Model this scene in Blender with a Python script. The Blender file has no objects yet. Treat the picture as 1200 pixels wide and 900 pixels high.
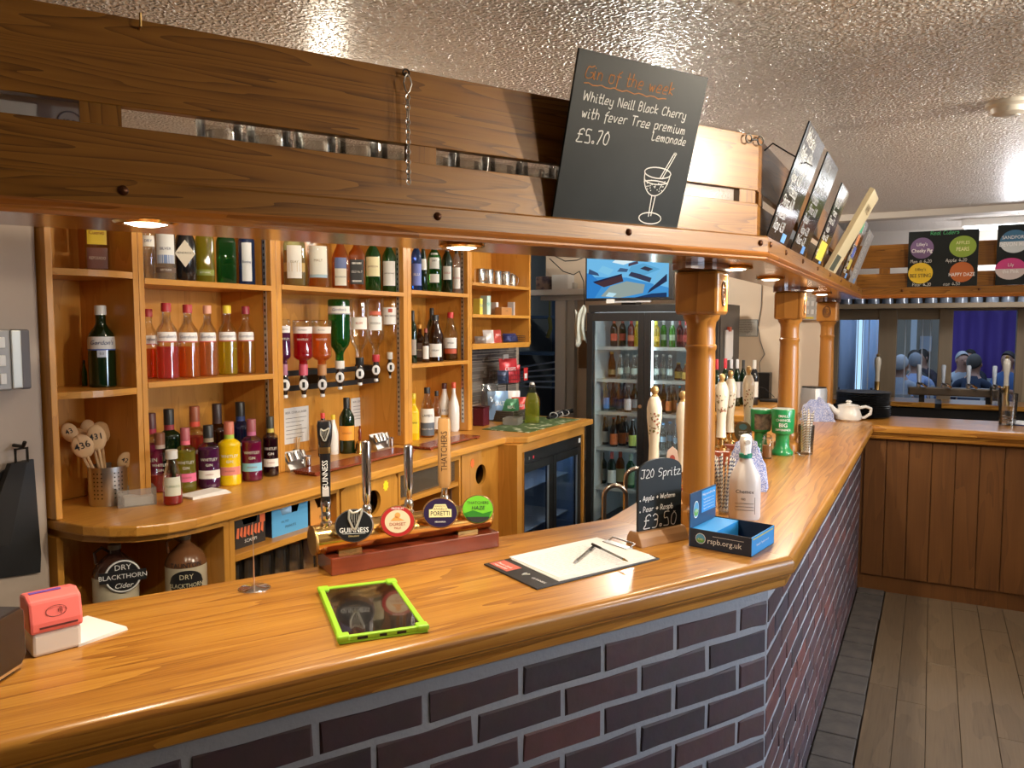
import bpy, bmesh, math, random
from mathutils import Vector, Matrix
random.seed(7)
PI = math.pi
sc = bpy.context.scene
COL = sc.collection

# ------------------------------------------------------------------ camera
FPX, PITCH, YAW, EYE = 910.0, math.radians(4.2), math.radians(28.4), 1.65
cam_d = bpy.data.cameras.new('camera'); cam = bpy.data.objects.new('camera', cam_d); COL.objects.link(cam)
cam_d.sensor_width = 36.0; cam_d.lens = FPX / 1200.0 * 36.0; cam_d.clip_start = 0.05
FW = Vector((-math.sin(YAW) * math.cos(PITCH), math.cos(YAW) * math.cos(PITCH), -math.sin(PITCH)))
RT = Vector((math.cos(YAW), math.sin(YAW), 0)); UP = RT.cross(FW)
CAM = Vector((0, 0, EYE))
cam.matrix_world = Matrix(((RT.x, UP.x, -FW.x, 0), (RT.y, UP.y, -FW.y, 0), (RT.z, UP.z, -FW.z, EYE), (0, 0, 0, 1)))
sc.camera = cam

# a pixel gives a direction; the plane it is cut with gives the distance
def ray(px, py): return FW + RT * ((px - 600) / FPX) - UP * ((py - 450) / FPX)
def onz(px, py, z): d = ray(px, py); return CAM + d * ((z - EYE) / d.z)
def onx(px, py, X): d = ray(px, py); return CAM + d * (X / d.x)
def ony(px, py, Y): d = ray(px, py); return CAM + d * (Y / d.y)
def onp(px, py, p, n): d = ray(px, py); return CAM + d * ((Vector(p) - CAM).dot(Vector(n)) / d.dot(Vector(n)))
def depth(p): return (Vector(p) - CAM).dot(FW)

# ------------------------------------------------------------------ world, lights, exposure
sc.view_settings.view_transform = 'Standard'
sc.view_settings.look = 'None'
sc.view_settings.gamma = 1.0
sc.view_settings.use_curve_mapping = False
sc.view_settings.exposure = -0.10
sc.cycles.use_denoising = True
sc.cycles.max_bounces = 10
sc.cycles.transparent_max_bounces = 24
sc.cycles.sample_clamp_indirect = 6.0
w = bpy.data.worlds.new('world'); sc.world = w; w.use_nodes = True
w.node_tree.nodes['Background'].inputs[0].default_value = (1.0, 0.86, 0.72, 1)
w.node_tree.nodes['Background'].inputs[1].default_value = 0.03

def light(name, kind, loc, power, col, size=0.05, aim=None, spot=None, blend=.5, sizey=None):
    l = bpy.data.lights.new(name, kind); o = bpy.data.objects.new(name, l); COL.objects.link(o)
    o.location = loc; l.energy = power; l.color = col
    if kind == 'AREA':
        l.size = size
        if sizey: l.shape = 'RECTANGLE'; l.size_y = sizey
    else: l.shadow_soft_size = size
    if kind == 'SPOT': l.spot_size = math.radians(spot or 90); l.spot_blend = blend
    if aim is not None:
        o.rotation_euler = (Vector(aim) - Vector(loc)).to_track_quat('-Z', 'Y').to_euler()
    return o
LAMP = (1.0, .86, .66)
# assumed track spots over the customers' side, right of the view: they rake the ceiling and the canopy planks
TRACK = [(0.85, 2.15, 2.31), (1.25, 2.95, 2.29)]
light('track_light', 'SPOT', TRACK[0], 158, LAMP, .022, (-.38, 2.05, 1.9), 62, 1.0)
light('track_light', 'SPOT', TRACK[1], 150, LAMP, .022, (-.2, 3.7, 1.6), 96, .9)
# unseen fill lamps added on the customers' side to brighten the ceiling
CEILING_FILLS = [(2.6, 1.5, 1.85), (2.9, 3.6, 1.85)]
for p_ in CEILING_FILLS: light('added_ceiling_fill', 'SPOT', p_, 155, LAMP, .06, (p_[0] - 1.5, p_[1], 3.4), 150, .6)
# unseen cool fill lights assumed by the right wall, for the bricks and ceiling
light('assumed_brick_fill', 'AREA', (3.15, 2.7, 1.35), 24, (0.62, 0.78, 1.0), .9, (-.2, 3.0, .5), sizey=.9).data.spread = math.radians(62)
light('assumed_ceiling_fill', 'AREA', (3.15, 4.4, 1.9), 36, (0.78, 0.88, 1.0), 1.3, (.2, 4.2, 2.4), sizey=.6)
# small unseen spots assumed on the back of the canopy, aimed at the back bar (their fittings are built with the canopy)
BACKSPOTS = [((-1.20, 1.02, 2.10), (-2.6, 1.75, 1.35)), ((-.86, 1.66, 2.10), (-2.6, 2.62, 1.42)), ((-.53, 2.55, 2.10), (-2.6, 2.95, 1.40)), ((-.53, 3.55, 2.10), (-2.6, 3.9, 1.35))]
for p_, a_ in BACKSPOTS: light('back_bar_spot', 'SPOT', p_, (5, 42, 56, 46)[BACKSPOTS.index((p_, a_))], LAMP, .018, a_, 66, .8)
# unseen lamps added over the serving aisle to brighten end wall and ceiling
AISLE = (-1.45, 4.45, 2.30)
light('added_aisle_lamp', 'POINT', AISLE, 46, (1.0, .92, .80), .07)
AISLE2 = (-1.72, 1.95, 2.26)
light('added_aisle_lamp', 'POINT', AISLE2, 7, LAMP, .05)
# unseen lamps assumed for the function room, second bar and store room
light('function_room_light', 'AREA', (0.3, 11.0, 2.75), 100, (.52, .70, 1.0), 4.5)
light('second_bar_light', 'POINT', (0.5, 6.4, 2.1), 15, (.95, .95, 1.0), .1)
light('store_light', 'POINT', (-2.9, 6.6, 2.3), 16, (.6, .78, 1.0), .1)

# ------------------------------------------------------------------ mesh helpers
class MB:
    def __init__(s): s.v = []; s.f = []; s.mi = []; s.cur = 0
    def mat(s, i): s.cur = i; return s
    def add(s, vs, fs):
        b = len(s.v); s.v += [tuple(x) for x in vs]
        for f in fs: s.f.append(tuple(b + i for i in f)); s.mi.append(s.cur)
        return s
    def box(s, x0, x1, y0, y1, z0, z1, M=None):
        vs = [Vector((x, y, z)) for z in (z0, z1) for x, y in ((x0, y0), (x1, y0), (x1, y1), (x0, y1))]
        if M: vs = [M @ v for v in vs]
        return s.add(vs, [(3, 2, 1, 0), (4, 5, 6, 7), (0, 1, 5, 4), (1, 2, 6, 5), (2, 3, 7, 6), (3, 0, 4, 7)])
    def cbox(s, c, d, M=None):
        return s.box(c[0] - d[0] / 2, c[0] + d[0] / 2, c[1] - d[1] / 2, c[1] + d[1] / 2, c[2] - d[2] / 2, c[2] + d[2] / 2, M)
    def lathe(s, prof, seg=24, M=None, sq=0, ex=1, ey=1, cap=True, a0=0, a1=None):
        full = a1 is None; a1 = a0 + 2 * PI if full else a1
        n = seg if full else seg + 1; vs = []
        for r, z in prof:
            for k in range(n):
                a = a0 + (a1 - a0) * k / seg; c, q = math.cos(a), math.sin(a)
                rr = r / ((abs(c) ** sq + abs(q) ** sq) ** (1.0 / sq)) if sq else r
                vs.append(Vector((rr * c * ex, rr * q * ey, z)))
        if M: vs = [M @ v for v in vs]
        fs = []
        for i in range(len(prof) - 1):
            for k in range(n if full else n - 1):
                k2 = (k + 1) % n
                fs.append((i * n + k, i * n + k2, (i + 1) * n + k2, (i + 1) * n + k))
        if cap and full:
            if prof[0][0] > 1e-6: fs.append(tuple(range(n - 1, -1, -1)))
            if prof[-1][0] > 1e-6: fs.append(tuple((len(prof) - 1) * n + k for k in range(n)))
        return s.add(vs, fs)
    def cyl(s, p, q, r, seg=16, r2=None):
        p, q = Vector(p), Vector(q); d = q - p
        M = Matrix.Translation(p) @ d.to_track_quat('Z', 'Y').to_matrix().to_4x4()
        return s.lathe([(r, 0), (r if r2 is None else r2, d.length)], seg, M)
    def tube(s, pts, r, seg=8, closed=False, rs=None):
        pts = [Vector(p) for p in pts]; n = len(pts); vs = []; prev = None
        for i, p in enumerate(pts):
            if closed: t = pts[(i + 1) % n] - pts[i - 1]
            else: t = pts[min(i + 1, n - 1)] - pts[max(i - 1, 0)]
            t.normalize()
            if prev is None: u = t.orthogonal().normalized()
            else:
                u = prev - t * prev.dot(t)
                u = u.normalized() if u.length > 1e-6 else t.orthogonal().normalized()
            prev = u; v = t.cross(u); rr = rs[i] if rs else r
            for k in range(seg):
                a = 2 * PI * k / seg; vs.append(p + (u * math.cos(a) + v * math.sin(a)) * rr)
        fs = []
        for i in range(n if closed else n - 1):
            j = (i + 1) % n
            for k in range(seg): fs.append((i * seg + k, i * seg + (k + 1) % seg, j * seg + (k + 1) % seg, j * seg + k))
        if not closed: fs += [tuple(range(seg - 1, -1, -1)), tuple((n - 1) * seg + k for k in range(seg))]
        return s.add(vs, fs)
    def prism(s, poly, z0, z1, M=None):
        n = len(poly); vs = [Vector((p[0], p[1], z)) for z in (z0, z1) for p in poly]
        if M: vs = [M @ v for v in vs]
        return s.add(vs, [tuple(range(n - 1, -1, -1)), tuple(range(n, 2 * n))] + [(i, (i + 1) % n, n + (i + 1) % n, n + i) for i in range(n)])
    def quad(s, a, b, c, d): return s.add([a, b, c, d], [(0, 1, 2, 3)])
    def mesh(s, name):
        m = bpy.data.meshes.new(name); m.from_pydata(s.v, [], s.f); m.validate(); m.update()
        for p, i in zip(m.polygons, s.mi): p.material_index = i
        return m
    def build(s, name, mat, parent=None, smooth=False, bevel=0, loc=None, rot=None, M=None, seg=2, label=None):
        o = bpy.data.objects.new(name, s.mesh(name)); COL.objects.link(o)
        return fin(o, mat, parent, smooth, bevel, loc, rot, M, seg, label)

def fin(o, mat, parent=None, smooth=False, bevel=0, loc=None, rot=None, M=None, seg=2, label=None):
    for m in (mat if isinstance(mat, (list, tuple)) else [mat]):
        if m is not None: o.data.materials.append(m)
    if parent is not None: o.parent = parent
    if M is not None: o.matrix_local = M
    if loc is not None: o.location = loc
    if rot is not None: o.rotation_euler = rot
    if label: o['label'] = label
    if smooth:
        o.data.polygons.foreach_set('use_smooth', [True] * len(o.data.polygons))
        try: o.data.set_sharp_from_angle(angle=math.radians(38))
        except Exception: pass
    if bevel:
        b = o.modifiers.new('bevel', 'BEVEL'); b.width = bevel; b.segments = seg; b.limit_method = 'ANGLE'; b.angle_limit = math.radians(40)
    return o
def tag(o, label=None, cat=None, group=None, kind=None):
    if label: o['label'] = label
    if cat: o['category'] = cat
    if group: o['group'] = group
    if kind: o['kind'] = kind
    return o
def thing(name, label, cat, loc=(0, 0, 0), rz=0, group=None, rot=None):
    o = bpy.data.objects.new(name, None); COL.objects.link(o); o.empty_display_size = .05
    o.location = loc; o.rotation_euler = rot or (0, 0, rz)
    return tag(o, label, cat, group)
def struct(o): o['kind'] = 'structure'; return o
def part(name, parent, mat, x0, x1, y0, y1, z0, z1, bevel=.0, M=None, label=None, seg=2):
    "a box with its origin at its own centre (grain runs in its own frame)"
    c = Vector(((x0 + x1) / 2, (y0 + y1) / 2, (z0 + z1) / 2))
    o = MB().cbox((0, 0, 0), (x1 - x0, y1 - y0, z1 - z0)).build(name, mat, parent, bevel=bevel, seg=seg, label=label)
    o.matrix_local = (M or Matrix()) @ Matrix.Translation(c)
    return o
def dup(o, parent=None):
    c = o.copy(); COL.objects.link(c); c.parent = parent
    for ch in o.children: dup(ch, c).matrix_local = ch.matrix_local
    return c
def RZ(a): return Matrix.Rotation(a, 4, 'Z')
def RX(a): return Matrix.Rotation(a, 4, 'X')
def RY(a): return Matrix.Rotation(a, 4, 'Y')
def T(x, y=0, z=0): return Matrix.Translation(Vector((x, y, z)) if not isinstance(x, Vector) else x)
def face_cam(p): return math.atan2(-p[1], -p[0])          # local +X looks at the viewer's side
def frame2(p, q):
    "local frame on a level surface: origin p, X towards q, Z up"
    p, q = Vector(p), Vector(q); a = math.atan2(q.y - p.y, q.x - p.x)
    return T(p) @ RZ(a), (q - p).length

# ------------------------------------------------------------------ materials
MATS = {}
def nt(name):
    m = bpy.data.materials.new(name); m.use_nodes = True; n = m.node_tree; n.nodes.clear()
    out = n.nodes.new('ShaderNodeOutputMaterial'); return m, n, out
def node(n, t, **kw):
    x = n.nodes.new(t)
    for k, v in kw.items():
        if k.startswith('i_'):
            key = k[2:]; x.inputs[int(key) if key.isdigit() else key].default_value = v
        else: setattr(x, k, v)
    return x
def c4(c): return (c[0], c[1], c[2], 1)
def S(r, g, b):
    "sRGB 0-255 to linear"
    def f(u): u /= 255.0; return u / 12.92 if u <= .04045 else ((u + .055) / 1.055) ** 2.4
    return (f(r), f(g), f(b))
def pm(name, col, rough=.5, metal=0.0, spec=.5, bump=None, coat=0.0, emit=None, noise=None, sss=0):
    if name in MATS: return MATS[name]
    m, n, out = nt(name); p = node(n, 'ShaderNodeBsdfPrincipled')
    p.inputs['Base Color'].default_value = c4(col); p.inputs['Roughness'].default_value = rough
    p.inputs['Metallic'].default_value = metal; p.inputs['Specular IOR Level'].default_value = spec
    if coat: p.inputs['Coat Weight'].default_value = coat; p.inputs['Coat Roughness'].default_value = .15
    if emit: p.inputs['Emission Color'].default_value = c4(emit[0]); p.inputs['Emission Strength'].default_value = emit[1]
    n.links.new(p.outputs[0], out.inputs[0])
    if noise or bump:
        tc = node(n, 'ShaderNodeTexCoord')
    if noise:     # (scale, second colour, sharpness lo, hi)
        t = node(n, 'ShaderNodeTexNoise', i_Scale=noise[0], i_Detail=5.0); n.links.new(tc.outputs['Object'], t.inputs['Vector'])
        r = node(n, 'ShaderNodeValToRGB'); r.color_ramp.elements[0].position = noise[2]; r.color_ramp.elements[1].position = noise[3]
        r.color_ramp.elements[0].color = c4(col); r.color_ramp.elements[1].color = c4(noise[1])
        n.links.new(t.outputs['Fac'], r.inputs[0]); n.links.new(r.outputs[0], p.inputs['Base Color'])
    if bump:      # (scale, strength, distance)
        t = node(n, 'ShaderNodeTexNoise', i_Scale=bump[0], i_Detail=3.0); n.links.new(tc.outputs['Object'], t.inputs['Vector'])
        b = node(n, 'ShaderNodeBump', i_Strength=bump[1], i_Distance=bump[2]); n.links.new(t.outputs['Fac'], b.inputs['Height'])
        n.links.new(b.outputs[0], p.inputs['Normal'])
    MATS[name] = m; return m
def wood(name, dark, mid, light_, axis='x', scale=1.0, rough=.32, coat=.35, rings=9.0, fibre=.35, along=.55, lo=.10, md=.34, hi=.82):
    key = name + '_' + axis
    if key in MATS: return MATS[key]
    m, n, out = nt(key); L = n.links.new
    p = node(n, 'ShaderNodeBsdfPrincipled'); L(p.outputs[0], out.inputs[0])
    p.inputs['Roughness'].default_value = rough; p.inputs['Coat Weight'].default_value = coat; p.inputs['Coat Roughness'].default_value = .18
    tc = node(n, 'ShaderNodeTexCoord'); oi = node(n, 'ShaderNodeObjectInfo')
    mul = node(n, 'ShaderNodeMath', operation='MULTIPLY', i_1=41.0); L(oi.outputs['Random'], mul.inputs[0])
    cx = node(n, 'ShaderNodeCombineXYZ'); [L(mul.outputs[0], cx.inputs[i]) for i in range(3)]
    ad = node(n, 'ShaderNodeVectorMath', operation='ADD'); L(tc.outputs['Object'], ad.inputs[0]); L(cx.outputs[0], ad.inputs[1])
    i = 'xyz'.index(axis)
    def sv(a, b): v = [b, b, b]; v[i] = a; return tuple(v)
    m1 = node(n, 'ShaderNodeMapping'); m1.inputs['Scale'].default_value = sv(along * scale, 4.5 * scale); L(ad.outputs[0], m1.inputs[0])
    n1 = node(n, 'ShaderNodeTexNoise', i_Scale=1.3, i_Detail=2.5, i_Distortion=.35); L(m1.outputs[0], n1.inputs['Vector'])
    k = node(n, 'ShaderNodeMath', operation='MULTIPLY', i_1=rings); L(n1.outputs['Fac'], k.inputs[0])
    h = node(n, 'ShaderNodeMath', operation='FRACT'); L(k.outputs[0], h.inputs[0])
    m2 = node(n, 'ShaderNodeMapping'); m2.inputs['Scale'].default_value = sv(5 * scale, 150 * scale); L(ad.outputs[0], m2.inputs[0])
    n2 = node(n, 'ShaderNodeTexNoise', i_Scale=1.0, i_Detail=3.0); L(m2.outputs[0], n2.inputs['Vector'])
    mx = node(n, 'ShaderNodeMix', data_type='FLOAT', i_0=fibre); L(h.outputs[0], mx.inputs[2]); L(n2.outputs['Fac'], mx.inputs[3])
    r = node(n, 'ShaderNodeValToRGB'); e = r.color_ramp.elements
    e[0].position = lo; e[0].color = c4(dark); e[1].position = hi; e[1].color = c4(light_)
    x = e.new(md); x.color = c4(mid); L(mx.outputs[0], r.inputs[0]); L(r.outputs[0], p.inputs['Base Color'])
    b = node(n, 'ShaderNodeBump', i_Strength=.12, i_Distance=.002); L(n2.outputs['Fac'], b.inputs['Height']); L(b.outputs[0], p.inputs['Normal'])
    MATS[key] = m; return m
def glass(name, col, solid=0.0, rough=.03, refl=.5, body=None):
    "thin glass or liquid: tinted see-through, a diffuse share, and a gloss that grows at grazing angles"
    if name in MATS: return MATS[name]
    m, n, out = nt(name); L = n.links.new
    tr = node(n, 'ShaderNodeBsdfTransparent'); tr.inputs[0].default_value = c4(col)
    a = tr
    if solid:
        df = node(n, 'ShaderNodeBsdfDiffuse'); df.inputs[0].default_value = c4(body or col)
        tl = node(n, 'ShaderNodeBsdfTranslucent'); tl.inputs[0].default_value = c4(body or col)
        m0 = node(n, 'ShaderNodeMixShader', i_0=.45); L(df.outputs[0], m0.inputs[1]); L(tl.outputs[0], m0.inputs[2])
        m1 = node(n, 'ShaderNodeMixShader', i_0=solid); L(tr.outputs[0], m1.inputs[1]); L(m0.outputs[0], m1.inputs[2]); a = m1
    gl = node(n, 'ShaderNodeBsdfAnisotropic') if False else node(n, 'ShaderNodeBsdfGlossy')
    gl.inputs['Roughness'].default_value = rough
    lw = node(n, 'ShaderNodeLayerWeight', i_Blend=.35)
    k = node(n, 'ShaderNodeMath', operation='MULTIPLY_ADD', i_1=refl, i_2=.05, use_clamp=True); L(lw.outputs['Fresnel'], k.inputs[0])
    ms = node(n, 'ShaderNodeMixShader'); L(k.outputs[0], ms.inputs[0]); L(a.outputs[0], ms.inputs[1]); L(gl.outputs[0], ms.inputs[2])
    L(ms.outputs[0], out.inputs[0]); MATS[name] = m; return m
def emi(name, col, s=1.0):
    if name in MATS: return MATS[name]
    m, n, out = nt(name); e = node(n, 'ShaderNodeEmission', i_Strength=s); e.inputs[0].default_value = c4(col)
    n.links.new(e.outputs[0], out.inputs[0]); MATS[name] = m; return m

OAKC = ((.23, .078, .010), (.40, .162, .021), (.53, .245, .037))
PINE = ((.44, .175, .022), (.56, .245, .035), (.63, .295, .050))
def oak(ax='x'): return wood('honey_oak', *OAKC, axis=ax, rings=14, scale=1.2, fibre=.62, along=.30, lo=.22, md=.42, hi=.76)
def ply(ax='x'): return wood('orange_beech', *PINE, axis=ax, rings=6, fibre=.55, scale=1.4, coat=.25, rough=.38)
def plank_oak(ax='x'): return wood('figured_oak', (.078, .026, .004), (.225, .090, .011), (.300, .128, .019), axis=ax, rings=22, scale=1.9, along=.28, fibre=.40)
def panelw(ax='z'): return wood('red_brown_panel', (.085, .029, .006), (.135, .050, .010), (.175, .068, .015), axis=ax, rings=6, fibre=.6, coat=.05, rough=.5)
def floorw(ax='y'): return wood('worn_floor', (.075, .052, .030), (.135, .092, .052), (.175, .122, .070), axis=ax, rings=2, fibre=.7, along=1.2, coat=0, rough=.5)
MAHOG = lambda ax='x': wood('mahogany', (.12, .020, .010), (.19, .034, .014), (.24, .046, .018), axis=ax, rings=3, coat=.5, rough=.25, fibre=.6)
blk = pm('black_plastic', (.012, .012, .013), .4)
blkg = pm('black_gloss', (.008, .008, .01), .12, coat=.5)
wht = pm('white_plastic', (.8, .8, .78), .35)
paper = pm('white_paper', (.82, .80, .77), .8)
chrome = pm('chrome', (.85, .85, .87), .08, 1)
steel = pm('brushed_steel', (.62, .61, .59), .3, 1)
brass = pm('polished_brass', (.80, .53, .20), .17, 1)
brassd = pm('aged_brass', (.45, .28, .10), .35, 1)
iron = pm('dark_iron', (.05, .045, .04), .45, .8)
slate = pm('chalkboard_black', (.012, .015, .016), .42, spec=.25, noise=(3, (.022, .027, .029), .45, .75))
chalk = pm('white_chalk', (.80, .80, .78), .9)
chalko = pm('orange_chalk', (.55, .22, .06), .9)
ink = pm('black_ink', (.015, .015, .015), .7)
inkw = pm('white_print', (.82, .82, .80), .6)
cream = pm('cream_wall', S(212, 196, 178), .75, bump=(18, .12, .004))
gclear = glass('clear_glass', (.97, .98, .97), 0)

# ------------------------------------------------------------------ lettering
TXT = {}
def text_mesh(s, size, shear=0.0, bold=0.0):
    key = (s, round(size, 5), shear, bold)
    if key not in TXT:
        c = bpy.data.curves.new('lettering', 'FONT'); c.body = s; c.size = size; c.align_x = 'CENTER'; c.align_y = 'CENTER'
        c.shear = shear; c.offset = bold * size; c.resolution_u = 2; c.fill_mode = 'FRONT'
        o = bpy.data.objects.new('lettering', c); COL.objects.link(o)
        me = bpy.data.meshes.new_from_object(o, depsgraph=None)
        bpy.data.objects.remove(o); bpy.data.curves.remove(c); me.materials.clear(); TXT[key] = me
    return TXT[key].copy()
def letters(parent, s, size, mat, M, shear=0, bold=0, wx=1.0, name='lettering'):
    "flat lettering: text plane = local XY of M, reading along +X"
    me = text_mesh(s, size, shear, bold)
    if wx != 1.0:
        for v in me.vertices: v.co.x *= wx
    o = bpy.data.objects.new(name, me); COL.objects.link(o); me.materials.append(mat)
    o.parent = parent; o.matrix_local = M; return o
def bent(parent, s, size, mat, r, z, ang=0.0, shear=0, bold=0, wx=1.0, vertical=False, name='lettering', ry=None):
    "lettering wrapped on an upright cylinder of radius r, centred on angle ang (0 = local +X)"
    me = text_mesh(s, size, shear, bold)
    for v in me.vertices:
        x, y = v.co.x * wx, v.co.y
        if vertical: x, y = -y, x
        a = ang + x / r; v.co = (r * math.cos(a), r * math.sin(a), z + y)
    o = bpy.data.objects.new(name, me); COL.objects.link(o); me.materials.append(mat); o.parent = parent; return o
FRONT = Matrix(((0, 0, 1, 0), (1, 0, 0, 0), (0, 1, 0, 0), (0, 0, 0, 1)))   # text plane facing local +X, reading along +Y

# handwriting: single-stroke letters on a 0..4 wide grid, x-height 4, capitals 7
GL = {
 'G': (5, ['57 36 16 03 01 10 30 51 53 33']), 'i': (1.5, ['04 00 10', '056 06']), 'n': (4, ['04 00', '02 14 24 33 30']), 'o': (4, ['24 04 00 30 34 14']),
 'f': (3, ['37 26 15 1-2', '04 34']), 't': (3, ['17 10 30', '04 34']), 'h': (4, ['07 00', '02 14 24 33 30']), 'e': (4, ['02 32 34 14 02 00 30']),
 'w': (5, ['04 10 23 30 44']), 'k': (4, ['07 00', '34 02 30']), 'W': (7, ['07 10 35 50 67']), 'l': (1.5, ['07 00 10']), 'y': (4, ['04 01 10 30', '34 3-2 1-3 0-2']),
 'N': (5, ['00 07 40 47']), 'B': (4.5, ['00 07 27 36 35 24 04 24 33 31 20 00']), 'a': (4, ['33 24 14 02 00 20 33 34 30']), 'c': (3.6, ['33 24 04 00 20 31']),
 'C': (4.6, ['46 27 05 01 20 41']), 'r': (3, ['04 00', '02 14 34']), 'v': (3.6, ['04 10 34']), 'T': (5, ['07 57', '27 20']), 'p': (4, ['04 0-3', '03 14 34 31 10 01']),
 'm': (5.4, ['04 00', '02 14 23 20', '22 34 43 40']), 'u': (4, ['04 01 10 20 33', '34 30']), 'L': (4, ['07 00 30']), 'd': (4, ['33 14 01 10 31', '37 30']),
 '\u00a3': (4.6, ['46 37 16 14 12 00 40', '04 34']), '5': (4, ['37 07 04 24 32 30 00']), '.': (1.6, ['00 01 11 10 00']), '7': (4, ['07 37 10']), '0': (4.2, ['27 05 01 20 32 35 17']),
 'J': (4.4, ['07 47', '37 31 20 00 01']), '2': (4, ['06 17 36 34 00 40']), 'S': (4.2, ['46 27 06 04 33 31 10 00']), 'z': (3.6, ['04 34 00 40']), 'A': (4.8, ['00 27 40', '12 32']),
 '+': (4, ['21 25', '03 43']), 'P': (4.2, ['00 07 27 36 34 23 03']), 'R': (4.4, ['00 07 27 36 34 23 03', '13 40']), 's': (3.2, ['34 14 03 32 20 00']), 'b': (4, ['07 00 30 33 13 01']),
 '3': (4, ['06 17 36 34 14 34 31 20 00']), '4': (4, ['27 02 42', '34 20']), '1': (2.4, ['06 17 10']), '6': (4, ['37 14 01 10 31 33 03']), ' ': (2.6, []), '-': (3, ['03 23']), "'": (1.4, ['07 05']),
}
def _pts(s):
    out = []
    for tk in s.split():
        i = 2 if tk[0] == '-' else 1
        out.append((float(tk[:i]), float(tk[i:]) if len(tk[i:].lstrip('-')) == 1 else float(tk[i:]) / 10))
    return out
def _smooth(p):
    if len(p) < 3: return p
    o = []
    for i in range(len(p) - 1):
        a, b, c, d = p[max(i - 1, 0)], p[i], p[i + 1], p[min(i + 2, len(p) - 1)]
        for k in range(4):
            t = k / 4.0
            o.append(tuple(b[j] + .5 * t * (c[j] - a[j] + t * (2 * a[j] - 5 * b[j] + 4 * c[j] - d[j] + t * (3 * (b[j] - c[j]) + d[j] - a[j]))) for j in (0, 1)))
    o.append(p[-1]); return o
def scrawl(parent, lines, mat, M, wid=.0011, name='handwriting'):
    "lines: (text, x, y, unit); the strokes are thin ribbons laid on the local XY plane of M"
    b = MB()
    for s, x0, y0, u in lines:
        x = x0
        for ch in s:
            adv, strokes = GL.get(ch, (3, []))
            jy = random.uniform(-.25, .25)
            for st in strokes:
                p = _smooth(_pts(st)); p = [Vector((x + (q[0] + q[1] * .10) * u, y0 + (q[1] + jy) * u, 0)) for q in p]
                ribbon(b, p, wid)
            x += (adv + 1.1) * u
    return b.build(name, mat, parent, M=M)
def ribbon(b, p, wid):
    for i in range(len(p) - 1):
        d = p[i + 1] - p[i]
        if d.length < 1e-7: continue
        d.normalize(); nrm = Vector((-d.y, d.x, 0)) * wid; e = d * wid * .6
        b.quad(p[i] - e - nrm, p[i + 1] + e - nrm, p[i + 1] + e + nrm, p[i] - e + nrm)
def disc(b, cx, cy, rx, ry=None, seg=28, z=0):
    ry = ry or rx
    b.add([(cx + rx * math.cos(2 * PI * k / seg), cy + ry * math.sin(2 * PI * k / seg), z) for k in range(seg)], [tuple(range(seg))]); return b

# ================================================================== THE SETTING
ZC = 1.05          # bar top
def make_floor():
    fl = struct(MB().box(-6, 4.5, -3, 17, -.06, -.012).build('floor', pm('floor_base', (.05, .035, .022), .8)))
    rnd = random.Random(3)
    x = -.205
    for c in range(14):
        wd = rnd.uniform(.115, .135); y = 1.7 + rnd.uniform(-.9, 0)
        while y < 5.35:
            ln = rnd.uniform(.9, 1.7); y1 = min(y + ln, 5.36)
            part('floor_plank', fl, floorw('y'), x + .001, x + wd - .001, y, y1 - .002, -.012, 0, bevel=.0015, seg=1).data.materials[0]
            y += ln
        x += wd
    # brick kerb set in the floor along the bar
    kb = pm('kerb_brick', (.075, .066, .058), .75, bump=(40, .5, .006), noise=(9, (.12, .10, .085), .4, .7))
    y = 1.9
    while y < 5.25:
        ln = rnd.uniform(.19, .225)
        part('kerb_brick', fl, kb, -.360, -.212 + rnd.uniform(-.004, .004), y, y + ln - .008, -.012, .004 + rnd.uniform(-.002, .002), bevel=.004); y += ln
make_floor()
def artex():
    m, n, out = nt('textured_ceiling'); L = n.links.new
    p = node(n, 'ShaderNodeBsdfPrincipled'); p.inputs['Base Color'].default_value = c4((.86, .79, .72)); p.inputs['Roughness'].default_value = .30
    p.inputs['Specular IOR Level'].default_value = .6
    tc = node(n, 'ShaderNodeTexCoord')
    a = node(n, 'ShaderNodeTexNoise', i_Scale=95.0, i_Detail=.6, i_Distortion=.2); L(tc.outputs['Object'], a.inputs['Vector'])
    r = node(n, 'ShaderNodeValToRGB'); r.color_ramp.elements[0].position = .42; r.color_ramp.elements[1].position = .62; L(a.outputs['Fac'], r.inputs[0])
    b = node(n, 'ShaderNodeBump', i_Strength=1.0, i_Distance=.016); L(r.outputs[0], b.inputs['Height']); L(b.outputs[0], p.inputs['Normal']); L(p.outputs[0], out.inputs[0])
    return m
struct(part('ceiling', None, artex(), -3.0, 4.0, -3, 6.9, 2.40, 2.46))
struct(part('trim_1', None, pm('white_beam', (.62, .57, .51), .6), -2.78, 4.0, 5.70, 5.82, 2.36, 2.40))
struct(part('trim_2', None, pm('white_beam', (.62, .57, .51), .6), -.6, 4.0, 6.82, 6.95, 1.985, 2.46))
# back wall: plain to the left of the shelves, slate paper right of them
bw = struct(MB().box(-2.90, -2.78, 1.4, 5.25, 0, 2.46).build('wall_back', cream))
struct(MB().box(-2.90, -2.525, -3, 1.483, 0, 2.46).build('wall_left', pm('grey_cream_wall', S(176, 160, 146), .6, bump=(14, .25, .006)), bevel=.02, seg=4))
endw = pm('cream_paint', S(226, 208, 186), .7, bump=(25, .08, .003))
we = MB().box(-2.60, -.66, 5.72, 5.84, 0, 2.46).box(-2.78, -2.60, 5.72, 5.84, 1.98, 2.46).build('wall_end', endw); struct(we)
struct(part('wall_right', None, endw, 3.2, 3.32, -3, 6.95, 0, 2.46))
struct(part('wall_front', None, endw, -2.9, 3.2, -3.12, -3, 0, 2.46))
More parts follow.
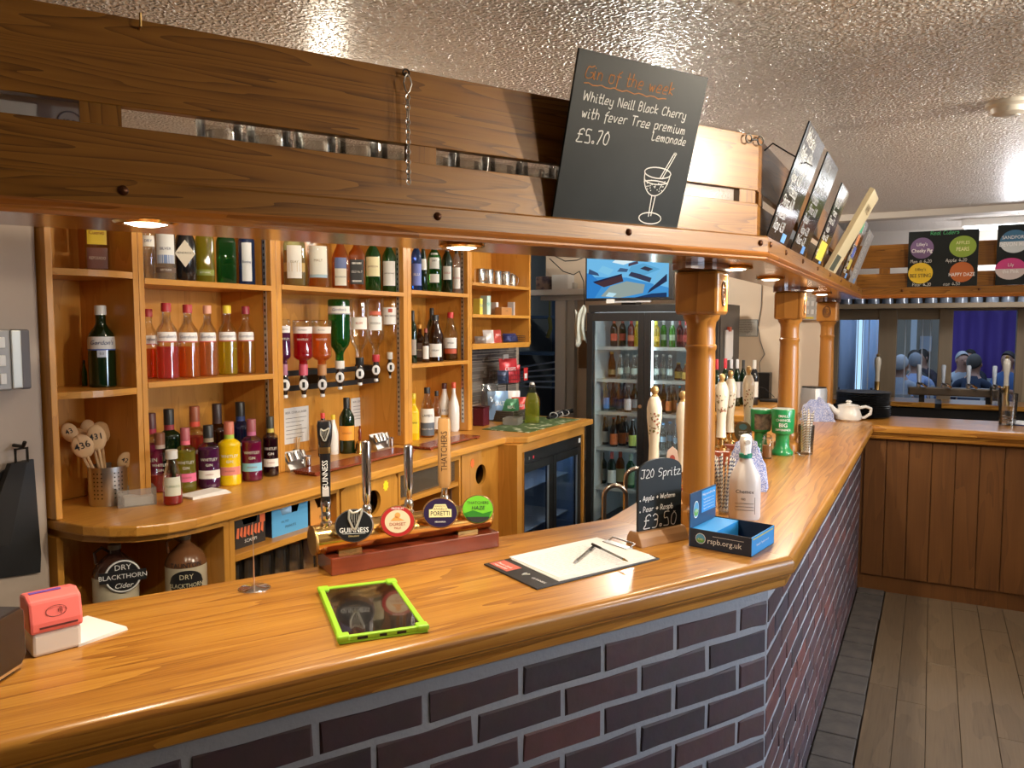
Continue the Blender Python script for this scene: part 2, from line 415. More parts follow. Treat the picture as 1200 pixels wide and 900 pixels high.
# slate-pattern paper: rows of thin split stones standing slightly proud of the back wall
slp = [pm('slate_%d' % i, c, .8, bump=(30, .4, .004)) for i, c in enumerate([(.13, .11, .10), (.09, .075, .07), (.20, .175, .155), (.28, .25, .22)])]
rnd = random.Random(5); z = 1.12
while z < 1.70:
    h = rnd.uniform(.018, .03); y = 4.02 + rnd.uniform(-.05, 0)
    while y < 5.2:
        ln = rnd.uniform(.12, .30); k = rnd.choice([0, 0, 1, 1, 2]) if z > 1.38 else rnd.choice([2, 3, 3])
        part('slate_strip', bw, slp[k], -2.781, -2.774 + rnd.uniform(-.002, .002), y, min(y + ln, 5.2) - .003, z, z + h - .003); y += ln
    z += h
# store doorway in the end wall: white jamb, lintel shelf, brown board
dj = struct(thing('door_1', None, None)); 
whp = pm('white_gloss_paint', (.80, .78, .74), .3)
part('jamb', dj, whp, -2.66, -2.57, 5.64, 5.86, 0, 2.0, bevel=.006)
part('architrave', dj, pm('grey_white_paint', (.56, .54, .50), .4), -2.565, -2.50, 5.66, 5.74, 0, 2.0, bevel=.004)
part('lintel', dj, whp, -2.9, -2.36, 5.56, 5.74, 1.90, 1.945, bevel=.005)
part('head_board', dj, pm('grey_white_paint', (.56, .54, .50), .4), -2.78, -2.40, 5.62, 5.74, 1.86, 1.90, bevel=.004)
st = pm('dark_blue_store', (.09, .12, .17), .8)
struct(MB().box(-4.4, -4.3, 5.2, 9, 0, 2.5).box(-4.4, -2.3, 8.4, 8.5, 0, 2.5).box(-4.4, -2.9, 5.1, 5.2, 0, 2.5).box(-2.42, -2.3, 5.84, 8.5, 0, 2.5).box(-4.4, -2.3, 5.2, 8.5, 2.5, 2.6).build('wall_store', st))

# ------------------------------------------------------------------ path sweeps (bar top, canopy)
D30 = Vector((math.sin(math.radians(30)), math.cos(math.radians(30)), 0)); N30 = Vector((D30.y, -D30.x, 0))
def mkpath(corner, far, left=2.5, right=1.9):
    c, f = Vector((*corner, 0)), Vector((*far, 0))
    return [c - D30 * left, c, f, f + Vector((right, 0, 0))]
BAR = mkpath((-.297, 2.10), (-.300, 5.21), 2.25)
CAN = mkpath((-.388, 2.13), (-.392, 5.26), 2.25)
def seg(path, i):
    p, q = path[i], path[i + 1]; a = math.atan2((q - p).y, (q - p).x)
    def turn(j):
        if j <= 0 or j >= len(path) - 1: return 0
        u, v = path[j] - path[j - 1], path[j + 1] - path[j]
        t = math.atan2(v.y, v.x) - math.atan2(u.y, u.x); return math.tan(((t + PI) % (2 * PI) - PI) / 2)
    return T(p) @ RZ(a), (q - p).length, turn(i), turn(i + 1)
def sweep(path, i, prof, name, mat, parent, smooth=False, bevel=0, label=None, gap=.0004):
    "prof: closed loop of (inward offset, z); the ends are mitred against the neighbouring runs"
    M, Lg, t0, t1 = seg(path, i); n = len(prof)
    vs = [(o * t0 + gap, o, z) for o, z in prof] + [(Lg - o * t1 - gap, o, z) for o, z in prof]
    b = MB().add(vs, [tuple(range(n - 1, -1, -1)), tuple(range(n, 2 * n))] + [(k, (k + 1) % n, n + (k + 1) % n, n + k) for k in range(n)])
    b.f = [tuple(reversed(f)) for f in b.f]
    o = b.build(name, mat, parent, smooth=smooth, bevel=bevel, label=label); o.matrix_local = M; return o
def nose(y0, z0, z1, r, width):
    "slab profile with a rounded front edge"
    p = [(width, z0)]
    p += [(y0 + r * (1 - math.sin(a)), z0 + r * .5 * (1 - math.cos(a))) for a in (0, .8, 1.57)] if False else [(y0 + .006, z0), (y0, z0 + .006)]
    p += [(y0 + r * (1 - math.cos(a)), z1 - r + r * math.sin(a)) for a in (0, .4, .8, 1.2, 1.57)]
    return p + [(width, z1)]
bt = thing('bar_counter', 'honey oak bar top with rounded front edge running round the servery', 'bar top')
for i, nm in enumerate(['worktop', 'worktop', 'worktop']):
    wdt = .575 if i < 2 else .60
    sweep(BAR, i, nose(0, ZC - .046, ZC, .018, wdt), nm, oak(), bt, smooth=True)
    sweep(BAR, i, [(.066, ZC - .088), (.034, ZC - .088), (.022, ZC - .080), (.022, ZC - .064), (.012, ZC - .052), (.012, ZC - .0465), (.066, ZC - .0465)], 'edge_moulding', oak(), bt)
# carcass that carries the bar top, with brick and board fronts
mort = pm('blue_grey_mortar', (.32, .33, .36), .9, bump=(60, .5, .004))
def brick_mat():
    m, n, out = nt('painted_brick'); L = n.links.new
    p = node(n, 'ShaderNodeBsdfPrincipled', i_Roughness=.62); oi = node(n, 'ShaderNodeObjectInfo'); tc = node(n, 'ShaderNodeTexCoord')
    r = node(n, 'ShaderNodeValToRGB'); e = r.color_ramp.elements
    e[0].position = 0; e[0].color = c4((.042, .030, .036)); e[1].position = 1; e[1].color = c4((.125, .043, .036))
    for ps, c in ((.3, (.063, .035, .039)), (.55, (.085, .039, .039)), (.8, (.052, .038, .047))): e.new(ps).color = c4(c)
    L(oi.outputs['Random'], r.inputs[0])
    t = node(n, 'ShaderNodeTexNoise', i_Scale=22.0, i_Detail=6.0); ad = node(n, 'ShaderNodeVectorMath', operation='ADD')
    L(tc.outputs['Object'], ad.inputs[0]); L(oi.outputs['Location'], ad.inputs[1]); L(ad.outputs[0], t.inputs['Vector'])
    mx = node(n, 'ShaderNodeMix', data_type='RGBA', blend_type='MULTIPLY', i_0=.6); L(r.outputs[0], mx.inputs[6]); L(t.outputs['Color'], mx.inputs[7])
    g = node(n, 'ShaderNodeMix', data_type='RGBA', blend_type='ADD', i_0=.35); L(mx.outputs[2], g.inputs[6]); L(r.outputs[0], g.inputs[7]); L(g.outputs[2], p.inputs['Base Color'])
    b = node(n, 'ShaderNodeBump', i_Strength=.5, i_Distance=.004); L(t.outputs['Fac'], b.inputs['Height']); L(b.outputs[0], p.inputs['Normal']); L(p.outputs[0], out.inputs[0])
    return m
BRK = brick_mat()
def brick_mesh(l, h, d, seed):
    r = random.Random(seed); b = MB(); c = .0035; vs = []
    for z, inset in ((0, 0), (d - c, 0), (d, c)):
        for x, y in ((-l / 2, -h / 2), (0, -h / 2), (l / 2, -h / 2), (l / 2, h / 2), (0, h / 2), (-l / 2, h / 2)):
            j = r.uniform(-.003, .003)
            vs.append((x - math.copysign(inset, x) * (x != 0) + r.uniform(-.0025, .0025), -z, y - math.copysign(inset, y) + j))
    fs = [(i * 6 + k, i * 6 + (k + 1) % 6, i * 6 + 6 + (k + 1) % 6, i * 6 + 6 + k) for i in (0, 1) for k in range(6)] + [(12, 13, 16, 17), (13, 14, 15, 16)]
    m = b.add(vs, fs).mesh('brick'); m.materials.append(BRK); return m
BM = {('f', k): brick_mesh(.211, .0625, .03, k) for k in range(5)}
BM.update({('h', k): brick_mesh(.0985, .0625, .03, 20 + k) for k in range(3)})
def brick_wall(i, name):
    M, Lg, t0, t1 = seg(BAR, i); off = .062
    wl = struct(sweep(BAR, i, [(off + .006, 0), (off + .006, ZC - .090), (off + .11, ZC - .090), (off + .11, 0)], name, mort, None))
    x1 = Lg - (off) * t1; x0 = off * t0
    if i == 0: x1, x0 = x1, x0
    r = random.Random(i)
    for row in range(13):
        zc = .012 + .0765 * row + .032
        if zc > ZC - .10: break
        if i == 0: x, sgn, end = x1 - .006, -1, x0       # lay from the outer corner on both faces
        else: x, sgn, end = x0 + .006, 1, x1
        first = (row + i) % 2 == 1
        while (x - end) * sgn < -.05:
            kind, ln = ('h', .1005) if first else ('f', .213); first = False
            if (x + sgn * ln - end) * sgn > 0: kind, ln = 'h', .1005
            if (x + sgn * ln - end) * sgn > .02: break
            o = bpy.data.objects.new('brick', BM[(kind, r.randrange(5 if kind == 'f' else 3))]); COL.objects.link(o); o.parent = wl
            o.matrix_local = T(x + sgn * ln / 2, off + .0325 + r.uniform(-.0008, .0008), zc) @ RZ(r.uniform(-.006, .006)) @ RY(r.uniform(-.008, .008))
            x += sgn * (ln + .0115)
    return wl
brick_wall(0, 'wall_bar_front'); brick_wall(1, 'wall_bar_side')
# far run: upright boards over a skirting
M2, L2, _, _ = seg(BAR, 2)
wf = struct(sweep(BAR, 2, [(.074, 0), (.074, ZC - .090), (.17, ZC - .090), (.17, 0)], 'wall_bar_far', panelw(), None))
x = .01
while x < 1.75:
    wd = .124; o = MB().cbox((0, 0, 0), (wd - .003, .014, ZC - .091 - .10)).build('panel_board', panelw(), wf, bevel=.004)
    o.matrix_local = T(x + wd / 2 - .06, .066, (.10 + ZC - .091) / 2); x += wd
sk = sweep(BAR, 2, [(.045, 0), (.045, .085), (.053, .098), (.074, .098), (.074, 0)], 'skirting_board', panelw('x'), wf)

# ------------------------------------------------------------------ canopy over the bar
cn = thing('bar_canopy', 'oak canopy over the bar with two slatted planks, ledge and studs', 'canopy')
ZL0, ZL1 = 1.846, 1.888
for i in range(3):
    sweep(CAN, i, [(.004, 1.832), (.27 if i < 2 else .30, 1.832), (.27 if i < 2 else .30, 1.85), (.004, 1.85)], 'soffit', wood('glossy_soffit', *OAKC, axis='x', rough=.16, coat=.7), cn)
    sweep(CAN, i, [(0, ZL0), (.030, ZL0), (.030, ZL1), (.004, ZL1), (0, ZL1 - .004)], 'ledge', plank_oak(), cn)
    sweep(CAN, i, [(-.003, 1.846), (-.006, 1.841), (-.003, 1.836), (.002, 1.833), (.002, 1.829), (.008, 1.824), (.016, 1.824), (.02, 1.832), (.02, 1.846)], 'moulding', wood('red_moulding', (.22, .07, .012), (.36, .125, .022), (.44, .165, .03), axis='x'), cn, smooth=True)
    for z0, z1 in ((1.889, 1.975), (2.008, 2.15)):
        if i == 0: sweep(CAN, i, [(.030, z0), (.030, z1), (.052, z1), (.052, z0)], 'plank', plank_oak(), cn, bevel=.0015)
        else: sweep(CAN, i, [(.034, z0 + .001), (.034, z1), (.052, z1), (.052, z0 + .001)], 'plank', plank_oak(), cn, bevel=.0015)
M0, L0, _, _ = seg(CAN, 0); M1, L1, _, _ = seg(CAN, 1); M2c, L2c, _, _ = seg(CAN, 2)
def along(i, px, py):
    "distance along canopy run i where the pixel's ray meets the plank plane"
    M = (M0, M1, M2c)[i]; p = onp(px, py, M @ Vector((0, .03, 0)), (M.to_3x3() @ Vector((0, 1, 0)))); return (M.inverted() @ p).x
for i, xs in ((0, [along(0, 118, 125) , along(0, 496, 185), L0 - .045]), (1, [.06, .75, 1.5, 2.3, L1 - .1]), (2, [.12, .9])):
    for x in xs: part('spacer_block', cn, plank_oak('z'), x - .03, x + .03, .033, .053, 1.975, 2.008, M=(M0, M1, M2c)[i])
stud = pm('bronze_stud', (.10, .035, .012), .3, .6)
for i, xs in ((0, [along(0, 142, 224), along(0, 505, 257), along(0, 727, 275), L0 - .03]), (1, [.03, .28, .62, 1.0, 1.4, 1.85, 2.35, 2.85]), (2, [.22, .62, 1.02])):
    for x in xs:
        MB().lathe([(.0085, 0), (.008, .003), (.005, .006), (0, .0068)], 12, RX(PI / 2)).build('stud', stud, cn, smooth=True, M=(M0, M1, M2c)[i] @ T(x, .001, 1.868))
# posts
def post(name, x, y, label, rose=(0,)):
    t = thing(name, label, 'post', (x, y, ZC), 0, 'turned posts under the canopy')
    H = 1.832 - ZC - .018
    ow = wood('post_oak', (.26, .10, .016), (.40, .165, .028), (.48, .21, .042), axis='z', rings=5, coat=.3)
    MB().lathe([(.058, 0), (.060, .02), (.060, .045), (.052, .052), (.046, .062), (.050, .072), (.052, .085), (.048, .10)], 32).build('base', ow, t, smooth=True)
    MB().lathe([(.047, .10), (.0475, .16), (.046, .30), (.043, H - .26), (.0425, H - .235), (.046, H - .23), (.046, H - .22), (.0425, H - .216), (.0415, H - .17), (.044, H - .15), (.052, H - .14), (.056, H - .125)], 32).build('shaft', ow, t, smooth=True)
    b = MB().box(-.064, .064, -.064, .064, H - .128, H).build('capital', ow, t, bevel=.010)
    cp = pm('carved_wood', (.10, .035, .010), .5)
    for a in rose:
        r = MB()
        r.tube([(.0655, .024 * math.cos(q), H - .066 + .036 * math.sin(q)) for q in [2 * PI * k / 20 for k in range(20)]], .0022, 6, True)
        for k in range(3): r.tube([(.0655, (.006 + .006 * k) * math.cos(q * 1.0 + k), H - .066 + (.009 + .009 * k) * math.sin(q + k)) for q in [1.6 * PI * j / 12 for j in range(13)]], .0018, 5)
        r.build('carved_rose', cp, b, M=RZ(a), smooth=True)
    plate = [(.16 * math.cos(q) * (1 + .12 * math.cos(6 * q)), .075 * math.sin(q)) for q in [2 * PI * k / 36 for k in range(36)]]
    MB().prism(plate, H, H + .0178).build('cap_plate', pm('dark_cap_plate', (.13, .045, .014), .3, coat=.4), t, M=RZ(PI / 2))
    return t
q = onx(820, 480, -.612); post('turned_post', q.x, q.y, 'turned oak post on the bar beside the donation box')
q = onx(924, 440, -.60); post('turned_post', q.x, q.y, 'turned oak post on the bar behind the green collecting tins')
q = onx(968.5, 420, -.617); post('turned_post', q.x, q.y, 'turned oak post on the bar behind the white teapot', (-PI / 2,))
# downlights in the soffit: each carries its own lamp
def downlight(x, y, label, power=3.2):
    t = thing('downlight', label, 'downlight', (x, y, 1.832), 0, 'downlights under the canopy')
    MB().lathe([(.050, 0), (.052, -.006), (.047, -.010), (.036, -.010), (.034, -.004)], 28, cap=False).build('trim_ring', brass, t, smooth=True)
    MB().lathe([(.0, -.0125), (.02, -.012), (.034, -.008), (.034, -.003)], 24).build('lamp', emi('lamp_glow', (1, .90, .72), 16), t, smooth=True)
    l = light('downlight_lamp', 'SPOT', (x, y, 1.81), power * 7.5, LAMP, .03, (x, y, 0), 160, .6)
    return t
for (px, py), lb in zip(((171, 258), (541, 287), (862, 315), (903, 326), (946, 337.5), (963, 340.5)),
    ('round brass downlight in the canopy above the card reader', 'round brass downlight in the canopy above the beer font', 'round brass downlight beside the post by the donation box',
     'round brass downlight between the first two posts', 'round brass downlight behind the middle post', 'round brass downlight near the teapot post')):
    p = onz(px, py, 1.83)
    if px > 800: p.x = -.53; p.y = onx(px, py, -.53).y
    downlight(p.x, p.y, lb, 2.6 if px > 800 else 3.2)

for k, (p_, a_) in enumerate(BACKSPOTS):  # fittings for the assumed back bar spots
    t = thing('clip_spotlight', 'small spotlight assumed behind the canopy plank above the %s' % ['utensil pot', 'gin shelf', 'first post', 'middle post'][k], 'spotlight', p_)
    d = (Vector(a_) - Vector(p_)).normalized(); n_ = N30 if k < 2 else Vector((1, 0, 0))
    MB().cyl(-d * .055, -d * .010, .016, 16, .020).build('lamp_case', pm('spot_white', (.6, .6, .58), .4), t, smooth=True); MB().cyl(-d * .05, -d * .03 + n_ * .06, .004, 8).build('clip_arm', steel, t)

# ================================================================== BACK BAR
XS, XB, XF, ZB = -2.46, -2.765, -2.17, 1.02
def yx(px, X, py=500): return onx(px, py, X).y
Y0, Y1a, Y1b, Y2a, Y2b, Y3a, Y3b, Y4a, Y4b, Y5 = 1.49, yx(155, XS, 300), yx(168, XS, 300), yx(317, XS, 300), yx(329, XS, 300), yx(473, XS, 350), yx(482, XS, 350), yx(548, XS, 350), yx(553, XS, 350), yx(622, XS, 350)
shv = thing('back_bar_shelving', 'orange beech shelving behind the bar with tall bottle bays', 'shelving', (0, 0, 0))
pl, plz, plx = ply('y'), ply('z'), ply('x')
ZT = 2.2
part('back_panel', shv, ply('z'), -2.772, XB, Y0, Y4b, ZB + .002, ZT); part('back_panel', shv, ply('z'), -2.772, XB, Y4b, Y5, 1.53, ZT)
part('side_panel', shv, plz, -2.765, -2.49, 1.485, 1.507, ZB + .002, ZT, bevel=.002)
for a, b in ((Y1a, Y1b), (Y2a, Y2b), (Y3a, Y3b), (Y4a, Y4b)):
    m = (a + b) / 2
    part('stile', shv, plz, XB, XS, a, m - .0008, ZB + .002, ZT, bevel=.0015)
    part('stile', shv, plz, XB, XS, m + .0008, b, ZB + .002, ZT, bevel=.0015)
part('stile', shv, plz, XB, XS, Y5 - .02, Y5, 1.53, ZT, bevel=.002)
part('top_board', shv, pl, XB, XS, Y0, Y5, ZT, ZT + .02)
def zpx(px, py, X=XS): return onx(px, py, X).z
SH = {}
def shelf(key, y0, y1, z, th=.022):
    SH[key] = z; return part('shelf', shv, pl, XB, XS + .002, y0 + .001, y1 - .001, z - th, z, bevel=.002)
shelf('b1t', Y1b, Y2a, zpx(240, 330)); shelf('b1m', Y1b, Y2a, zpx(245, 443))
shelf('b2t', Y2b, Y3a, zpx(400, 338)); shelf('b3t', Y3b, Y4a, zpx(515, 342)); shelf('b3m', Y3b, Y4a, zpx(515, 424.5))
shelf('b4a', Y4b, Y5 - .02, zpx(586, 333.5), .02); shelf('b4b', Y4b, Y5 - .02, zpx(586, 369), .02); shelf('b4c', Y4b, Y5 - .02, zpx(586, 402), .034)
for key, zz in (('b0t', zpx(110, 316)), ('b0m', zpx(112, 458))):
    SH[key] = zz
    poly = [(XB, 1.507)] + [(-2.50 + .04 * t + .03 * math.sin(PI * t), 1.507 + (Y1a - 1.508) * t) for t in [k / 8 for k in range(9)]] + [(XB, Y1a - .001)]
    MB().prism(poly, zz - .022, zz).build('shelf', pl, shv)
# slotted steel strips that carry the shelves
strip = pm('zinc_strip', (.55, .53, .48), .35, .9)
slot = pm('strip_slot', (.02, .02, .02), .6)
for y in (Y2a - .001, Y3a - .001, Y4a - .001, Y1b + .001 + .003):
    sgn = -1
    s = part('shelf_strip', shv, strip, XS - .045, XS - .027, y - .003, y, ZB + .05, ZT - .02)
    b = MB(); z = ZB + .07 - (ZB + ZT + .03) / 2
    while z < (ZT - ZB) / 2 - .05: b.box(-.0035, .0035, -.0022, -.0015, z, z + .012); z += .026
    b.build('slots', slot, s)
# back counter
bc = thing('back_counter', 'orange beech back counter with a curved end under the spirit bottles', 'counter', (0, 0, 0))
edge = [(-2.775, 1.475), (-2.62, 1.50), (-2.48, 1.485), (-2.36, 1.49), (-2.27, 1.52), (-2.20, 1.565), (-2.145, 1.64), (-2.12, 1.73), (-2.115, 1.86), (-2.13, 3.86), (-2.02, 3.93), (-2.03, 4.93), (-2.775, 4.93)]
MB().prism(edge, ZB - .036, ZB).build('worktop', pl, bc, bevel=.006)
ap = MB(); e2 = [(x - .035, y + .02) for x, y in edge[1:9]]
for (x, y), (x2, y2) in zip(e2, e2[1:]): ap.add([(x, y, ZB - .037), (x2, y2, ZB - .037), (x2, y2, ZB - .062), (x, y, ZB - .062), (x - .02, y + .01, ZB - .037), (x2 - .02, y2 + .01, ZB - .037), (x2 - .02, y2 + .01, ZB - .062), (x - .02, y + .01, ZB - .062)], [(0, 1, 2, 3), (3, 2, 6, 7), (4, 7, 6, 5)])
ap.build('curved_apron', plx, bc)
# cabinets below
cb = thing('corner_cabinet', 'open curved corner cabinet holding two stoneware flagons', 'cabinet', (0, 0, 0))
yd0, yd1 = yx(262, XF, 620), yx(275, XF, 620)
part('side_panel', cb, plz, -2.775, -2.52, 1.50, 1.522, 0, ZB - .064, bevel=.002)
part('back_panel', cb, plz, -2.775, -2.76, 1.522, yd0, 0, ZB - .064)
part('divider', cb, plz, -2.775, XF, yd0, (yd0 + yd1) / 2 - .0006, 0, ZB - .037, bevel=.002)
ZJ = .62
MB().prism([(-2.76, 1.522), (-2.52, 1.522), (-2.30, 1.60), (-2.20, 1.74), (XF, yd0 - .001), (-2.76, yd0 - .001)], ZJ - .02, ZJ).build('shelf', pl, cb)
MB().prism([(-2.76, 1.522), (-2.52, 1.522), (-2.30, 1.60), (-2.20, 1.74), (XF, yd0 - .001), (-2.76, yd0 - .001)], 0.05, .07).build('bottom_board', pl, cb)
part('block', cb, plx, -2.76, -2.66, yx(155, -2.7, 650), yx(170, -2.7, 650), .86, .95)
oc = thing('open_cabinet', 'open shelf cabinet with snack cartons above upturned glasses', 'cabinet', (0, 0, 0))
ye = yx(398, XF, 590)
part('divider', oc, plz, -2.775, XF, (yd0 + yd1) / 2 + .0006, yd1, 0, ZB - .037, bevel=.002)
part('divider', oc, plz, -2.775, XF, ye - .018, ye, 0, ZB - .037, bevel=.002)
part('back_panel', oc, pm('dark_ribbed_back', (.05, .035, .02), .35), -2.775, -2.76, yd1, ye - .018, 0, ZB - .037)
part('top_rail', oc, pl, XF - .02, XF, yd1, ye - .018, ZB - .062, ZB - .037)
ZK = zpx(320, 636, XF)
part('shelf', oc, pl, -2.76, XF, yd1, ye - .018, ZK - .026, ZK, bevel=.002)
part('lower_shelf', oc, pl, -2.76, XF, yd1, ye - .018, ZK - .22, ZK - .20)
def holed_door(parent, y0, y1, z0, z1, hy, hz, r):
    n = 32; b = MB(); vs = []
    for x in (XF, XF - .018):
        for k in range(n):
            a = 2 * PI * k / n; vs.append((x, hy + r * math.cos(a), hz + r * math.sin(a)))
        for k in range(n):
            a = 2 * PI * k / n; c, s_ = math.cos(a), math.sin(a)
            t = min(((y1 - hy) if c > 0 else (hy - y0)) / max(abs(c), 1e-6), ((z1 - hz) if s_ > 0 else (hz - z0)) / max(abs(s_), 1e-6))
            vs.append((x, hy + c * t, hz + s_ * t))
    fs = []
    for k in range(n):
        k2 = (k + 1) % n
        fs += [(k, k2, n + k2, n + k), (2 * n + k2, 2 * n + k, 3 * n + k, 3 * n + k2), (k2, k, 2 * n + k, 2 * n + k2), (n + k, n + k2, 3 * n + k2, 3 * n + k)]
    return b.add(vs, fs).build('door', plz, parent)
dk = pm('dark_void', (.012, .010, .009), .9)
def star(parent, y, z, r, mat):
    pts = []
    for k in range(16):
        a = 2 * PI * k / 16; q = r if k % 2 else r * .72; pts.append((q * math.cos(a), q * math.sin(a) * 1.3))
    return MB().prism(pts, 0, .001).build('price_star', mat, parent, M=T(XF + .0002, y, z) @ FRONT)
def hole_cabinet(label, pa, pb, ph, pyh, star_px, star_col):
    y0, y1 = yx(pa, XF, 560), yx(pb, XF, 560); t = thing('bin_cabinet', label, 'cabinet', (0, 0, 0))
    h = onx(ph, pyh, XF)
    holed_door(t, y0 + .002, y1 - .002, .30, ZB - .042, h.y, h.z, .056)
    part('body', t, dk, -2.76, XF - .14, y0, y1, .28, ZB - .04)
    part('side', t, plz, -2.76, XF - .019, y0 - .0, y0 + .012, .1, ZB - .04); part('side', t, plz, -2.76, XF - .019, y1 - .012, y1, .1, ZB - .04)
    part('plinth', t, plx, -2.74, XF - .05, y0, y1, 0, .28)
    q = onx(*star_px, XF); star(t, q.y, q.z, .021, pm('star_' + label[-18:], star_col, .6)); return y1
hole_cabinet('beech cabinet door with a round hole and a yellow star sticker', 399, 466, 437, 589, (452, 569), (.85, .75, .02))
og = thing('glass_cabinet', 'open cabinet with a glass shelf front between the two holed doors', 'cabinet', (0, 0, 0))
ya, yb = yx(467, XF, 560), yx(540, XF, 560)
for y in (ya, yb - .016): part('side', og, plz, -2.76, XF, y, y + .016, 0, ZB - .037, bevel=.002)
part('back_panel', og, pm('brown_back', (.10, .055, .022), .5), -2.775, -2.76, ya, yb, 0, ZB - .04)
part('top_rail', og, pl, XF - .02, XF, ya + .016, yb - .016, ZB - .066, ZB - .037)
zs_ = zpx(500, 577, XF)
part('shelf', og, pl, -2.76, XF - .005, ya + .016, yb - .016, zs_ - .022, zs_)
part('shelf', og, pl, -2.76, XF - .005, ya + .016, yb - .016, .3, .322)
part('glass_pane', og, glass('dusty_glass', (.72, .70, .64), .18, .1, .5, (.5, .46, .38)), XF - .03, XF - .026, ya + .02, yb - .02, zs_ + .004, ZB - .07)
b = part('strip', og, strip, XF - .06, XF - .045, yb - .0185, yb - .016, .3, ZB - .05)
y2 = hole_cabinet('beech cabinet door with a round hole and an orange star sticker', 541, 585, 563.5, 556, (553.5, 543), (.95, .20, .05))

# under-counter bottle cooler in its surround
XCo = -2.045
cl = thing('bottle_cooler', 'black under-counter bottle cooler with two glass doors and blue light inside', 'cooler', (0, 0, 0))
yc0, yc1 = yx(612, XCo, 570), yx(683, XCo, 560)
part('surround', cl, plz, -2.75, XCo, yx(609, XCo, 560) - .03, yc0, 0, ZB - .037, bevel=.002)
part('side_panel', cl, plz, -2.75, XF + .0, 3.885, 3.90, 0, ZB - .037)
MB().quad((XF, 3.885, 0), (XCo, 3.93, 0), (XCo, 3.93, ZB - .037), (XF, 3.885, ZB - .037)).build('angled_panel', plz, cl)
part('surround', cl, plz, -2.75, XCo, yc1, yc1 + .022, 0, ZB - .037, bevel=.002)
part('top_rail', cl, pl, -2.75, XCo, yc0, yc1, ZB - .09, ZB - .037, bevel=.002)
XC = XCo - .012; zt = ZB - .092
part('bezel', cl, blk, XC - .03, XC, yc0 + .003, yc1 - .003, zt - .075, zt, bevel=.003)
part('label_plate', cl, wht, XC, XC + .0012, yc1 - .05, yc1 - .02, zt - .05, zt - .02)
for k, (o, c) in enumerate(((.035, (.1, .1, .1)), (.10, (.15, .15, .15)), (.155, (.7, .05, .08)))):
    part('switch', cl, pm('switch_%d' % k, c, .4), XC, XC + .003, yc0 + o, yc0 + o + .014, zt - .055, zt - .038)
cin = pm('cooler_lining', (.30, .42, .62), .5)
part('lining', cl, cin, -2.70, -2.69, yc0 + .01, yc1 - .01, .12, zt - .08)
for y in (yc0 + .01, yc1 - .012): part('lining', cl, cin, -2.69, XC - .05, y, y + .003, .12, zt - .08)
part('floor_plate', cl, cin, -2.69, XC - .05, yc0 + .012, yc1 - .012, .12, .123)
part('light_strip', cl, emi('blue_strip', (.35, .60, 1.0), 9), XC - .075, XC - .06, yc0 + .04, yc1 - .04, zt - .085, zt - .078)
wire = pm('white_wire', (.62, .66, .70), .4)
for zz in (.66, .40):
    part('wire_shelf', cl, wire, -2.68, XC - .09, yc0 + .014, yc1 - .014, zz, zz + .006)
ym = (yc0 + yc1) / 2
coolglass = glass('cooler_glass', (.80, .86, .94), 0, .02, .35)
for a, b_ in ((yc0 + .004, ym - .002), (ym + .002, yc1 - .004)):
    z0, z1 = .11, zt - .078
    d = MB()
    d.box(XC - .03, XC, a, a + .05, z0, z1).box(XC - .03, XC, b_ - .05, b_, z0, z1).box(XC - .03, XC, a + .05, b_ - .05, z1 - .05, z1).box(XC - .03, XC, a + .05, b_ - .05, z0, z0 + .05)
    do = d.build('door', blk, cl, bevel=.002)
    MB().box(XC - .018, XC - .012, a + .05, b_ - .05, z0 + .05, z1 - .05).build('glass_pane', coolglass, do)
    MB().box(XC - .011, XC - .004, b_ - .066, b_ - .05, z0 + .05, z1 - .05).build('edge_trim', pm('alu_trim', (.5, .55, .62), .3, .8), do)

# ------------------------------------------------------------------ bottles
# profiles on unit height: (radius share of body radius, z share)
PROF = {
 'gin':    [(.90, 0), (1, .015), (1, .56), (.98, .60), (.86, .66), (.55, .725), (.40, .77), (.37, .80), (.37, .90), (.40, .905)],
 'square': [(.94, 0), (1, .02), (1, .58), (.90, .645), (.60, .70), (.40, .75), (.37, .80), (.37, .90)],
 'ribbed': [(.90, 0), (1, .02), (1, .17), (.975, .18), (.975, .61), (1, .63), (.96, .665), (.75, .70), (.47, .725), (.43, .74), (.43, .80)],
 'wine':   [(.92, 0), (1, .015), (1, .60), (.95, .66), (.72, .73), (.45, .79), (.38, .84), (.37, .97), (.40, .975)],
 'whisky': [(.90, 0), (1, .02), (1, .62), (.96, .67), (.75, .73), (.46, .78), (.39, .82), (.38, .90)],
 'round':  [(.80, 0), (1, .04), (1.02, .36), (1, .50), (.80, .60), (.50, .70), (.34, .78), (.32, .92)],
 'slope':  [(.90, 0), (1, .02), (1, .50), (.92, .58), (.70, .68), (.48, .78), (.40, .84), (.38, .92)],
 'beer':   [(.90, 0), (1, .015), (1, .55), (.92, .62), (.60, .72), (.44, .80), (.40, .94), (.44, .95), (.44, .97)],
 'mixer':  [(.88, 0), (1, .02), (1, .52), (.88, .62), (.58, .76), (.46, .88), (.46, .95)],
 'blob':   [(.85, 0), (1, .03), (1, .40), (.90, .55), (.62, .72), (.50, .80), (.50, .84)],
}
CAPZ = {'gin': (.885, 1.0, .45), 'square': (.88, 1, .44), 'ribbed': (.80, 1.0, .46), 'wine': (.80, 1.0, .43), 'whisky': (.86, 1, .44), 'round': (.88, 1, .40), 'slope': (.88, 1, .44), 'beer': (.95, 1, .48), 'mixer': (.92, 1, .52), 'blob': (.83, 1, .60)}
def prof_r(pr, z):
    for (r0, z0), (r1, z1) in zip(pr, pr[1:]):
        if z0 <= z <= z1: return r0 + (r1 - r0) * (z - z0) / max(z1 - z0, 1e-6)
    return pr[-1][0]
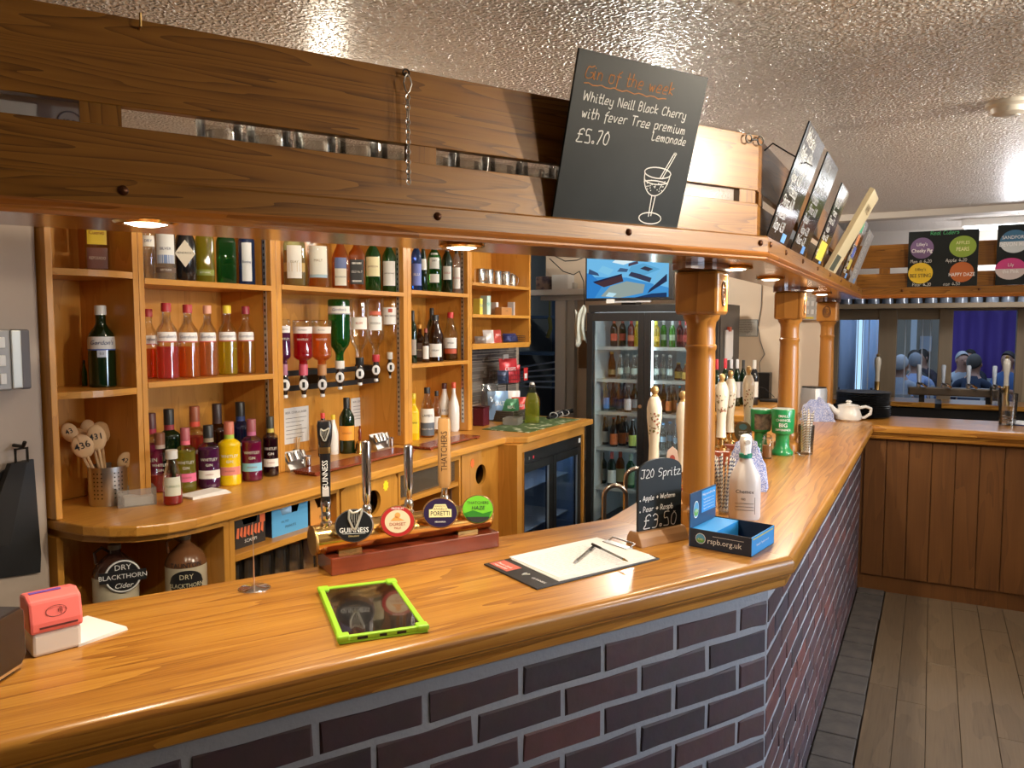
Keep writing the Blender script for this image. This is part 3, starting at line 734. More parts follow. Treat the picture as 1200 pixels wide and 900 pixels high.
def bottle(name, label, group, loc, kind, h, r, gmat, capcol, liq=None, fill=.55, bands=(), cat='bottle', rz=None, inv=False, segs=20, capz=None):
    """bands: (z0, z1, colour, half angle, text, text colour, text size share, shear)"""
    t = thing(name, label, cat, loc, face_cam(loc) if rz is None else rz, group)
    sq = 5 if kind == 'square' else 0
    pr = PROF[kind]; fl = (lambda z: h - z) if inv else (lambda z: z)
    P = [(q * r, fl(z * h)) for q, z in pr]
    if inv: P = P[::-1]
    bdy = MB().lathe(P, segs, sq=sq).build('glass_body', gmat, t, smooth=True)
    if liq is not None:
        zz = [z for _, z in pr if z < fill * .999] + [fill]
        LP = [(prof_r(pr, z) * r * .93, fl((.012 + z * .985) * h)) for z in zz]
        if inv:
            zz = [1 - fill] + [z for _, z in pr if z > 1 - fill and z < .88]
            LP = [(prof_r(pr, z) * r * .93, fl((.006 + z * .985) * h)) for z in zz][::-1]
        MB().lathe(LP, segs, sq=sq).build('liquid', liq, bdy, smooth=True)
    if capcol is not None:
        a, b, cr = capz or CAPZ[kind]
        cm = capcol if not isinstance(capcol, tuple) else pm('cap_%d_%d_%d' % tuple(int(c * 255) for c in capcol), capcol, .4)
        CP = [(cr * r, fl(a * h)), (cr * r, fl((b - .01) * h)), (cr * r * .9, fl(b * h))]
        MB().lathe(CP[::-1] if inv else CP, 14).build('cap', cm, t, smooth=True)
    for bd in bands:
        z0, z1, col, ha = bd[:4]
        lm = pm('label_%d_%d_%d' % tuple(int(c * 255) for c in col), col, .55)
        tonly = ha < .05; ha = 1.0 if tonly else ha
        zs = [z0 + (z1 - z0) * k / 3 for k in range(4)]
        if inv: zs = zs[::-1]
        LPr = [(prof_r(pr, z) * r * 1.012 + .0004, fl(z * h)) for z in zs]
        if not tonly: MB().lathe(LPr, 10 if ha < 1.6 else 18, sq=sq, cap=False, a0=-ha, a1=ha).build('paper_label', lm, t, smooth=True)
        if len(bd) > 4 and bd[4]:
            tm = pm('print_%d_%d_%d' % tuple(int(c * 255) for c in bd[5]), bd[5], .6)
            zc = fl((z0 + z1) / 2 * h); rr = prof_r(pr, (z0 + z1) / 2) * r * (1.012) + .0012
            size = bd[6] * h; wmax = 2 * min(ha, 1.15) * rr * .86
            me = text_mesh(bd[4], size); wtx = max(me.dimensions.x if hasattr(me, 'dimensions') else max((v.co.x for v in me.vertices), default=.01) * 2, 1e-4); bpy.data.meshes.remove(me)
            if sq: letters(t, bd[4], size, tm, T(rr + .0005, 0, zc) @ FRONT, shear=bd[7] if len(bd) > 7 else 0, wx=min(1, wmax / wtx))
            else: bent(t, bd[4], size, tm, rr, zc, 0, shear=bd[7] if len(bd) > 7 else 0, wx=min(1, wmax / wtx))
    return t
def tg(name, col, solid=0, body=None, refl=.5): return glass(name, col, solid, .03, refl, body)
G = dict(clear=gclear, green=tg('green_glass', (.10, .42, .13), .25, (.02, .22, .04)), dgreen=tg('dark_green_glass', (.03, .10, .03), .5, (.01, .05, .015)),
         brown=tg('brown_glass', (.22, .08, .02), .5, (.07, .025, .006)), black=pm('black_glass', (.010, .010, .012), .08, coat=.6), blue=tg('blue_glass', (.10, .30, .72), .3, (.03, .12, .4)),
         dblue=tg('dark_blue_glass', (.03, .06, .16), .6, (.02, .03, .10)), amber=tg('amber_spirit', (.75, .30, .05), .35, (.55, .18, .02)), ymilk=pm('yellow_coat', S(228, 190, 8), .25, coat=.4),
         white=pm('white_coat', (.80, .79, .75), .2, coat=.4), purple=tg('purple_glass', (.30, .06, .26), .5, (.16, .02, .13)))
def LQ(name, col, solid=.35, body=None): return glass('liq_' + name, col, solid, .05, .15, body or tuple(c * .85 for c in col))
Lq = dict(pink=LQ('pink', (.95, .18, .16), .45), orange=LQ('orange', (1, .38, .06), .45), peach=LQ('peach', (.98, .52, .20), .35), yellow=LQ('yellow', (.95, .80, .05), .4), gold=LQ('gold', (.88, .48, .06), .4),
          red=LQ('red', (.80, .03, .05), .5), purple=LQ('purple', (.28, .03, .22), .6), magenta=LQ('magenta', (.55, .02, .18), .6), black=LQ('blackcurrant', (.05, .008, .02), .8), clear=LQ('clear', (.95, .96, .95), .0),
          whisky=LQ('whisky', (.80, .36, .06), .4), cola=LQ('cola', (.16, .05, .015), .7), green=LQ('green', (.15, .62, .14), .4), rhubarb=LQ('rhubarb', (.90, .16, .10), .5), ygreen=LQ('ygreen', (.80, .78, .12), .35), lime=LQ('lime', (.72, .78, .10), .35))
def place(px, X, z, py=450): p = onx(px, py, X); return Vector((X, p.y, z))
def pxh(p, px, ytop): return onp(px, ytop, p, (p.x, p.y, 0)).z - p.z      # height whose top falls on row ytop
def pxr(p, wpx): return wpx * depth(p) / FPX / 2
WH = (.80, .78, .72); BK = (.02, .02, .02); NAVY = (.03, .05, .16)
def shelf_bottle(px, ytop, wpx, X, z, kind, label, group, g, cap, liq=None, fill=.55, bands=(), h=None, name='spirit_bottle', py=None, **kw):
    p = place(px, X, z, py or (ytop + 20 if ytop else 320)); hh = h or pxh(p, px, ytop)
    return bottle(name, label, group, p, kind, hh, pxr(p, wpx), g, cap, liq, fill, bands, **kw)
# --- corner bay
shelf_bottle(118, 358, 29, -2.60, SH['b0m'], 'gin', 'large green gin bottle with white label standing alone in the corner bay', 'spirit bottles on the back bar', G['dgreen'], (.62, .62, .60), None, bands=((.47, .62, (.62, .62, .62), 1.5, "Gordon's", NAVY, .075, .3), (.455, .47, (.05, .1, .4), 1.5), (.37, .455, (.45, .5, .6), .34, '0.0', BK, .04)))
shelf_bottle(99, 422, 6, -2.70, SH['b0m'], 'slope', 'tiny green miniature bottle behind the lone green gin bottle', 'spirit bottles on the back bar', G['green'], BK)
shelf_bottle(115, None, 25, -2.62, SH['b0t'], 'square', 'silver tequila bottle with yellow and brown labels in the corner bay', 'spirit bottles on the back bar', G['clear'], (.6, .6, .6), Lq['clear'], .6, ((.05, .30, (.18, .07, .05), .75, 'REPOSADO', (.6, .5, .4), .05), (.34, .62, (.75, .55, .04), .7, 'Cuervo', (.3, .08, .02), .07)), h=.29)
# --- bay 1, top shelf
for px, w_, kd, g, cp, lq, lb, bands in (
  (174, 17, 'slope', G['clear'], (.5, .06, .05), Lq['clear'], 'clear vodka bottle with a white neck label by the stile', ((.42, .56, WH, 1.0, 'DRY', NAVY, .05),)),
  (194, 24, 'whisky', tg('frosted_glass', (.80, .80, .76), .3, (.6, .58, .52)), (.6, .6, .6), None, 'frosted gin bottle with blue flowers on a white label', ((.10, .17, (.16, .10, .07), 1.3, 'ARTISAN', WH, .035), (.22, .60, (.76, .78, .78), 1.0, 'SILVER', NAVY, .05), (.22, .33, (.20, .30, .55), .9))),
  (217, 27, 'round', G['black'], BK, None, 'squat black gin bottle with a diamond label', ()),
  (240, 23, 'gin', tg('gold_leaf_glass', (.60, .60, .10), .4, (.50, .45, .04)), WH, None, 'yellow green gin bottle with leaf pattern', ((.10, .18, (.25, .30, .05), 1.2, 'BOTANIC', WH, .035),)),
  (265, 24, 'square', G['green'], WH, None, 'plain bright green gin bottle beside the blue one', ()),
  (289, 20, 'whisky', G['blue'], BK, None, 'blue gin bottle with a tall white oval label', ((.06, .62, (.78, .80, .82), .62, 'Bombay', NAVY, .05),))):
    t = shelf_bottle(px, None, w_ * .91, -2.545, SH['b1t'], kd, lb, 'spirit bottles on the back bar', g, cp, lq, .5, bands, h=.285, py=300)
    if 'diamond' in lb:
        MB().prism([(-.036, 0), (0, -.052), (.036, 0), (0, .052)], 0, .001).build('diamond_label', pm('label_cream', (.72, .66, .55), .6), t, M=T(pxr(t.location, 27) + .002, 0, .105) @ FRONT)
        letters(t, 'HENDRICK\'S', .011, ink, T(pxr(t.location, 27) + .0035, 0, .107) @ FRONT)
# --- bay 1, middle shelf: five flavoured gins and the edge of a sixth
GB = (.86, .84, .82)
for px, yt, w_, cp, lq, lb in ((174, 362, 22, (.5, .05, .05), 'orange', 'flavoured gin bottle half hidden behind the stile'), (195, 355, 26, (.42, .03, .04), 'pink', 'flavoured gin bottle with strawberry pink liquid and red cap'), (220, 357, 25, (.45, .04, .05), 'orange', 'flavoured gin bottle with orange liquid and red cap'),
    (243, 358, 22, (.72, .36, .26), 'peach', 'flavoured gin bottle with peach liquid and pale pink cap'), (266, 358, 23, (.80, .62, .05), 'yellow', 'flavoured gin bottle with lemon yellow liquid and yellow cap'), (288, 359, 21, (.30, .03, .05), 'gold', 'flavoured gin bottle with amber liquid and maroon cap')):
    shelf_bottle(px, yt, w_ * .96, -2.56 if px > 180 else -2.66, SH['b1m'], 'gin', lb, 'flavoured gins on the middle shelf', G['clear'], cp, Lq[lq], .42 if lq in ('pink', 'orange') else .52, ((.50, .62, GB, .95, "Gordon's", NAVY, .062, .3), (.485, .50, (.55, .12, .12), .95)))
# --- bay 1, counter: ribbed gins in two rows
def ctr(px, yb, yt, w_, *a, **k):
    p = onz(px, yb, ZB); r = pxr(p, w_); dirn = Vector((p.x, p.y, 0)).normalized(); p = p + dirn * r
    return p, pxh(p, px, yt), r
WN = 'ribbed gin bottles on the back counter'
for px, yb, yt, w_, g, lq, cp, neck, lcol, lb in (
  (179, 556, 484, 26, 'clear', 'magenta', (.10, .03, .03), (.35, .02, .05), None, 'ribbed bottle of dark raspberry gin with white tree print'),
  (200, 556, 479, 27, 'dgreen', None, (.02, .02, .02), (.30, .03, .04), None, 'ribbed grey green gin bottle with red neck'),
  (230, 552, 476, 27, 'clear', 'rhubarb', (.35, .10, .05), (.75, .10, .06), None, 'ribbed bottle of bright red rhubarb gin in the rear row'),
  (256, 548, 473, 25, 'brown', None, (.05, .03, .03), (.06, .03, .03), None, 'ribbed smoky brown gin bottle with dark neck'),
  (283, 545, 471, 25, 'dblue', None, (.02, .02, .02), (.03, .06, .22), None, 'ribbed near black gin bottle with blue neck')):
    p, h, r = ctr(px, yb, yt, w_); p.x = -2.63; p.y = onx(px, yb, -2.63).y; h = pxh(p, px, yt); r = pxr(p, w_)
    bottle('gin_bottle', lb, WN, p, 'ribbed', h, r * .94, G[g], cp, Lq[lq] if lq else None, .6, ((.735, .80, neck, 3.1), (.36, .46, (.02, .02, .02), .01, 'GIN', WH, .07)))
for px, yb, yt, w_, g, lq, cp, neck, lcol, lb in (
  (189, 578, 507, 28, 'clear', 'pink', (.22, .09, .05), (.45, .35, .30), None, 'ribbed gin bottle almost empty with pink remains and brown cap'),
  (219, 578, 501, 25, 'clear', 'ygreen', (.40, .10, .12), (.75, .15, .22), (.80, .16, .30), 'ribbed bottle of yellow green gin with a pink label'),
  (246, 574, 498, 27, 'clear', 'purple', (.02, .02, .02), (.28, .22, .14), WH, 'ribbed bottle of deep purple gin with a white label'),
  (270, 570, 494, 27, 'ymilk', None, (.55, .16, .10), (.35, .50, .06), (.75, .25, .20), 'bright yellow coated gin bottle with a pink label'),
  (296, 565, 491, 25, 'clear', 'magenta', (.30, .08, .10), (.45, .12, .25), (.25, .55, .75), 'ribbed bottle of magenta gin with a pink and blue label'),
  (318, 559, 488, 19, 'clear', 'black', (.05, .05, .04), (.55, .45, .08), WH, 'ribbed bottle of blackcurrant gin with a yellow neck')):
    p, h, r = ctr(px, yb, yt, w_); fill = .28 if 'almost' in lb else .63
    bands = [(.735, .80, neck, 3.1), (.42, .52, (.02, .02, .02), .01, 'WHITLEY', WH, .065), (.35, .42, (.02, .02, .02), .01, 'GIN', WH, .06)]
    if lcol: bands.append((.17, .30, lcol, 1.2, 'RHUBARB' if 'pink' in lb else 'CHERRY', (.35, .1, .1), .035))
    bottle('gin_bottle', lb, WN, p, 'ribbed', h, r * .94, G[g], cp, Lq[lq] if lq else None, fill, bands)
p, h, r = ctr(203, 593, 527, 22)
bottle('syrup_bottle', 'small sauce bottle with white cap, red contents and a shield label', None, p, 'blob', h, r, G['clear'], WH, Lq['red'], .25, ((.18, .52, (.62, .62, .50), .9, 'TOMATO', (.1, .2, .08), .06),), capz=(.84, 1, .62))
# --- bay 2, top shelf
for px, w_, kd, g, cp, lq, lb, bands in (
  (345, 25, 'whisky', tg('pale_green_glass', (.75, .85, .62), .15, (.5, .6, .35)), BK, Lq['gold'], 'pale malt whisky bottle with a tall white label and gold band', ((.12, .62, WH, .7, 'ISLAY', (.3, .25, .1), .05), (.22, .36, (.55, .36, .10), 1.2))),
  (373, 24, 'whisky', G['clear'], WH, Lq['whisky'], 'malt whisky bottle with a white label edged in pale blue', ((.20, .66, (.82, .80, .70), .95, 'MALT', (.3, .2, .1), .055), (.16, .21, (.40, .55, .62), .95))),
  (399, 20, 'round', G['amber'], (.3, .1, .03), None, 'round shouldered bourbon bottle with a blue and white label', ((.06, .34, (.80, .76, .62), .7, 'BOURBON', BK, .04), (.34, .52, (.15, .20, .40), .7))),
  (418, 19, 'square', G['amber'], BK, None, 'square whiskey bottle with a black and white label', ((.10, .52, (.03, .03, .03), .72, 'OLD No.7', WH, .055), (.14, .17, WH, .5), (.44, .47, WH, .5))),
  (437, 18, 'wine', G['green'], (.1, .12, .03), None, 'green whiskey bottle with a cream label', ((.26, .60, (.80, .72, .42), 1.0, 'JAMESON', (.25, .10, .05), .045),)),
  (456, 16, 'wine', G['green'], BK, None, 'slim green whisky bottle with a plain white label', ((.12, .56, WH, 1.0, 'LAPHROAIG', BK, .035),))):
    shelf_bottle(px, None, w_, -2.535, SH['b2t'], kd, lb, 'spirit bottles on the back bar', g, cp, lq, .55, bands, h=.29, py=310)
# --- bay 2: optics. bottles hang neck down in a rail, each with its own optic
rail = thing('optic_rail', 'black optic rail fixed across the middle bay', 'rail', (0, 0, 0))
zr = onx(400, 441, -2.62).z
part('bar', rail, blk, -2.64, -2.62, Y2b + .01, Y3a - .01, zr + .02, zr + .045)
part('bar', rail, blk, -2.64, -2.62, Y2b + .01, Y3a - .01, zr - .05, zr - .025)
for y in (Y2b + .02, (Y2b + Y3a) / 2, Y3a - .035): part('bracket', rail, blk, XB, -2.64, y, y + .015, zr - .05, zr + .045)
OB = 'inverted bottles on the optics'; OP = 'optics on the rail'
for px, yt, yb, w_, kd, g, cp, lq, fill, lb, bands in (
  (333, 374, 440, 15, 'ribbed', 'clear', (.45, .2, .3), 'purple', .85, 'inverted bottle of purple gin on the first optic', ((.62 - .5, .24, (.80, .76, .74), 1.2, 'QUINCE', BK, .04), (.32, .38, (.02, .02, .02), .01, 'WHITLEY', WH, .05))),
  (355, 375, 440, 23, 'ribbed', 'clear', (.6, .1, .15), 'red', .85, 'inverted bottle of cherry red gin on its optic', ((.12, .24, (.82, .74, .70), 1.2, 'RASPBERRY', BK, .035), (.32, .38, (.02, .02, .02), .01, 'WHITLEY', WH, .05))),
  (377, 375, 440, 23, 'ribbed', 'clear', (.5, .25, .1), 'orange', .85, 'inverted bottle of orange gin on its optic', ((.12, .24, (.84, .76, .64), 1.2, 'BLOOD', BK, .035), (.32, .38, (.02, .02, .02), .01, 'WHITLEY', WH, .05))),
  (397.5, 351, 432, 25, 'gin', 'green', WH, 'green', .7, 'inverted green gin bottle on its optic', ((.10, .20, WH, 1.3, "Gordon's", NAVY, .055, .3), (.20, .215, (.3, .3, .3), 1.3))),
  (421, 350, 428, 22, 'gin', 'clear', BK, 'clear', .3, 'inverted clear rum bottle with a cream label', ((.28, .46, (.82, .76, .66), .9, 'RUM', (.5, .1, .06), .05),)),
  (440, 350, 424, 20, 'gin', 'clear', (.5, .04, .05), 'clear', .3, 'inverted clear vodka bottle with a red collar', ((.28, .50, WH, .8, 'VODKA', BK, .05), (.20, .26, (.65, .15, .08), .7))),
  (457.5, 348, 421, 20, 'gin', 'clear', WH, 'clear', .25, 'inverted clear white rum bottle', ((.17, .44, WH, 1.1, 'BACARDI', BK, .045), (.19, .25, (.5, .08, .04), .25)))):
    p = place(px, -2.555, 0, (yt + yb) / 2); zb = onx(px, yb, -2.555).z; zt_ = onx(px, yt, -2.555).z; p.z = zb
    bottle('optic_bottle', lb, OB, p, kd, zt_ - zb, pxr(p, w_), G[g], cp, Lq[lq], fill, bands, inv=True)
    o = thing('optic_measure', lb.replace('inverted', 'black optic with white badge under the').replace(' on its optic', '').replace(' on the first optic', ''), 'optic', (p.x, p.y, zb), face_cam(p), OP)
    MB().lathe([(.014, .0), (.016, -.012), (.020, -.02), (.022, -.055), (.016, -.065), (.010, -.085), (.006, -.10)], 18).build('measure', blkg, o, smooth=True)
    MB().lathe([(.011, -.088), (.012, -.10), (.007, -.104)], 14).build('spout', wht, o, smooth=True)
    bd = MB().lathe([(.0, .006), (.018, .005), (.0205, .002), (.021, 0)], 24, ey=1.25).build('badge', inkw, o, M=T(.024, 0, -.042) @ FRONT, smooth=True)
    MB().box(-.006, .006, -.013, .013, 0, .0008).build('badge_print', ink, bd, M=T(0, 0, .0062))
    MB().box(-.062, 0, -.009, .009, -.035, -.02).build('clip', blk, o)
# --- bay 3
for px, w_, kd, g, cp, lq, lb, bands in (
  (488, 12, 'whisky', G['blue'], BK, None, 'blue spirit bottle with a blue label beside the stile', ((.10, .50, (.16, .22, .60), 1.2, 'BLU', WH, .07),)),
  (496, 9, 'slope', G['dgreen'], BK, None, 'dark bottle with round cream label behind the blue one', ((.40, .60, WH, 1.0),)),
  (509, 17, 'wine', G['green'], BK, None, 'bright green vermouth bottle with an oval white label', ((.44, .74, (.75, .77, .74), .7, 'DRY', BK, .05), (.18, .34, WH, .7))),
  (524, 13, 'wine', G['dgreen'], BK, None, 'dark green vermouth bottle with a red lettered label', ((.26, .52, (.72, .70, .66), .8, 'GOLD', (.5, .05, .05), .05),)),
  (535, 10, 'wine', tg('pale_glass', (.85, .80, .75), .3, (.6, .5, .45)), BK, None, 'pale vermouth bottle with a cream label', ((.10, .52, (.78, .74, .68), .95, 'ROSSO', (.5, .05, .05), .05),))):
    shelf_bottle(px, None, w_, -2.525, SH['b3t'], kd, lb, 'spirit bottles on the back bar', g, cp, lq, .55, bands, h=.30, py=315)
for px, yt, w_, X, kd, g, cp, lq, lb, bands in (
  (484, 364, 9, -2.55, 'wine', G['dgreen'], BK, None, 'slim dark bottle tight against the stile', ((.15, .45, (.35, .30, .25), .9),)),
  (492, 380, 11, -2.62, 'square', G['brown'], (.6, .3, .05), None, 'brown liqueur bottle with gold cap', ((.12, .50, (.10, .06, .04), .7, 'AMARO', (.7, .6, .3), .05),)),
  (499, 385, 9, -2.53, 'slope', G['brown'], (.3, .05, .03), None, 'small brown bottle with a white label', ((.10, .48, WH, .8),)),
  (506, 361, 12, -2.66, 'wine', G['dgreen'], BK, None, 'tall dark wine bottle at the back of the shelf', ()),
  (510, 369, 20, -2.55, 'slope', G['brown'], BK, None, 'dark cream liqueur bottle with a white label', ((.10, .38, WH, .8, 'CREAM', BK, .05),)),
  (528, 366, 17, -2.56, 'slope', G['clear'], (.6, .04, .04), Lq['cola'], 'spiced rum bottle with a red cap and red label', ((.25, .47, (.80, .78, .74), .9, 'SPICED', BK, .045), (.14, .24, (.5, .08, .03), .9)))):
    shelf_bottle(px, yt, w_, X, SH['b3m'], kd, lb, 'spirit bottles on the back bar', g, cp, lq, .3, bands)
for px, yb, yt, w_, kd, g, cp, lq, lb, bands in (
  (485, 516, 461, 13, 'square', G['ymilk'], (.75, .6, .05), None, 'yellow square bottle with black print beside the stile', ((.15, .60, (.80, .62, .03), .72, 'BANANA', BK, .05),)),
  (501, 513, 454, 17, 'slope', G['clear'], BK, Lq['whisky'], 'navy rum bottle with a white and blue grey label', ((.30, .58, (.70, .70, .68), 1.2, "LAMB'S", BK, .07), (.04, .30, (.10, .12, .15), 1.2, 'NAVY RUM', WH, .05))),
  (512, 508, 458, 11, 'slope', G['clear'], BK, Lq['clear'], 'clear bottle with a white label behind the navy rum', ((.10, .40, WH, .9),)),
  (521, 505, 449, 14, 'slope', G['white'], (.10, .03, .03), None, 'white coconut rum bottle with a palm badge', ((.20, .34, (.70, .35, .05), .6), (.38, .48, (.8, .8, .78), .9, 'COCO', BK, .07))),
  (532, 506, 448, 13, 'round', G['white'], (.75, .12, .06), None, 'white bottle with a bright red cap', ())):
    p, h, r = ctr(px, yb, yt, w_); bottle('spirit_bottle', lb, 'spirit bottles on the back bar', p, kd, h, r, g, cp, lq, .5, bands)
# --- bay 2 counter: bottles behind the font
for px, yb, yt, w_, kd, g, cp, lq, lb, bands in (
  (379, 536, 484, 12, 'slope', G['brown'], (.75, .06, .05), None, 'small bitters bottle with a red cap', ((.1, .5, (.7, .6, .4), 1.0),)),
  (391, 533, 486, 12, 'slope', G['white'], (.85, .62, .03), None, 'white cordial bottle with a yellow cap', ((.12, .55, WH, 1.0),)),
  (407, 532, 466, 18, 'wine', G['dgreen'], BK, None, 'black wine bottle with an orange label', ((.24, .50, (.90, .36, .04), 1.2, 'GINGER', (.4, .1, .02), .05),))):
    p, h, r = ctr(px, yb, yt, w_); bottle('spirit_bottle', lb, 'spirit bottles on the back bar', p, kd, h, r, g, cp, lq, .5, bands)

# ================================================================== THINGS ON THE BACK BAR
p = onz(128, 594, ZB); r_ = .064; p = p + Vector((p.x, p.y, 0)).normalized() * r_
pot = thing('utensil_pot', 'perforated steel pot holding numbered wooden spoons', 'pot', p, face_cam(p))
H = .138
MB().lathe([(r_ * .98, 0), (r_, .004), (r_, H), (r_ - .002, H), (r_ - .002, .004), (0, .004)], 36).build('pot_wall', steel, pot, smooth=True)
b = MB()
for s in (-1, 1):
    for c in range(3):
        for k in range(7):
            a = s * (.33 + c * .21); z = .030 + k * .0145
            M = RZ(a) @ T(r_ + .0003, 0, z) @ RY(PI / 2); b.lathe([(.0028, 0), (.0026, .0006)], 10, M)
b.build('perforations', slot, pot)
spw = wood('pale_beech', (.42, .24, .10), (.55, .34, .16), (.64, .42, .22), axis='z', rings=3, coat=0, rough=.6)
base = p
def spoon(px, py, pose, num, ln, rx, rz_, back):
    tip = onp(px, py, base + Vector((-.05 * back, .0, 0)), (base.x, base.y, 0))
    rx *= 1.32; rz_ *= 1.30
    foot = base + Vector((0, 0, .012)) + (tip - base) * .10; foot.z = base.z + .02
    t = thing('wooden_spoon', 'wooden spoon numbered %s %s in the steel pot' % (num, pose) if num else 'plain wooden spoon showing its back in the steel pot', 'spoon', foot, 0, 'wooden spoons in the pot')
    d = tip - foot; q = d.to_track_quat('Z', 'Y'); t.rotation_euler = q.to_euler(); Lh = d.length
    # turn the bowl's face to the viewer
    loc = q.inverted() @ Vector((-base.x, -base.y, 0)).normalized(); fa = math.atan2(loc.y, loc.x)
    MB().tube([(0, 0, 0), (0, 0, Lh - rz_ * .7)], .0055, 8).build('handle', spw, t, smooth=True)
    bw_ = []
    for k in range(9):
        a = PI * k / 8; bw_.append((math.sin(a) * rx, -math.cos(a) * rz_))
    bo = MB().lathe([(max(r, .0004), z) for r, z in bw_], 20, ey=1, ex=.30).build('bowl', spw, t, smooth=True, M=T(0, 0, Lh) @ RZ(fa))
    if num:
        o = letters(bo, num, rx * .95, ink, T(rx * .30 + .0006, 0, .004) @ FRONT, bold=.01); o.name = 'number'
spoon(93, 514, 0, '', .2, .023, .030, 1.5); spoon(118, 507, 0, '', .2, .024, .032, 1.6); spoon(104, 503, 0, '', .2, .020, .028, 1.8)
spoon(113, 513, 'standing nearly upright', '431', .2, .024, .036, .2); spoon(97, 523, 'with the widest bowl', '436', .2, .027, .034, -.6)
spoon(155, 520, 'half hidden by the shelf stile', '445', .2, .022, .032, .2); spoon(146, 540, 'low against the stile side', '42', .2, .018, .026, -.5); spoon(82, 507, 'furthest out over the side panel', '43', .2, .020, .028, 1.0)
p = onz(164, 594, ZB); tub = thing('plastic_box', 'small clear plastic box with white labels beside the spoons', 'box', p + Vector((-.05, .02, 0)), math.radians(62))
MB().box(-.062, .062, -.045, -.043, 0, .062).box(-.062, .062, .043, .045, 0, .062).box(-.062, -.060, -.043, .043, 0, .062).box(.060, .062, -.043, .043, 0, .062).box(-.06, .06, -.043, .043, 0, .002).build('tub', glass('milky_plastic', (.86, .86, .84), .22, .25, .4, (.8, .78, .75)), tub)
part('label_stack', tub, paper, -.04, .055, -.035, .03, .003, .032)
p1, p2 = onz(226, 586, ZB), onz(270, 577, ZB); M, L = frame2(p1, p2)
nk = thing('napkin_pile', 'white paper napkins lying on the back counter', 'napkins'); nk.matrix_world = M
for k in range(4): part('napkin', nk, paper, .0, L, -.0, .10 - .006 * k, .0025 * k, .0025 * k + .002, M=RZ(.06 * k - .05))
# notices, jigger stands, picks, bell behind the font
def notice(label, pa, pb, X, lines=6, col=(.66, .64, .60)):
    a, b_ = onx(*pa, X), onx(*pb, X); t = thing('notice_sheet', label, 'notice', (X, (a.y + b_.y) / 2, (a.z + b_.z) / 2))
    w_, h_ = abs(b_.y - a.y), abs(a.z - b_.z)
    MB().box(0, .002, -w_ / 2, w_ / 2, -h_ / 2, h_ / 2).build('sheet', pm('notice_paper', col, .5), t)
    tt = T(.0025, 0, 0) @ FRONT
    letters(t, 'BEER, CIDER & LAGER', w_ * .085, ink, T(.0026, 0, h_ * .36) @ FRONT)
    bb = MB()
    for k in range(lines): bb.box(-w_ * .40, w_ * (.40 - .1 * (k % 3)), h_ * (.2 - .11 * k), h_ * (.2 - .11 * k) + .002, 0, .0004)
    bb.build('print_lines', ink, t, M=tt); return t
notice('framed licensing notice on the panel behind the gins', (331, 479), (362, 516), -2.763)
notice('grey notice on the panel behind the brass bell', (411, 467), (433, 497), -2.763, 5, (.45, .43, .40))
def jiggers(px, py, n, label):
    p = onz(px, py, ZB); t = thing('jigger_rack', label, 'measure rack', p, math.radians(90))
    part('stand', t, steel, -.055, .055, -.02, .035, 0, .012, bevel=.002)
    MB().prism([(-.02, 0), (.035, 0), (.035, .07)], -.055, .055, Matrix(((0, 0, 1, 0), (1, 0, 0, 0), (0, 1, 0, .012), (0, 0, 0, 1)))).build('slope_plate', steel, t)
    for k in range(n):
        x = -.04 + .08 * k / max(n - 1, 1)
        MB().lathe([(.013, 0), (.0145, .04), (.0135, .04), (.012, .002)], 18).build('measure', chrome, t, smooth=True, M=T(x, -.012, .045) @ RX(-.45))
    MB().lathe([(.016, .013), (.017, .06), (.016, .06), (.015, .016)], 18).build('measure', chrome, t, smooth=True, M=T(.04, -.03, 0))
    return t
jiggers(347, 551, 3, 'steel spirit measures on a stand below the licensing notice'); jiggers(447, 527, 4, 'steel spirit measures on a stand beside the brass bell')
p = onz(352, 541, ZB) + Vector((-.05, .03, 0)); t = thing('pick_holder', 'black holder of wooden cocktail sticks', 'stick holder', p)
MB().lathe([(.016, 0), (.019, .05), (.017, .05), (.015, .003), (0, .003)], 18).build('cup', blk, t, smooth=True)
rr = random.Random(2)
for k in range(16):
    a, q = rr.uniform(0, 6.28), rr.uniform(.2, 1)
    MB().cyl((.008 * q * math.cos(a), .008 * q * math.sin(a), .004), (.018 * q * math.cos(a), .018 * q * math.sin(a), .105 + rr.uniform(-.006, .006)), .0013, 5).build('cocktail_stick', pm('stick_wood', (.62, .42, .20), .7), t)
p = onz(423, 532, ZB); t = thing('hand_bell', 'brass hand bell with a wooden handle', 'bell', p + Vector((-.03, .03, 0)))
MB().lathe([(.033, 0), (.031, .006), (.024, .02), (.020, .045), (.012, .06), (.004, .064)], 28).build('bell', brass, t, smooth=True)
MB().lathe([(.006, .062), (.009, .075), (.007, .09), (.010, .105), (.006, .118), (.004, .125), (.006, .130), (.0, .138)], 16).build('handle', MAHOG('z'), t, smooth=True)
p1, p2 = onz(345, 556, ZB), onz(440, 531, ZB)
dm = thing('slatted_drip_board', 'dark red slatted wooden drip board in front of the optics', 'drip board', (-2.33, 2.55, ZB))
for k in range(9): part('slat', dm, MAHOG('y'), -.06 + .014 * k, -.06 + .014 * k + .009, -.10, .62, .008, .018)
for y in (-.09, .26, .59): part('batten', dm, MAHOG('x'), -.06, .061, y, y + .02, 0, .008)
dm2 = thing('slatted_drip_board', 'dark slatted wooden drip board under the navy rum bottle', 'drip board', (-2.30, 3.36, ZB))
for k in range(9): part('slat', dm2, MAHOG('y'), -.06 + .014 * k, -.06 + .014 * k + .009, -.10, .40, .008, .016)
for y in (-.09, .37): part('batten', dm2, MAHOG('x'), -.06, .061, y, y + .02, 0, .008)
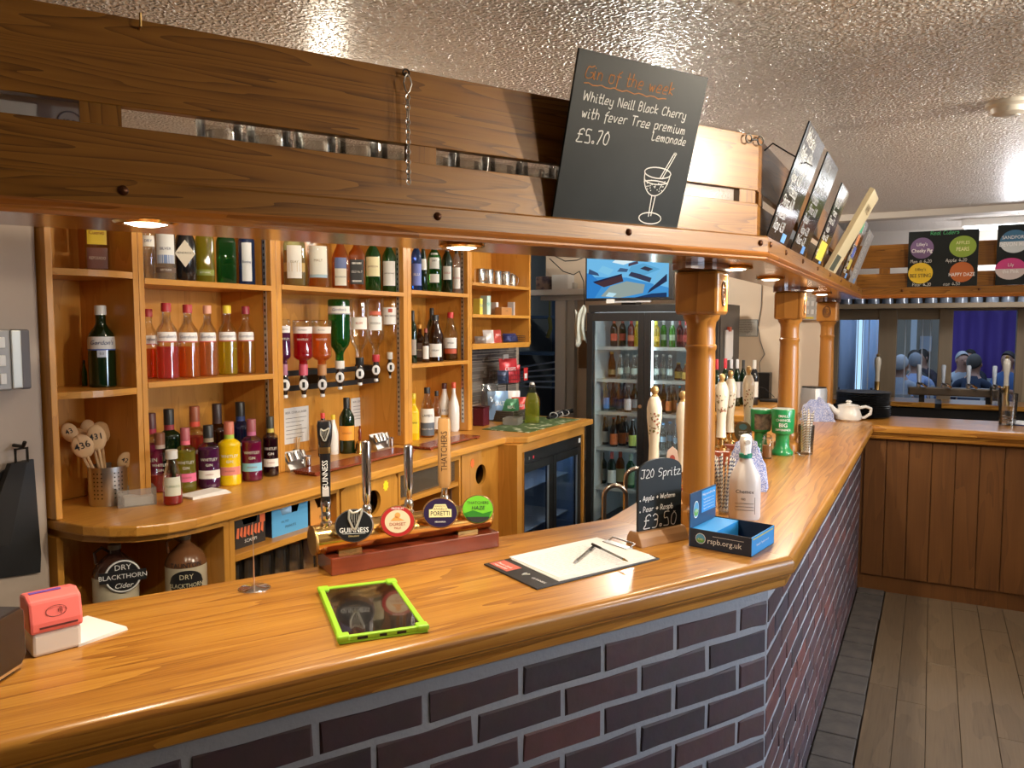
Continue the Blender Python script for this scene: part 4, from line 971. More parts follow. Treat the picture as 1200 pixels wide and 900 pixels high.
# bay 4: pewter mugs, cartons, packets
pew = pm('pewter', (.60, .58, .54), .25, 1)
for k, px in enumerate((562, 572, 582, 592, 600)):
    p = place(px, -2.56 + .02 * (k % 2), SH['b4a'], 325); hgt = .098 - .012 * (k == 4); rr_ = .037 - .006 * (k == 4)
    t = thing('tankard', 'pewter tankard in the row on the top shelf' if k < 4 else 'small pewter tankard at the end of the row', 'mug', p, math.radians(-15 + 20 * k), 'pewter tankards')
    MB().lathe([(rr_ * 1.08, 0), (rr_ * 1.08, .006), (rr_ * .97, .012), (rr_ * .92, hgt - .004), (rr_ * .95, hgt), (rr_ * .88, hgt), (rr_ * .86, .006), (0, .006)], 24).build('cup', pew, t, smooth=True)
    MB().tube([(rr_ * .92, 0, hgt * .85), (rr_ * 1.35, 0, hgt * .88), (rr_ * 1.75, 0, hgt * .7), (rr_ * 1.72, 0, hgt * .42), (rr_ * 1.3, 0, hgt * .22), (rr_ * .95, 0, hgt * .22)], .004, 8).build('handle', pew, t, smooth=True)
p = place(613, -2.54, SH['b4a'], 325); t = thing('mug', 'small white mug at the right end of the tankards', 'mug', p, .6)
MB().lathe([(.028, 0), (.031, .07), (.028, .07), (.026, .004), (0, .004)], 20).build('cup', wht, t, smooth=True)
MB().tube([(.03, 0, .058), (.048, 0, .055), (.052, 0, .035), (.03, 0, .018)], .004, 8).build('handle', wht, t, smooth=True)
def carton(px, w_, h_, X, key, col, label, txt='', d=.05, tc=(.8, .8, .8), rz=0.0, name='carton', py=360):
    p = place(px, X, SH[key] if isinstance(key, str) else key, py); t = thing(name, label, 'carton', p, rz)
    part('box', t, pm('carton_%s' % label[:22], col, .5), -d / 2, d / 2, -w_ / 2, w_ / 2, 0, h_, bevel=.001)
    part('flap', t, pm('carton_flap', (.7, .68, .62), .6), -d / 2, d / 2, -w_ / 2, w_ / 2, h_, h_ + .0008)
    if txt: letters(t, txt, h_ * .25, pm('print_c_%d' % int(tc[0] * 255 + tc[1] * 7), tc, .6), T(d / 2 + .0006, 0, h_ * .55) @ FRONT, wx=.8)
    return t
carton(560, .035, .10, -2.52, 'b4b', (.75, .66, .10), 'yellow and blue teabag carton', 'TEA', tc=(.1, .3, .5)); carton(569, .045, .12, -2.52, 'b4b', (.55, .72, .66), 'pale green and white tea carton', 'MINT', tc=(.05, .4, .3))
carton(590, .14, .05, -2.51, 'b4b', (.48, .22, .07), 'low brown snack carton with dark print', 'COFFEE', tc=(.1, .04, .02)); carton(579, .03, .085, -2.58, 'b4b', (.72, .72, .70), 'white carton standing behind the brown one', 'SUGAR', tc=(.2, .2, .25))
carton(602, .09, .095, -2.60, 'b4b', (.62, .60, .58), 'stack of white sachet cartons behind the brown one', 'MILK', tc=(.2, .2, .3)); carton(610, .05, .09, -2.55, 'b4b', (.70, .64, .55), 'cream carton at the right end of the shelf', 'TEA', tc=(.3, .2, .1))
def bag(label, loc, w_, h_, d, col, rz, tilt=0, txt='', tc=(.8, .8, .8), name='crisp_packet', cat='packet', seed=0, M=None):
    t = thing(name, label, cat, loc, rz + face_cam(loc) * .8); r = random.Random(seed); n, m = 8, 9; vs = []
    for sd in (1, -1):
        for i in range(m):
            for j in range(n):
                u, v = j / (n - 1), i / (m - 1); puff = (math.sin(PI * u) ** .6) * (math.sin(PI * min(max((v - .08) / .84, 0), 1)) ** .6)
                vs.append((sd * (d / 2 * puff + .0006) + r.uniform(-1, 1) * .004 * puff, (u - .5) * w_ * (1 - .06 * puff), v * h_))
    fs = []
    for sd in (0, 1):
        o = sd * n * m
        for i in range(m - 1):
            for j in range(n - 1):
                f = (o + i * n + j, o + i * n + j + 1, o + (i + 1) * n + j + 1, o + (i + 1) * n + j); fs.append(f if sd == 0 else f[::-1])
    MB().add(vs, fs).build('foil', pm('foil_%s' % label[:20], col, .3, .25), t, smooth=True, M=RY(-tilt))
    if txt: letters(t, txt, h_ * .2, pm('foil_print_%d' % int(tc[0] * 100 + tc[2] * 10), tc, .5), RY(-tilt) @ T(d / 2 + .004, 0, h_ * .55) @ FRONT, wx=.85)
    return t
for k, (px, c, lb) in enumerate(((563, (.25, .22, .2), 'dark nut packet lying at the shelf end'), (573, (.62, .60, .58), 'white and red nut packet leaning on the shelf'), (583, (.5, .07, .05), 'red nut packet leaning on the shelf'))):
    p = place(px, -2.54, SH['b4c'], 395); bag(lb, p, .075, .085 if k else .045, .03, c, .2 * k, .2, 'NUTS' if k else '', seed=k)
wb = pm('black_wire', (.02, .02, .02), .4, .5)
def wire_basket(t, w_, d, h_, z0, mat, n=8, rows=4):
    b = MB()
    for k in range(rows):
        z = z0 + h_ * k / (rows - 1); b.tube([(-d / 2, -w_ / 2, z), (d / 2, -w_ / 2, z), (d / 2, w_ / 2, z), (-d / 2, w_ / 2, z)], .0016, 5, True)
    b.build('hoops', mat, t)
    b = MB()
    for k in range(n):
        y = -w_ / 2 + w_ * k / (n - 1)
        b.tube([(d / 2, y, z0 + h_), (d / 2, y, z0), (-d / 2, y, z0), (-d / 2, y, z0 + h_)], .0012, 5)
    b.build('wires', mat, t)
p = place(600, -2.53, SH['b4c'], 395); t = thing('wire_tray', 'black wire tray of small packets on the lowest wall shelf', 'tray', p); wire_basket(t, .19, .10, .04, .003, wb)
for k, (dy, c) in enumerate(((-.06, (.05, .06, .2)), (-.01, (.5, .06, .08)), (.05, (.6, .6, .62)))): bag('small sachet in the black wire tray, %s' % ['navy', 'red', 'silver'][k], p + Vector((0, dy, .006)), .06, .06, .03, c, .3 * k, .5, seed=k + 9, name='sachet', cat='sachet')
# right end of the back counter
p = onz(567, 500, ZB); t = thing('storage_canister', 'dark maroon square canister on the back counter', 'canister', p + Vector((-.05, .05, 0)), .1)
part('body', t, pm('maroon', (.10, .012, .022), .3), -.04, .04, -.045, .045, 0, .115, bevel=.006); part('lid', t, pm('maroon_dark', (.05, .008, .012), .3), -.041, .041, -.046, .046, .115, .125, bevel=.003)
p = onz(606, 493, ZB); bx_ = thing('wicker_basket', 'low dark wicker basket of crisp packets', 'basket', Vector((-2.50, p.y + .02, ZB)))
wk = pm('wicker', (.09, .07, .05), .7, bump=(120, .8, .01))
for k in range(5): MB().tube([(-.08, -.13, .012 + .014 * k), (.08, -.13, .012 + .014 * k), (.08, .13, .012 + .014 * k), (-.08, .13, .012 + .014 * k)], .0078, 6, True).build('woven_row', wk, bx_, smooth=True)
part('bottom', bx_, wk, -.08, .08, -.13, .13, 0, .008)
bp = bx_.location
bag('green crisp packet in the wicker basket', bp + Vector((.03, -.06, .012)), .13, .14, .05, (.04, .18, .08), .1, .25, 'REAL', seed=20); bag('red crisp packet in the wicker basket', bp + Vector((.03, .07, .012)), .11, .14, .05, (.55, .04, .03), -.1, .2, 'CRISPS', seed=21)
bag('blue crisp packet at the back of the wicker basket', bp + Vector((-.04, -.10, .012)), .15, .19, .05, (.20, .33, .55), .2, .1, 'SALT', seed=22); bag('white crisp packet at the back of the wicker basket', bp + Vector((-.04, .07, .012)), .13, .18, .05, (.72, .68, .66), 0, .05, seed=23)
q = onx(606, 440, -2.52); sb = thing('wire_stand', 'black wire stand with an upper basket of red crisp packets', 'stand', (-2.60, q.y, ZB))
MB().tube([(0, 0, .004), (0, 0, .36)], .005, 8).tube([(-.06, -.08, .004), (.09, -.08, .004), (.09, .08, .004), (-.06, .08, .004)], .004, 6, True).build('frame', wb, sb)
zq = onx(606, 448, -2.52).z - ZB; wire_basket(sb, .25, .13, .09, zq - .10 + .09, wb, 9)
zz = ZB + zq - .005
bag('red crisp packet sticking out of the wire basket', Vector((-2.57, q.y - .02, zz)), .14, .17, .05, (.60, .04, .05), .3, .15, 'CRISPS', seed=30); bag('deep red crisp packet in the wire basket', Vector((-2.60, q.y + .08, zz)), .11, .12, .05, (.45, .02, .03), -.1, .1, 'NUTS', seed=31)
bag('navy crisp packet at the left of the wire basket', Vector((-2.58, q.y - .09, zz)), .08, .09, .04, (.05, .07, .14), .1, .1, seed=32)
part('header_card', sb, pm('grey_card', (.55, .56, .55), .5), -.012, -.006, -.04, .035, .33, .44)
t = thing('price_card', 'red price card clipped to the end of the wire basket', 'card', (-2.525, q.y + .135, zz + .055)); part('card', t, pm('price_red', (.6, .04, .04), .5), 0, .003, -.03, .03, -.045, .045); part('slip', t, paper, .003, .004, -.02, .02, -.03, .005)
# clear gift bag bunched up left of the basket
bag('clear cellophane bag bunched beside the maroon canister', Vector((-2.60, yx(575, -2.60, 470) - .01, ZB)), .13, .25, .09, (.5, .5, .5), .3, 0, name='cellophane_bag', cat='bag', seed=40)
for o in COL.objects:
    if o.name.startswith('foil') and o.parent and o.parent.name.startswith('cellophane'): o.data.materials[0] = glass('cellophane', (.80, .80, .78), .12, .12, .9, (.6, .6, .58)); o.name = 'film'
p = onz(626, 497, ZB); bt_ = thing('swing_top_bottle', 'clear swing-top bottle of yellow green cordial', 'bottle', p + Vector((-.03, .03, 0)), face_cam(p))
h_, r_ = pxh(bt_.location, 626, 448), pxr(bt_.location, 18)
MB().lathe([(r_ * .95, 0), (r_, .01), (r_, h_ * .58), (r_ * .85, h_ * .66), (r_ * .42, h_ * .80), (r_ * .36, h_ * .93), (r_ * .42, h_ * .94)], 24, sq=5).build('glass_body', gclear, bt_, smooth=True)
MB().lathe([(r_ * .9, .008), (r_ * .93, .015), (r_ * .93, h_ * .57), (r_ * .78, h_ * .645), (r_ * .5, h_ * .74)], 24, sq=5).build('liquid', Lq['lime'], bt_, smooth=True)
MB().lathe([(.013, h_ * .94), (.014, h_ * .98), (.008, h_)], 16).build('stopper', wht, bt_, smooth=True)
MB().tube([(0, .016, h_ * .85), (.012, .018, h_ * .9), (.0, .014, h_ * .99), (0, -.014, h_ * .99), (.012, -.018, h_ * .9), (0, -.016, h_ * .85)], .0016, 6).build('wire_bail', steel, bt_)
t = thing('plastic_tub', 'shallow clear plastic tub on the green mat', 'tub', onz(596, 498, ZB) + Vector((.02, .02, .004)), .2)
MB().box(-.05, .05, -.06, -.058, 0, .045).box(-.05, .05, .058, .06, 0, .045).box(-.05, -.048, -.058, .058, 0, .045).box(.048, .05, -.058, .058, 0, .045).box(-.05, .05, -.06, .06, 0, .002).build('tub', MATS['milky_plastic'], t)
m1 = onz(590, 503, ZB); t = tag(part('bar_mat', None, pm('green_mat', (.06, .11, .03), .6, noise=(14, (.55, .58, .40), .55, .6)), -2.42, -2.10, m1.y - .08, 4.86, ZB, ZB + .003), 'green and white bar mat under the tub and cordial bottle', 'mat')
t = thing('cable_bundle', 'bundle of black cable with white cable ties', 'cable', onz(662, 489, ZB) + Vector((-.03, 0, .004)), 0)
rr = random.Random(4)
for k in range(7): MB().tube([(rr.uniform(-.02, .02), -.20 + .06 * i, .012 + rr.uniform(0, .03) * (i > 2)) for i in range(7)], .0075, 6).build('cable_loop', blk, t, smooth=True)
for y in (-.12, -.03, .07): MB().tube([(.03 * math.cos(a), y, .02 + .02 * math.sin(a)) for a in [2 * PI * k / 12 for k in range(12)]], .003, 5, True).build('cable_tie', wht, t)
# flagons in the corner cabinet, cartons and glasses in the open cabinet
def flagon(px, ytop, wpx, X, label, dark, ybadge, rz_off=0):
    p = place(px, X, ZJ, 665); h_ = pxh(p, px, ytop); r_ = pxr(p, wpx)
    t = thing('stoneware_flagon', label, 'jug', p, face_cam(p) + rz_off, 'cider flagons')
    cr, br = pm('flagon_cream', (.62, .55, .40), .25, coat=.5), (pm('flagon_dark', (.07, .03, .02), .2, coat=.5) if dark else pm('flagon_brown', (.20, .085, .035), .2, coat=.5))
    MB().lathe([(r_ * .94, 0), (r_, .01), (r_, h_ * .66)], 36).build('body', cr, t, smooth=True)
    MB().lathe([(r_, h_ * .66), (r_ * .98, h_ * .70), (r_ * .80, h_ * .79), (r_ * .42, h_ * .87), (r_ * .26, h_ * .90), (r_ * .26, h_ * .94)], 36).build('shoulder', br, t, smooth=True)
    MB().lathe([(r_ * .28, h_ * .94), (r_ * .30, h_ * .99), (r_ * .22, h_)], 18).build('stopper', pm('flagon_stopper', (.25, .18, .10), .4), t, smooth=True)
    MB().tube([(0, -r_ * .24, h_ * .92), (0, -r_ * .55, h_ * .97), (0, -r_ * .85, h_ * .92), (0, -r_ * .80, h_ * .80), (0, -r_ * .62, h_ * .80)], r_ * .075, 8).build('handle', br, t, smooth=True)
    bl = pm('badge_black', (.02, .02, .022), .3); zc = onp(px, ybadge, p, (p.x, p.y, 0)).z - p.z
    if dark:
        bd = MB(); disc(bd, 0, 0, .056); bd.f = bd.f
        o = MB().lathe([(.056, 0), (.056, .004), (.0, .005)], 36).build('badge', bl, t, M=T(r_ * 1.0 + .001, .022, zc) @ FRONT, smooth=True)
        MB().lathe([(.0545, .0042), (.051, .0062), (.049, .0042)], 36, cap=False).build('ring', inkw, o); part('banner', o, bl, -.07, .07, -.018, .018, .003, .007)
        letters(o, 'DRY', .026, inkw, T(0, .030, .0062)); letters(o, 'BLACKTHORN', .022, inkw, T(0, 0, .0076)); letters(o, 'Cider', .024, inkw, T(0, -.031, .0062), shear=.3)
    else:
        z0, z1 = zc - .045, zc + .045
        vs, fs = [], []
        for k in range(33):
            a = 2 * PI * k / 32
            vs.append(((r_ + .001) * math.cos(.85 * math.cos(a)), (r_ + .001) * math.sin(.85 * math.cos(a)), zc + .045 * math.sin(a)))
        for k in range(9): pass
        b = MB()
        for k in range(16):
            x0, x1 = -1 + k / 8, -1 + (k + 1) / 8
            def pt(x, s): a = .85 * x; return ((r_ + .0012) * math.cos(a), (r_ + .0012) * math.sin(a), zc + s * .045 * math.sqrt(max(0, 1 - x * x)))
            b.quad(pt(x0, -1), pt(x1, -1), pt(x1, 1), pt(x0, 1))
        b.build('badge', bl, t)
        bent(t, 'DRY', .024, pm('badge_cream', (.75, .68, .45), .5), r_ + .0022, zc + .022); bent(t, 'BLACKTHORN', .021, pm('badge_cream', (.75, .68, .45), .5), r_ + .0022, zc - .008, wx=.85)
        bent(t, 'TAUNTON', .024, ink, r_ + .0015, zc + .062, wx=.9)
    return t
flagon(135, 637, 49, -2.40, 'stoneware cider flagon with a dark top and a round black badge', True, 669)
flagon(218, 625, 46, -2.275, 'stoneware cider flagon with a brown top and an oval black badge', False, 677)
def snack_box(pa, pb, ytl, ytr, ybl, X, label, col, trim, txts, tcol):
    a, b_ = onx(pa, ybl, X), onx(pb, ybl - 12, X); w_ = abs(b_.y - a.y); h_ = onx(pa, ytl, X).z - ZK
    t = thing('snack_carton', label, 'carton', (X, (a.y + b_.y) / 2, ZK), 0, 'snack cartons under the back counter')
    m = pm('snack_' + label[:16], col, .5); m2 = pm('snack_trim_' + label[:16], trim, .5)
    y0, y1 = -w_ / 2, w_ / 2
    # tray with a cut-away front
    MB().prism([(y0, 0), (y1, 0), (y1, h_), (y1 - w_ * .18, h_), (y1 - w_ * .30, h_ * .55), (y0 + w_ * .28, h_ * .55), (y0 + w_ * .14, h_ * .95), (y0, h_ * .95)], -.002, 0, FRONT).build('front', m, t)
    for y in (y0, y1 - .002): part('side', t, m2, -.16, -.002, y, y + .002, 0, h_)
    part('back', t, m2, -.162, -.16, y0, y1, 0, h_); part('bottom', t, m2, -.16, -.002, y0 + .002, y1 - .002, 0, .002)
    for k, (s, sz, zf) in enumerate(txts): letters(t, s, sz, pm('snack_print_%d' % int(tcol[0] * 99), tcol, .6), T(.0008, (-.15 if k else .0) * w_, h_ * zf) @ FRONT)
    return t, w_, h_
a = snack_box(276, 311, 596, 590, 641, -2.22, 'black and orange crisp carton under the back counter', (.03, .025, .022), (.02, .02, .02), (('SCAMPI', .018, .14),), (.8, .8, .78))
fl_ = MB()
for k in range(8):
    y = -a[1] / 2 + .004 + k * (a[1] - .01) / 8; wv = (a[1] - .01) / 8; fl_.prism([(y, a[2] * .26 + .008 * (k % 2)), (y + wv * .7, a[2] * .24), (y + wv * .9, a[2] * .5), (y + wv * .3, a[2] * .5)], .0002, .0008, FRONT)
fl_.build('flame_print', pm('flame', (.75, .16, .06), .5), a[0]); part('corner_print', a[0], pm('flame', (.75, .16, .06), .5), .0002, .0008, a[1] * .32, a[1] * .5, a[2] * .5, a[2] * .98)
a = snack_box(319, 361, 588, 583, 629, -2.22, 'light blue nut carton with sachets showing', (.10, .38, .72), (.02, .03, .06), (('PEANUTS', .014, .2), ('SALTED', .012, .36)), (.02, .03, .06))
for k in range(3): bag('light blue nut sachet in the blue carton', Vector((-2.26 - .03 * k, a[0].location.y - .01 + .01 * k, ZK + .003)), .085, a[2] * .9, .02, (.30, .52, .78), .1 * k, .1, name='nut_sachet', cat='sachet', seed=50 + k); 
for o in [x for x in COL.objects if x.name.startswith('nut_sachet')]: o['group'] = 'nut sachets in the carton'
snack_box(364, 394, 582, 580, 618, -2.22, 'orange brown snack carton behind the stout tap', (.62, .28, .06), (.05, .03, .02), (('PORK', .02, .2),), (.05, .03, .02))
beerg = glass('tumbler_glass', (.96, .965, .955), .02, .03, .8, (.6, .6, .58))
def tumbler(loc, h_, r0, r1, label, group, inv=False, name='pint_glass', mat=None):
    pr = [(r0, 0), (r1, h_), (r1 - .002, h_), (r0 - .003, .008), (0, .008)]
    if inv: pr = [(r, h_ - z) for r, z in pr][::-1]
    o = MB().lathe(pr, 20).build(name, mat or beerg, None, smooth=True); o.location = loc; return tag(o, label, 'glass', group)
zg = ZK - .20; k = 0
for row in range(2):
    for c in range(8):
        y = yd1 + .05 + c * .078
        if y > ye - .06: break
        tumbler((-2.24 - .09 * row, y, zg), .15, .030, .040, 'upturned pint glass on the low shelf below the snack cartons', 'glasses below the snack cartons', True)
# wall things at the far left
ep = thing('switch_box', 'grey steel switch box with rows of white rocker switches on the wall', 'switch box', (-2.525, onx(18, 420, -2.48).y, onx(18, 422, -2.48).z))
w1, w2, zt_, zb_ = onx(0, 420, -2.45).y - ep.location.y - .12, onx(13.5, 420, -2.45).y - ep.location.y, onx(10, 386, -2.45).z - ep.location.z, onx(10, 458, -2.45).z - ep.location.z
gy, gy2 = pm('switch_grey', (.28, .27, .26), .4, .3), pm('switch_silver', (.45, .46, .44), .35, .5)
part('case', ep, gy, 0, .075, w1, w2, zb_, zt_, bevel=.006); w3 = onx(26, 420, -2.455).y - ep.location.y
part('side_module', ep, gy2, 0, .072, w2 + .002, w3, zb_ + .004, zt_ - .002, bevel=.004); part('end_case', ep, pm('switch_dark', (.12, .11, .12), .5), 0, .06, w3 + .001, onx(36.5, 420, -2.465).y - ep.location.y, zb_, zt_, bevel=.006)
for r in range(3):
    for c in range(5):
        hh_ = (zt_ - zb_) / 3.4; z = zt_ - hh_ * (.72 + r); y = w2 - .028 - c * .026
        part('rocker_switch', ep, wht, .075, .081, y - .009, y + .009, z - hh_ * .30, z + hh_ * .30, bevel=.002)
dp = onx(22, 530, -2.50); bk = thing('dustpan', 'black dustpan and brush hanging from a wall hook', 'dustpan', (-2.525, dp.y, dp.z))
MB().tube([(0, 0, .02), (.05, 0, .02), (.06, 0, .035)], .006, 8).build('hook', iron, bk)
MB().tube([(.035, -.016, .012), (.035, .02, .012), (.035, .02, -.03), (.035, -.016, -.03)], .005, 6, True).build('hanging_ring', iron, bk)
hz = -.40
MB().prism([(-.10, hz + .02), (.055, hz), (.06, hz + .06), (.05, -.03), (.02, -.03), (-.06, -.06)], .006, .016, FRONT).build('pan', blk, bk)
MB().prism([(-.14, -.28), (-.05, -.28), (.012, -.03), (-.035, -.03)], .022, .045, FRONT).build('brush', pm('brush_black', (.012, .01, .01), .8), bk)
# things under the canopy on the shelf behind the planks
gl = pm('gl_dummy', (.5, .5, .5))
for px, n in ((276, 3), (330, 0)):
    pass
xs = [along(0, 268, 160) + .088 * k for k in range(6)] + [along(0, 572, 195) + .088 * k for k in range(4)] + [along(0, 780, 225)]
for k, x in enumerate(xs):
    for row in range(2):
        q = M0 @ Vector((x + .03 * row, .105 + .090 * row, 1.8502)); tumbler(q, .172, .031, .0405, 'clear pint glass on the canopy shelf behind the planks', 'pint glasses on the canopy shelf')
for k in range(7):
    q = M1 @ Vector((.25 + .35 * k, .12, 1.8502)); tumbler(q, .152, .031, .041, 'clear pint glass on the canopy shelf over the side bar', 'pint glasses over the side bar')
x = along(0, 40, 118); t = thing('white_carton', 'long white carton with a circled letter lying on the canopy shelf', 'carton'); t.matrix_world = M0 @ T(x, .10, 1.8502)
part('carton', t, pm('white_card', (.62, .62, .66), .5), -.20, along(0, 105, 125) - x, 0, .12, 0, .20, bevel=.001)
qx = along(0, 84, 125) - x
lg = letters(t, 'm', .030, pm('carton_grey', (.25, .25, .32), .6), T(qx, -.0008, .137) @ RX(PI / 2)); MB().lathe([(.0165, 0), (.0175, .0004), (.019, 0)], 28, cap=False).build('circle_print', pm('carton_grey', (.25, .25, .32), .6), t, M=T(qx, -.0006, .137) @ RX(PI / 2))

# ================================================================== THINGS ON THE BAR TOP
def local(M, y, px, py):
    "point in frame M on its upright plane local y = const under a pixel"
    q = onp(px, py, M @ Vector((0, y, 0)), M.to_3x3() @ Vector((0, 1, 0))); return M.inverted() @ q
MF, LF = frame2(onz(388.4, 675.6, ZC), onz(585, 641, ZC))
bf = thing('beer_font', 'brass beer font on a mahogany plinth with four taps and oval badges', 'beer font'); bf.matrix_world = MF
part('plinth', bf, MAHOG(), 0, LF, 0, .105, 0, .043, bevel=.003)
tb = MB().cyl((-.022, .056, .079), (LF - .01, .056, .079), .036, 36).build('brass_tube', brass, bf, smooth=True)
for x in (-.0225, LF - .0095): MB().lathe([(.036, 0), (.0365, -.002), (.0365, -.006), (.030, -.008), (0, -.008)] if x < 0 else [(.036, 0), (.0365, .004), (.030, .006), (0, .006)], 36).build('end_cap', brassd, tb, smooth=True, M=T(x, .056, .079) @ RY(PI / 2))
[part('saddle', bf, brassd, x, x + .06, .03, .085, .0425, .05) for x in (.03, LF - .11)]
gblk = pm('tap_black', (.012, .012, .014), .25, coat=.4)
def tap(px, ybase, ytop, kind):
    q = local(MF, .056, px, ybase); x = q.x; top = local(MF, .056, px, ytop).z; z0 = .108
    t = MB().lathe([(.014, z0), (.014, z0 + .012), (.010, z0 + .016), (.013, z0 + .026), (.011, z0 + .04), (.008, z0 + .044)], 18).build('tap_collar', chrome, bf, smooth=True, M=T(x, .056, 0))
    z1 = z0 + .044; h_ = top - z1
    if kind == 'chrome':
        MB().lathe([(.007, z1), (.010, z1 + .01), (.011, z1 + .03), (.0125, z1 + h_ - .012), (.011, z1 + h_ - .003), (.006, z1 + h_)], 20).build('tap_handle', chrome, bf, smooth=True, M=T(x, .056, 0))
    elif kind == 'wood':
        MB().lathe([(.008, z1 - .01), (.009, z1), (.009, z1 + .02)], 16).build('tap_ferrule', chrome, bf, smooth=True, M=T(x, .056, 0))
        o = MB().lathe([(.013, z1 + .02), (.0175, z1 + .035), (.017, z1 + h_ - .01), (.015, z1 + h_)], 24, sq=4).build('tap_handle', wood('tan_handle', (.38, .20, .07), (.46, .25, .09), (.52, .30, .12), axis='z', rings=3, coat=.1), bf, smooth=True, M=T(x, .056, 0) @ RZ(face_cam(MF @ Vector((x, .056, 0))) - math.atan2(D30.y, D30.x)))
        letters(o, 'THATCHERS', .0235, pm('burnt_print', (.06, .025, .01), .7), T(.0180, 0, z1 + h_ * .58) @ FRONT @ RZ(PI / 2), wx=.82)
    else:
        MB().lathe([(.009, z1 - .012), (.012, z1), (.013, z1 + .015), (.011, z1 + .025)], 18).build('tap_ferrule', chrome, bf, smooth=True, M=T(x, .056, 0))
        Mh = T(x, .056, 0) @ RZ(face_cam(MF @ Vector((x, .056, 0))) - math.atan2(D30.y, D30.x))
        o = MB().lathe([(.011, z1 + .02), (.012, z1 + .04), (.013, z1 + h_ * .62), (.0135, z1 + h_ * .64), (.013, z1 + h_ * .72), (.0145, z1 + h_ * .74), (.0175, z1 + h_ * .82), (.0185, z1 + h_ * .95), (.016, z1 + h_)], 24, sq=4).build('tap_handle', gblk, bf, smooth=True, M=Mh)
        MB().lathe([(.0142, z1 + h_ * .64), (.0146, z1 + h_ * .66), (.0140, z1 + h_ * .71)], 24, sq=4, cap=False).build('gold_band', brassd, o, smooth=True)
        letters(o, 'GUINNESS', .019, inkw, T(.0136, 0, z1 + h_ * .40) @ FRONT @ RZ(PI / 2), wx=.82)
        harp(o, T(.0186, 0, z1 + h_ * .86) @ FRONT, .030)
        part('tap_window', o, pm('tap_window', (.55, .52, .5), .4), .0115, .0128, -.008, .008, z1 + .035, z1 + .058)
def harp(parent, M, s):
    b = MB(); b.tube([(-.30 * s, .45 * s, 0), (-.32 * s, 0, 0), (-.1 * s, -.5 * s, 0), (.05 * s, -.55 * s, 0)], .06 * s, 6).tube([(.05 * s, -.55 * s, 0), (.33 * s, .25 * s, 0), (.36 * s, .5 * s, 0)], .07 * s, 6).tube([(-.30 * s, .45 * s, 0), (-.1 * s, .28 * s, 0), (.12 * s, .35 * s, 0), (.36 * s, .5 * s, 0)], .06 * s, 6)
    for k in range(5):
        x = -.22 + .09 * k; b.tube([(x * s, .38 * s, 0), (x * s + .04 * s, (-.45 + .15 * abs(k - 2)) * s + .1 * s, 0)], .02 * s, 4)
    return b.build('harp_emblem', pm('harp_silver', (.72, .70, .62), .3, .7), parent, M=M, smooth=True)
tap(382, 600, 493, 'stout'); tap(430, 597, 516, 'chrome'); tap(479, 590, 521, 'chrome'); tap(521, 582, 490, 'wood')
def badge(px, py, rx, ry, build):
    q = local(MF, -.012, px, py); w_ = MF @ q; dpt = depth(w_); R_, H_ = rx * dpt / FPX, ry * dpt / FPX
    M = T(q) @ RZ(face_cam(w_) * .6 + (-PI / 3) * .4 + 0 - math.atan2(D30.y, D30.x)) @ RY(-.25)
    MB().cyl((-.02, 0, 0), (0.0, 0, 0), .010, 12).build('badge_arm', brass, bf, M=M)
    o = MB().lathe([(R_ * .9, -.016), (R_ * 1.0, -.012), (R_, .0), (R_ * .95, .004)], 40, ey=H_ / R_).build('badge', pm('badge_rim_%d' % px, (.55, .32, .12) if px > 440 else (.35, .36, .37), .25, .8), bf, M=M @ FRONT, smooth=True)
    build(o, R_, H_)
def face(o, R_, H_, k, col, z, name='badge_face'): b = MB(); disc(b, 0, 0, R_ * k, H_ * k, 40); return b.build(name, pm('bf_%d_%d_%d' % tuple(int(c * 255) for c in col), col, .2, coat=.6), o, M=T(0, 0, z))
def b1(o, R_, H_):
    face(o, R_, H_, .93, (.015, .016, .018), .0045); letters(o, 'GUINNESS', R_ * .36, inkw, T(0, -H_ * .28, .0056), wx=.9, bold=.01); part('line', o, inkw, -R_ * .6, R_ * .6, -H_ * .48, -H_ * .46, .0048, .0054)
    letters(o, 'DRAUGHT', R_ * .12, pm('badge_gold', (.6, .45, .2), .4), T(0, -H_ * .62, .0056)); harp(o, T(R_ * .05, H_ * .42, .007), H_ * 1.15)
def b2(o, R_, H_):
    face(o, R_, H_, .94, (.42, .03, .03), .0042); face(o, R_, H_, .72, (.74, .60, .40), .005); letters(o, 'DORSET', R_ * .25, pm('red_print', (.35, .05, .03), .5), T(0, -H_ * .18, .0058)); letters(o, 'PALE', R_ * .18, pm('red_print', (.35, .05, .03), .5), T(0, -H_ * .42, .0058)); letters(o, 'PREMIUM', R_ * .17, inkw, T(0, H_ * .80, .0056))
    b = MB(); b.prism([(-.4 * R_, .05 * H_), (-.1 * R_, .35 * H_), (.12 * R_, .2 * H_), (.4 * R_, .05 * H_)], 0, .0004); disc(b, .0, .38 * H_, R_ * .16, z=.0004); b.build('hill_emblem', pm('amber_print', (.75, .32, .08), .5), o, M=T(0, 0, .0054))
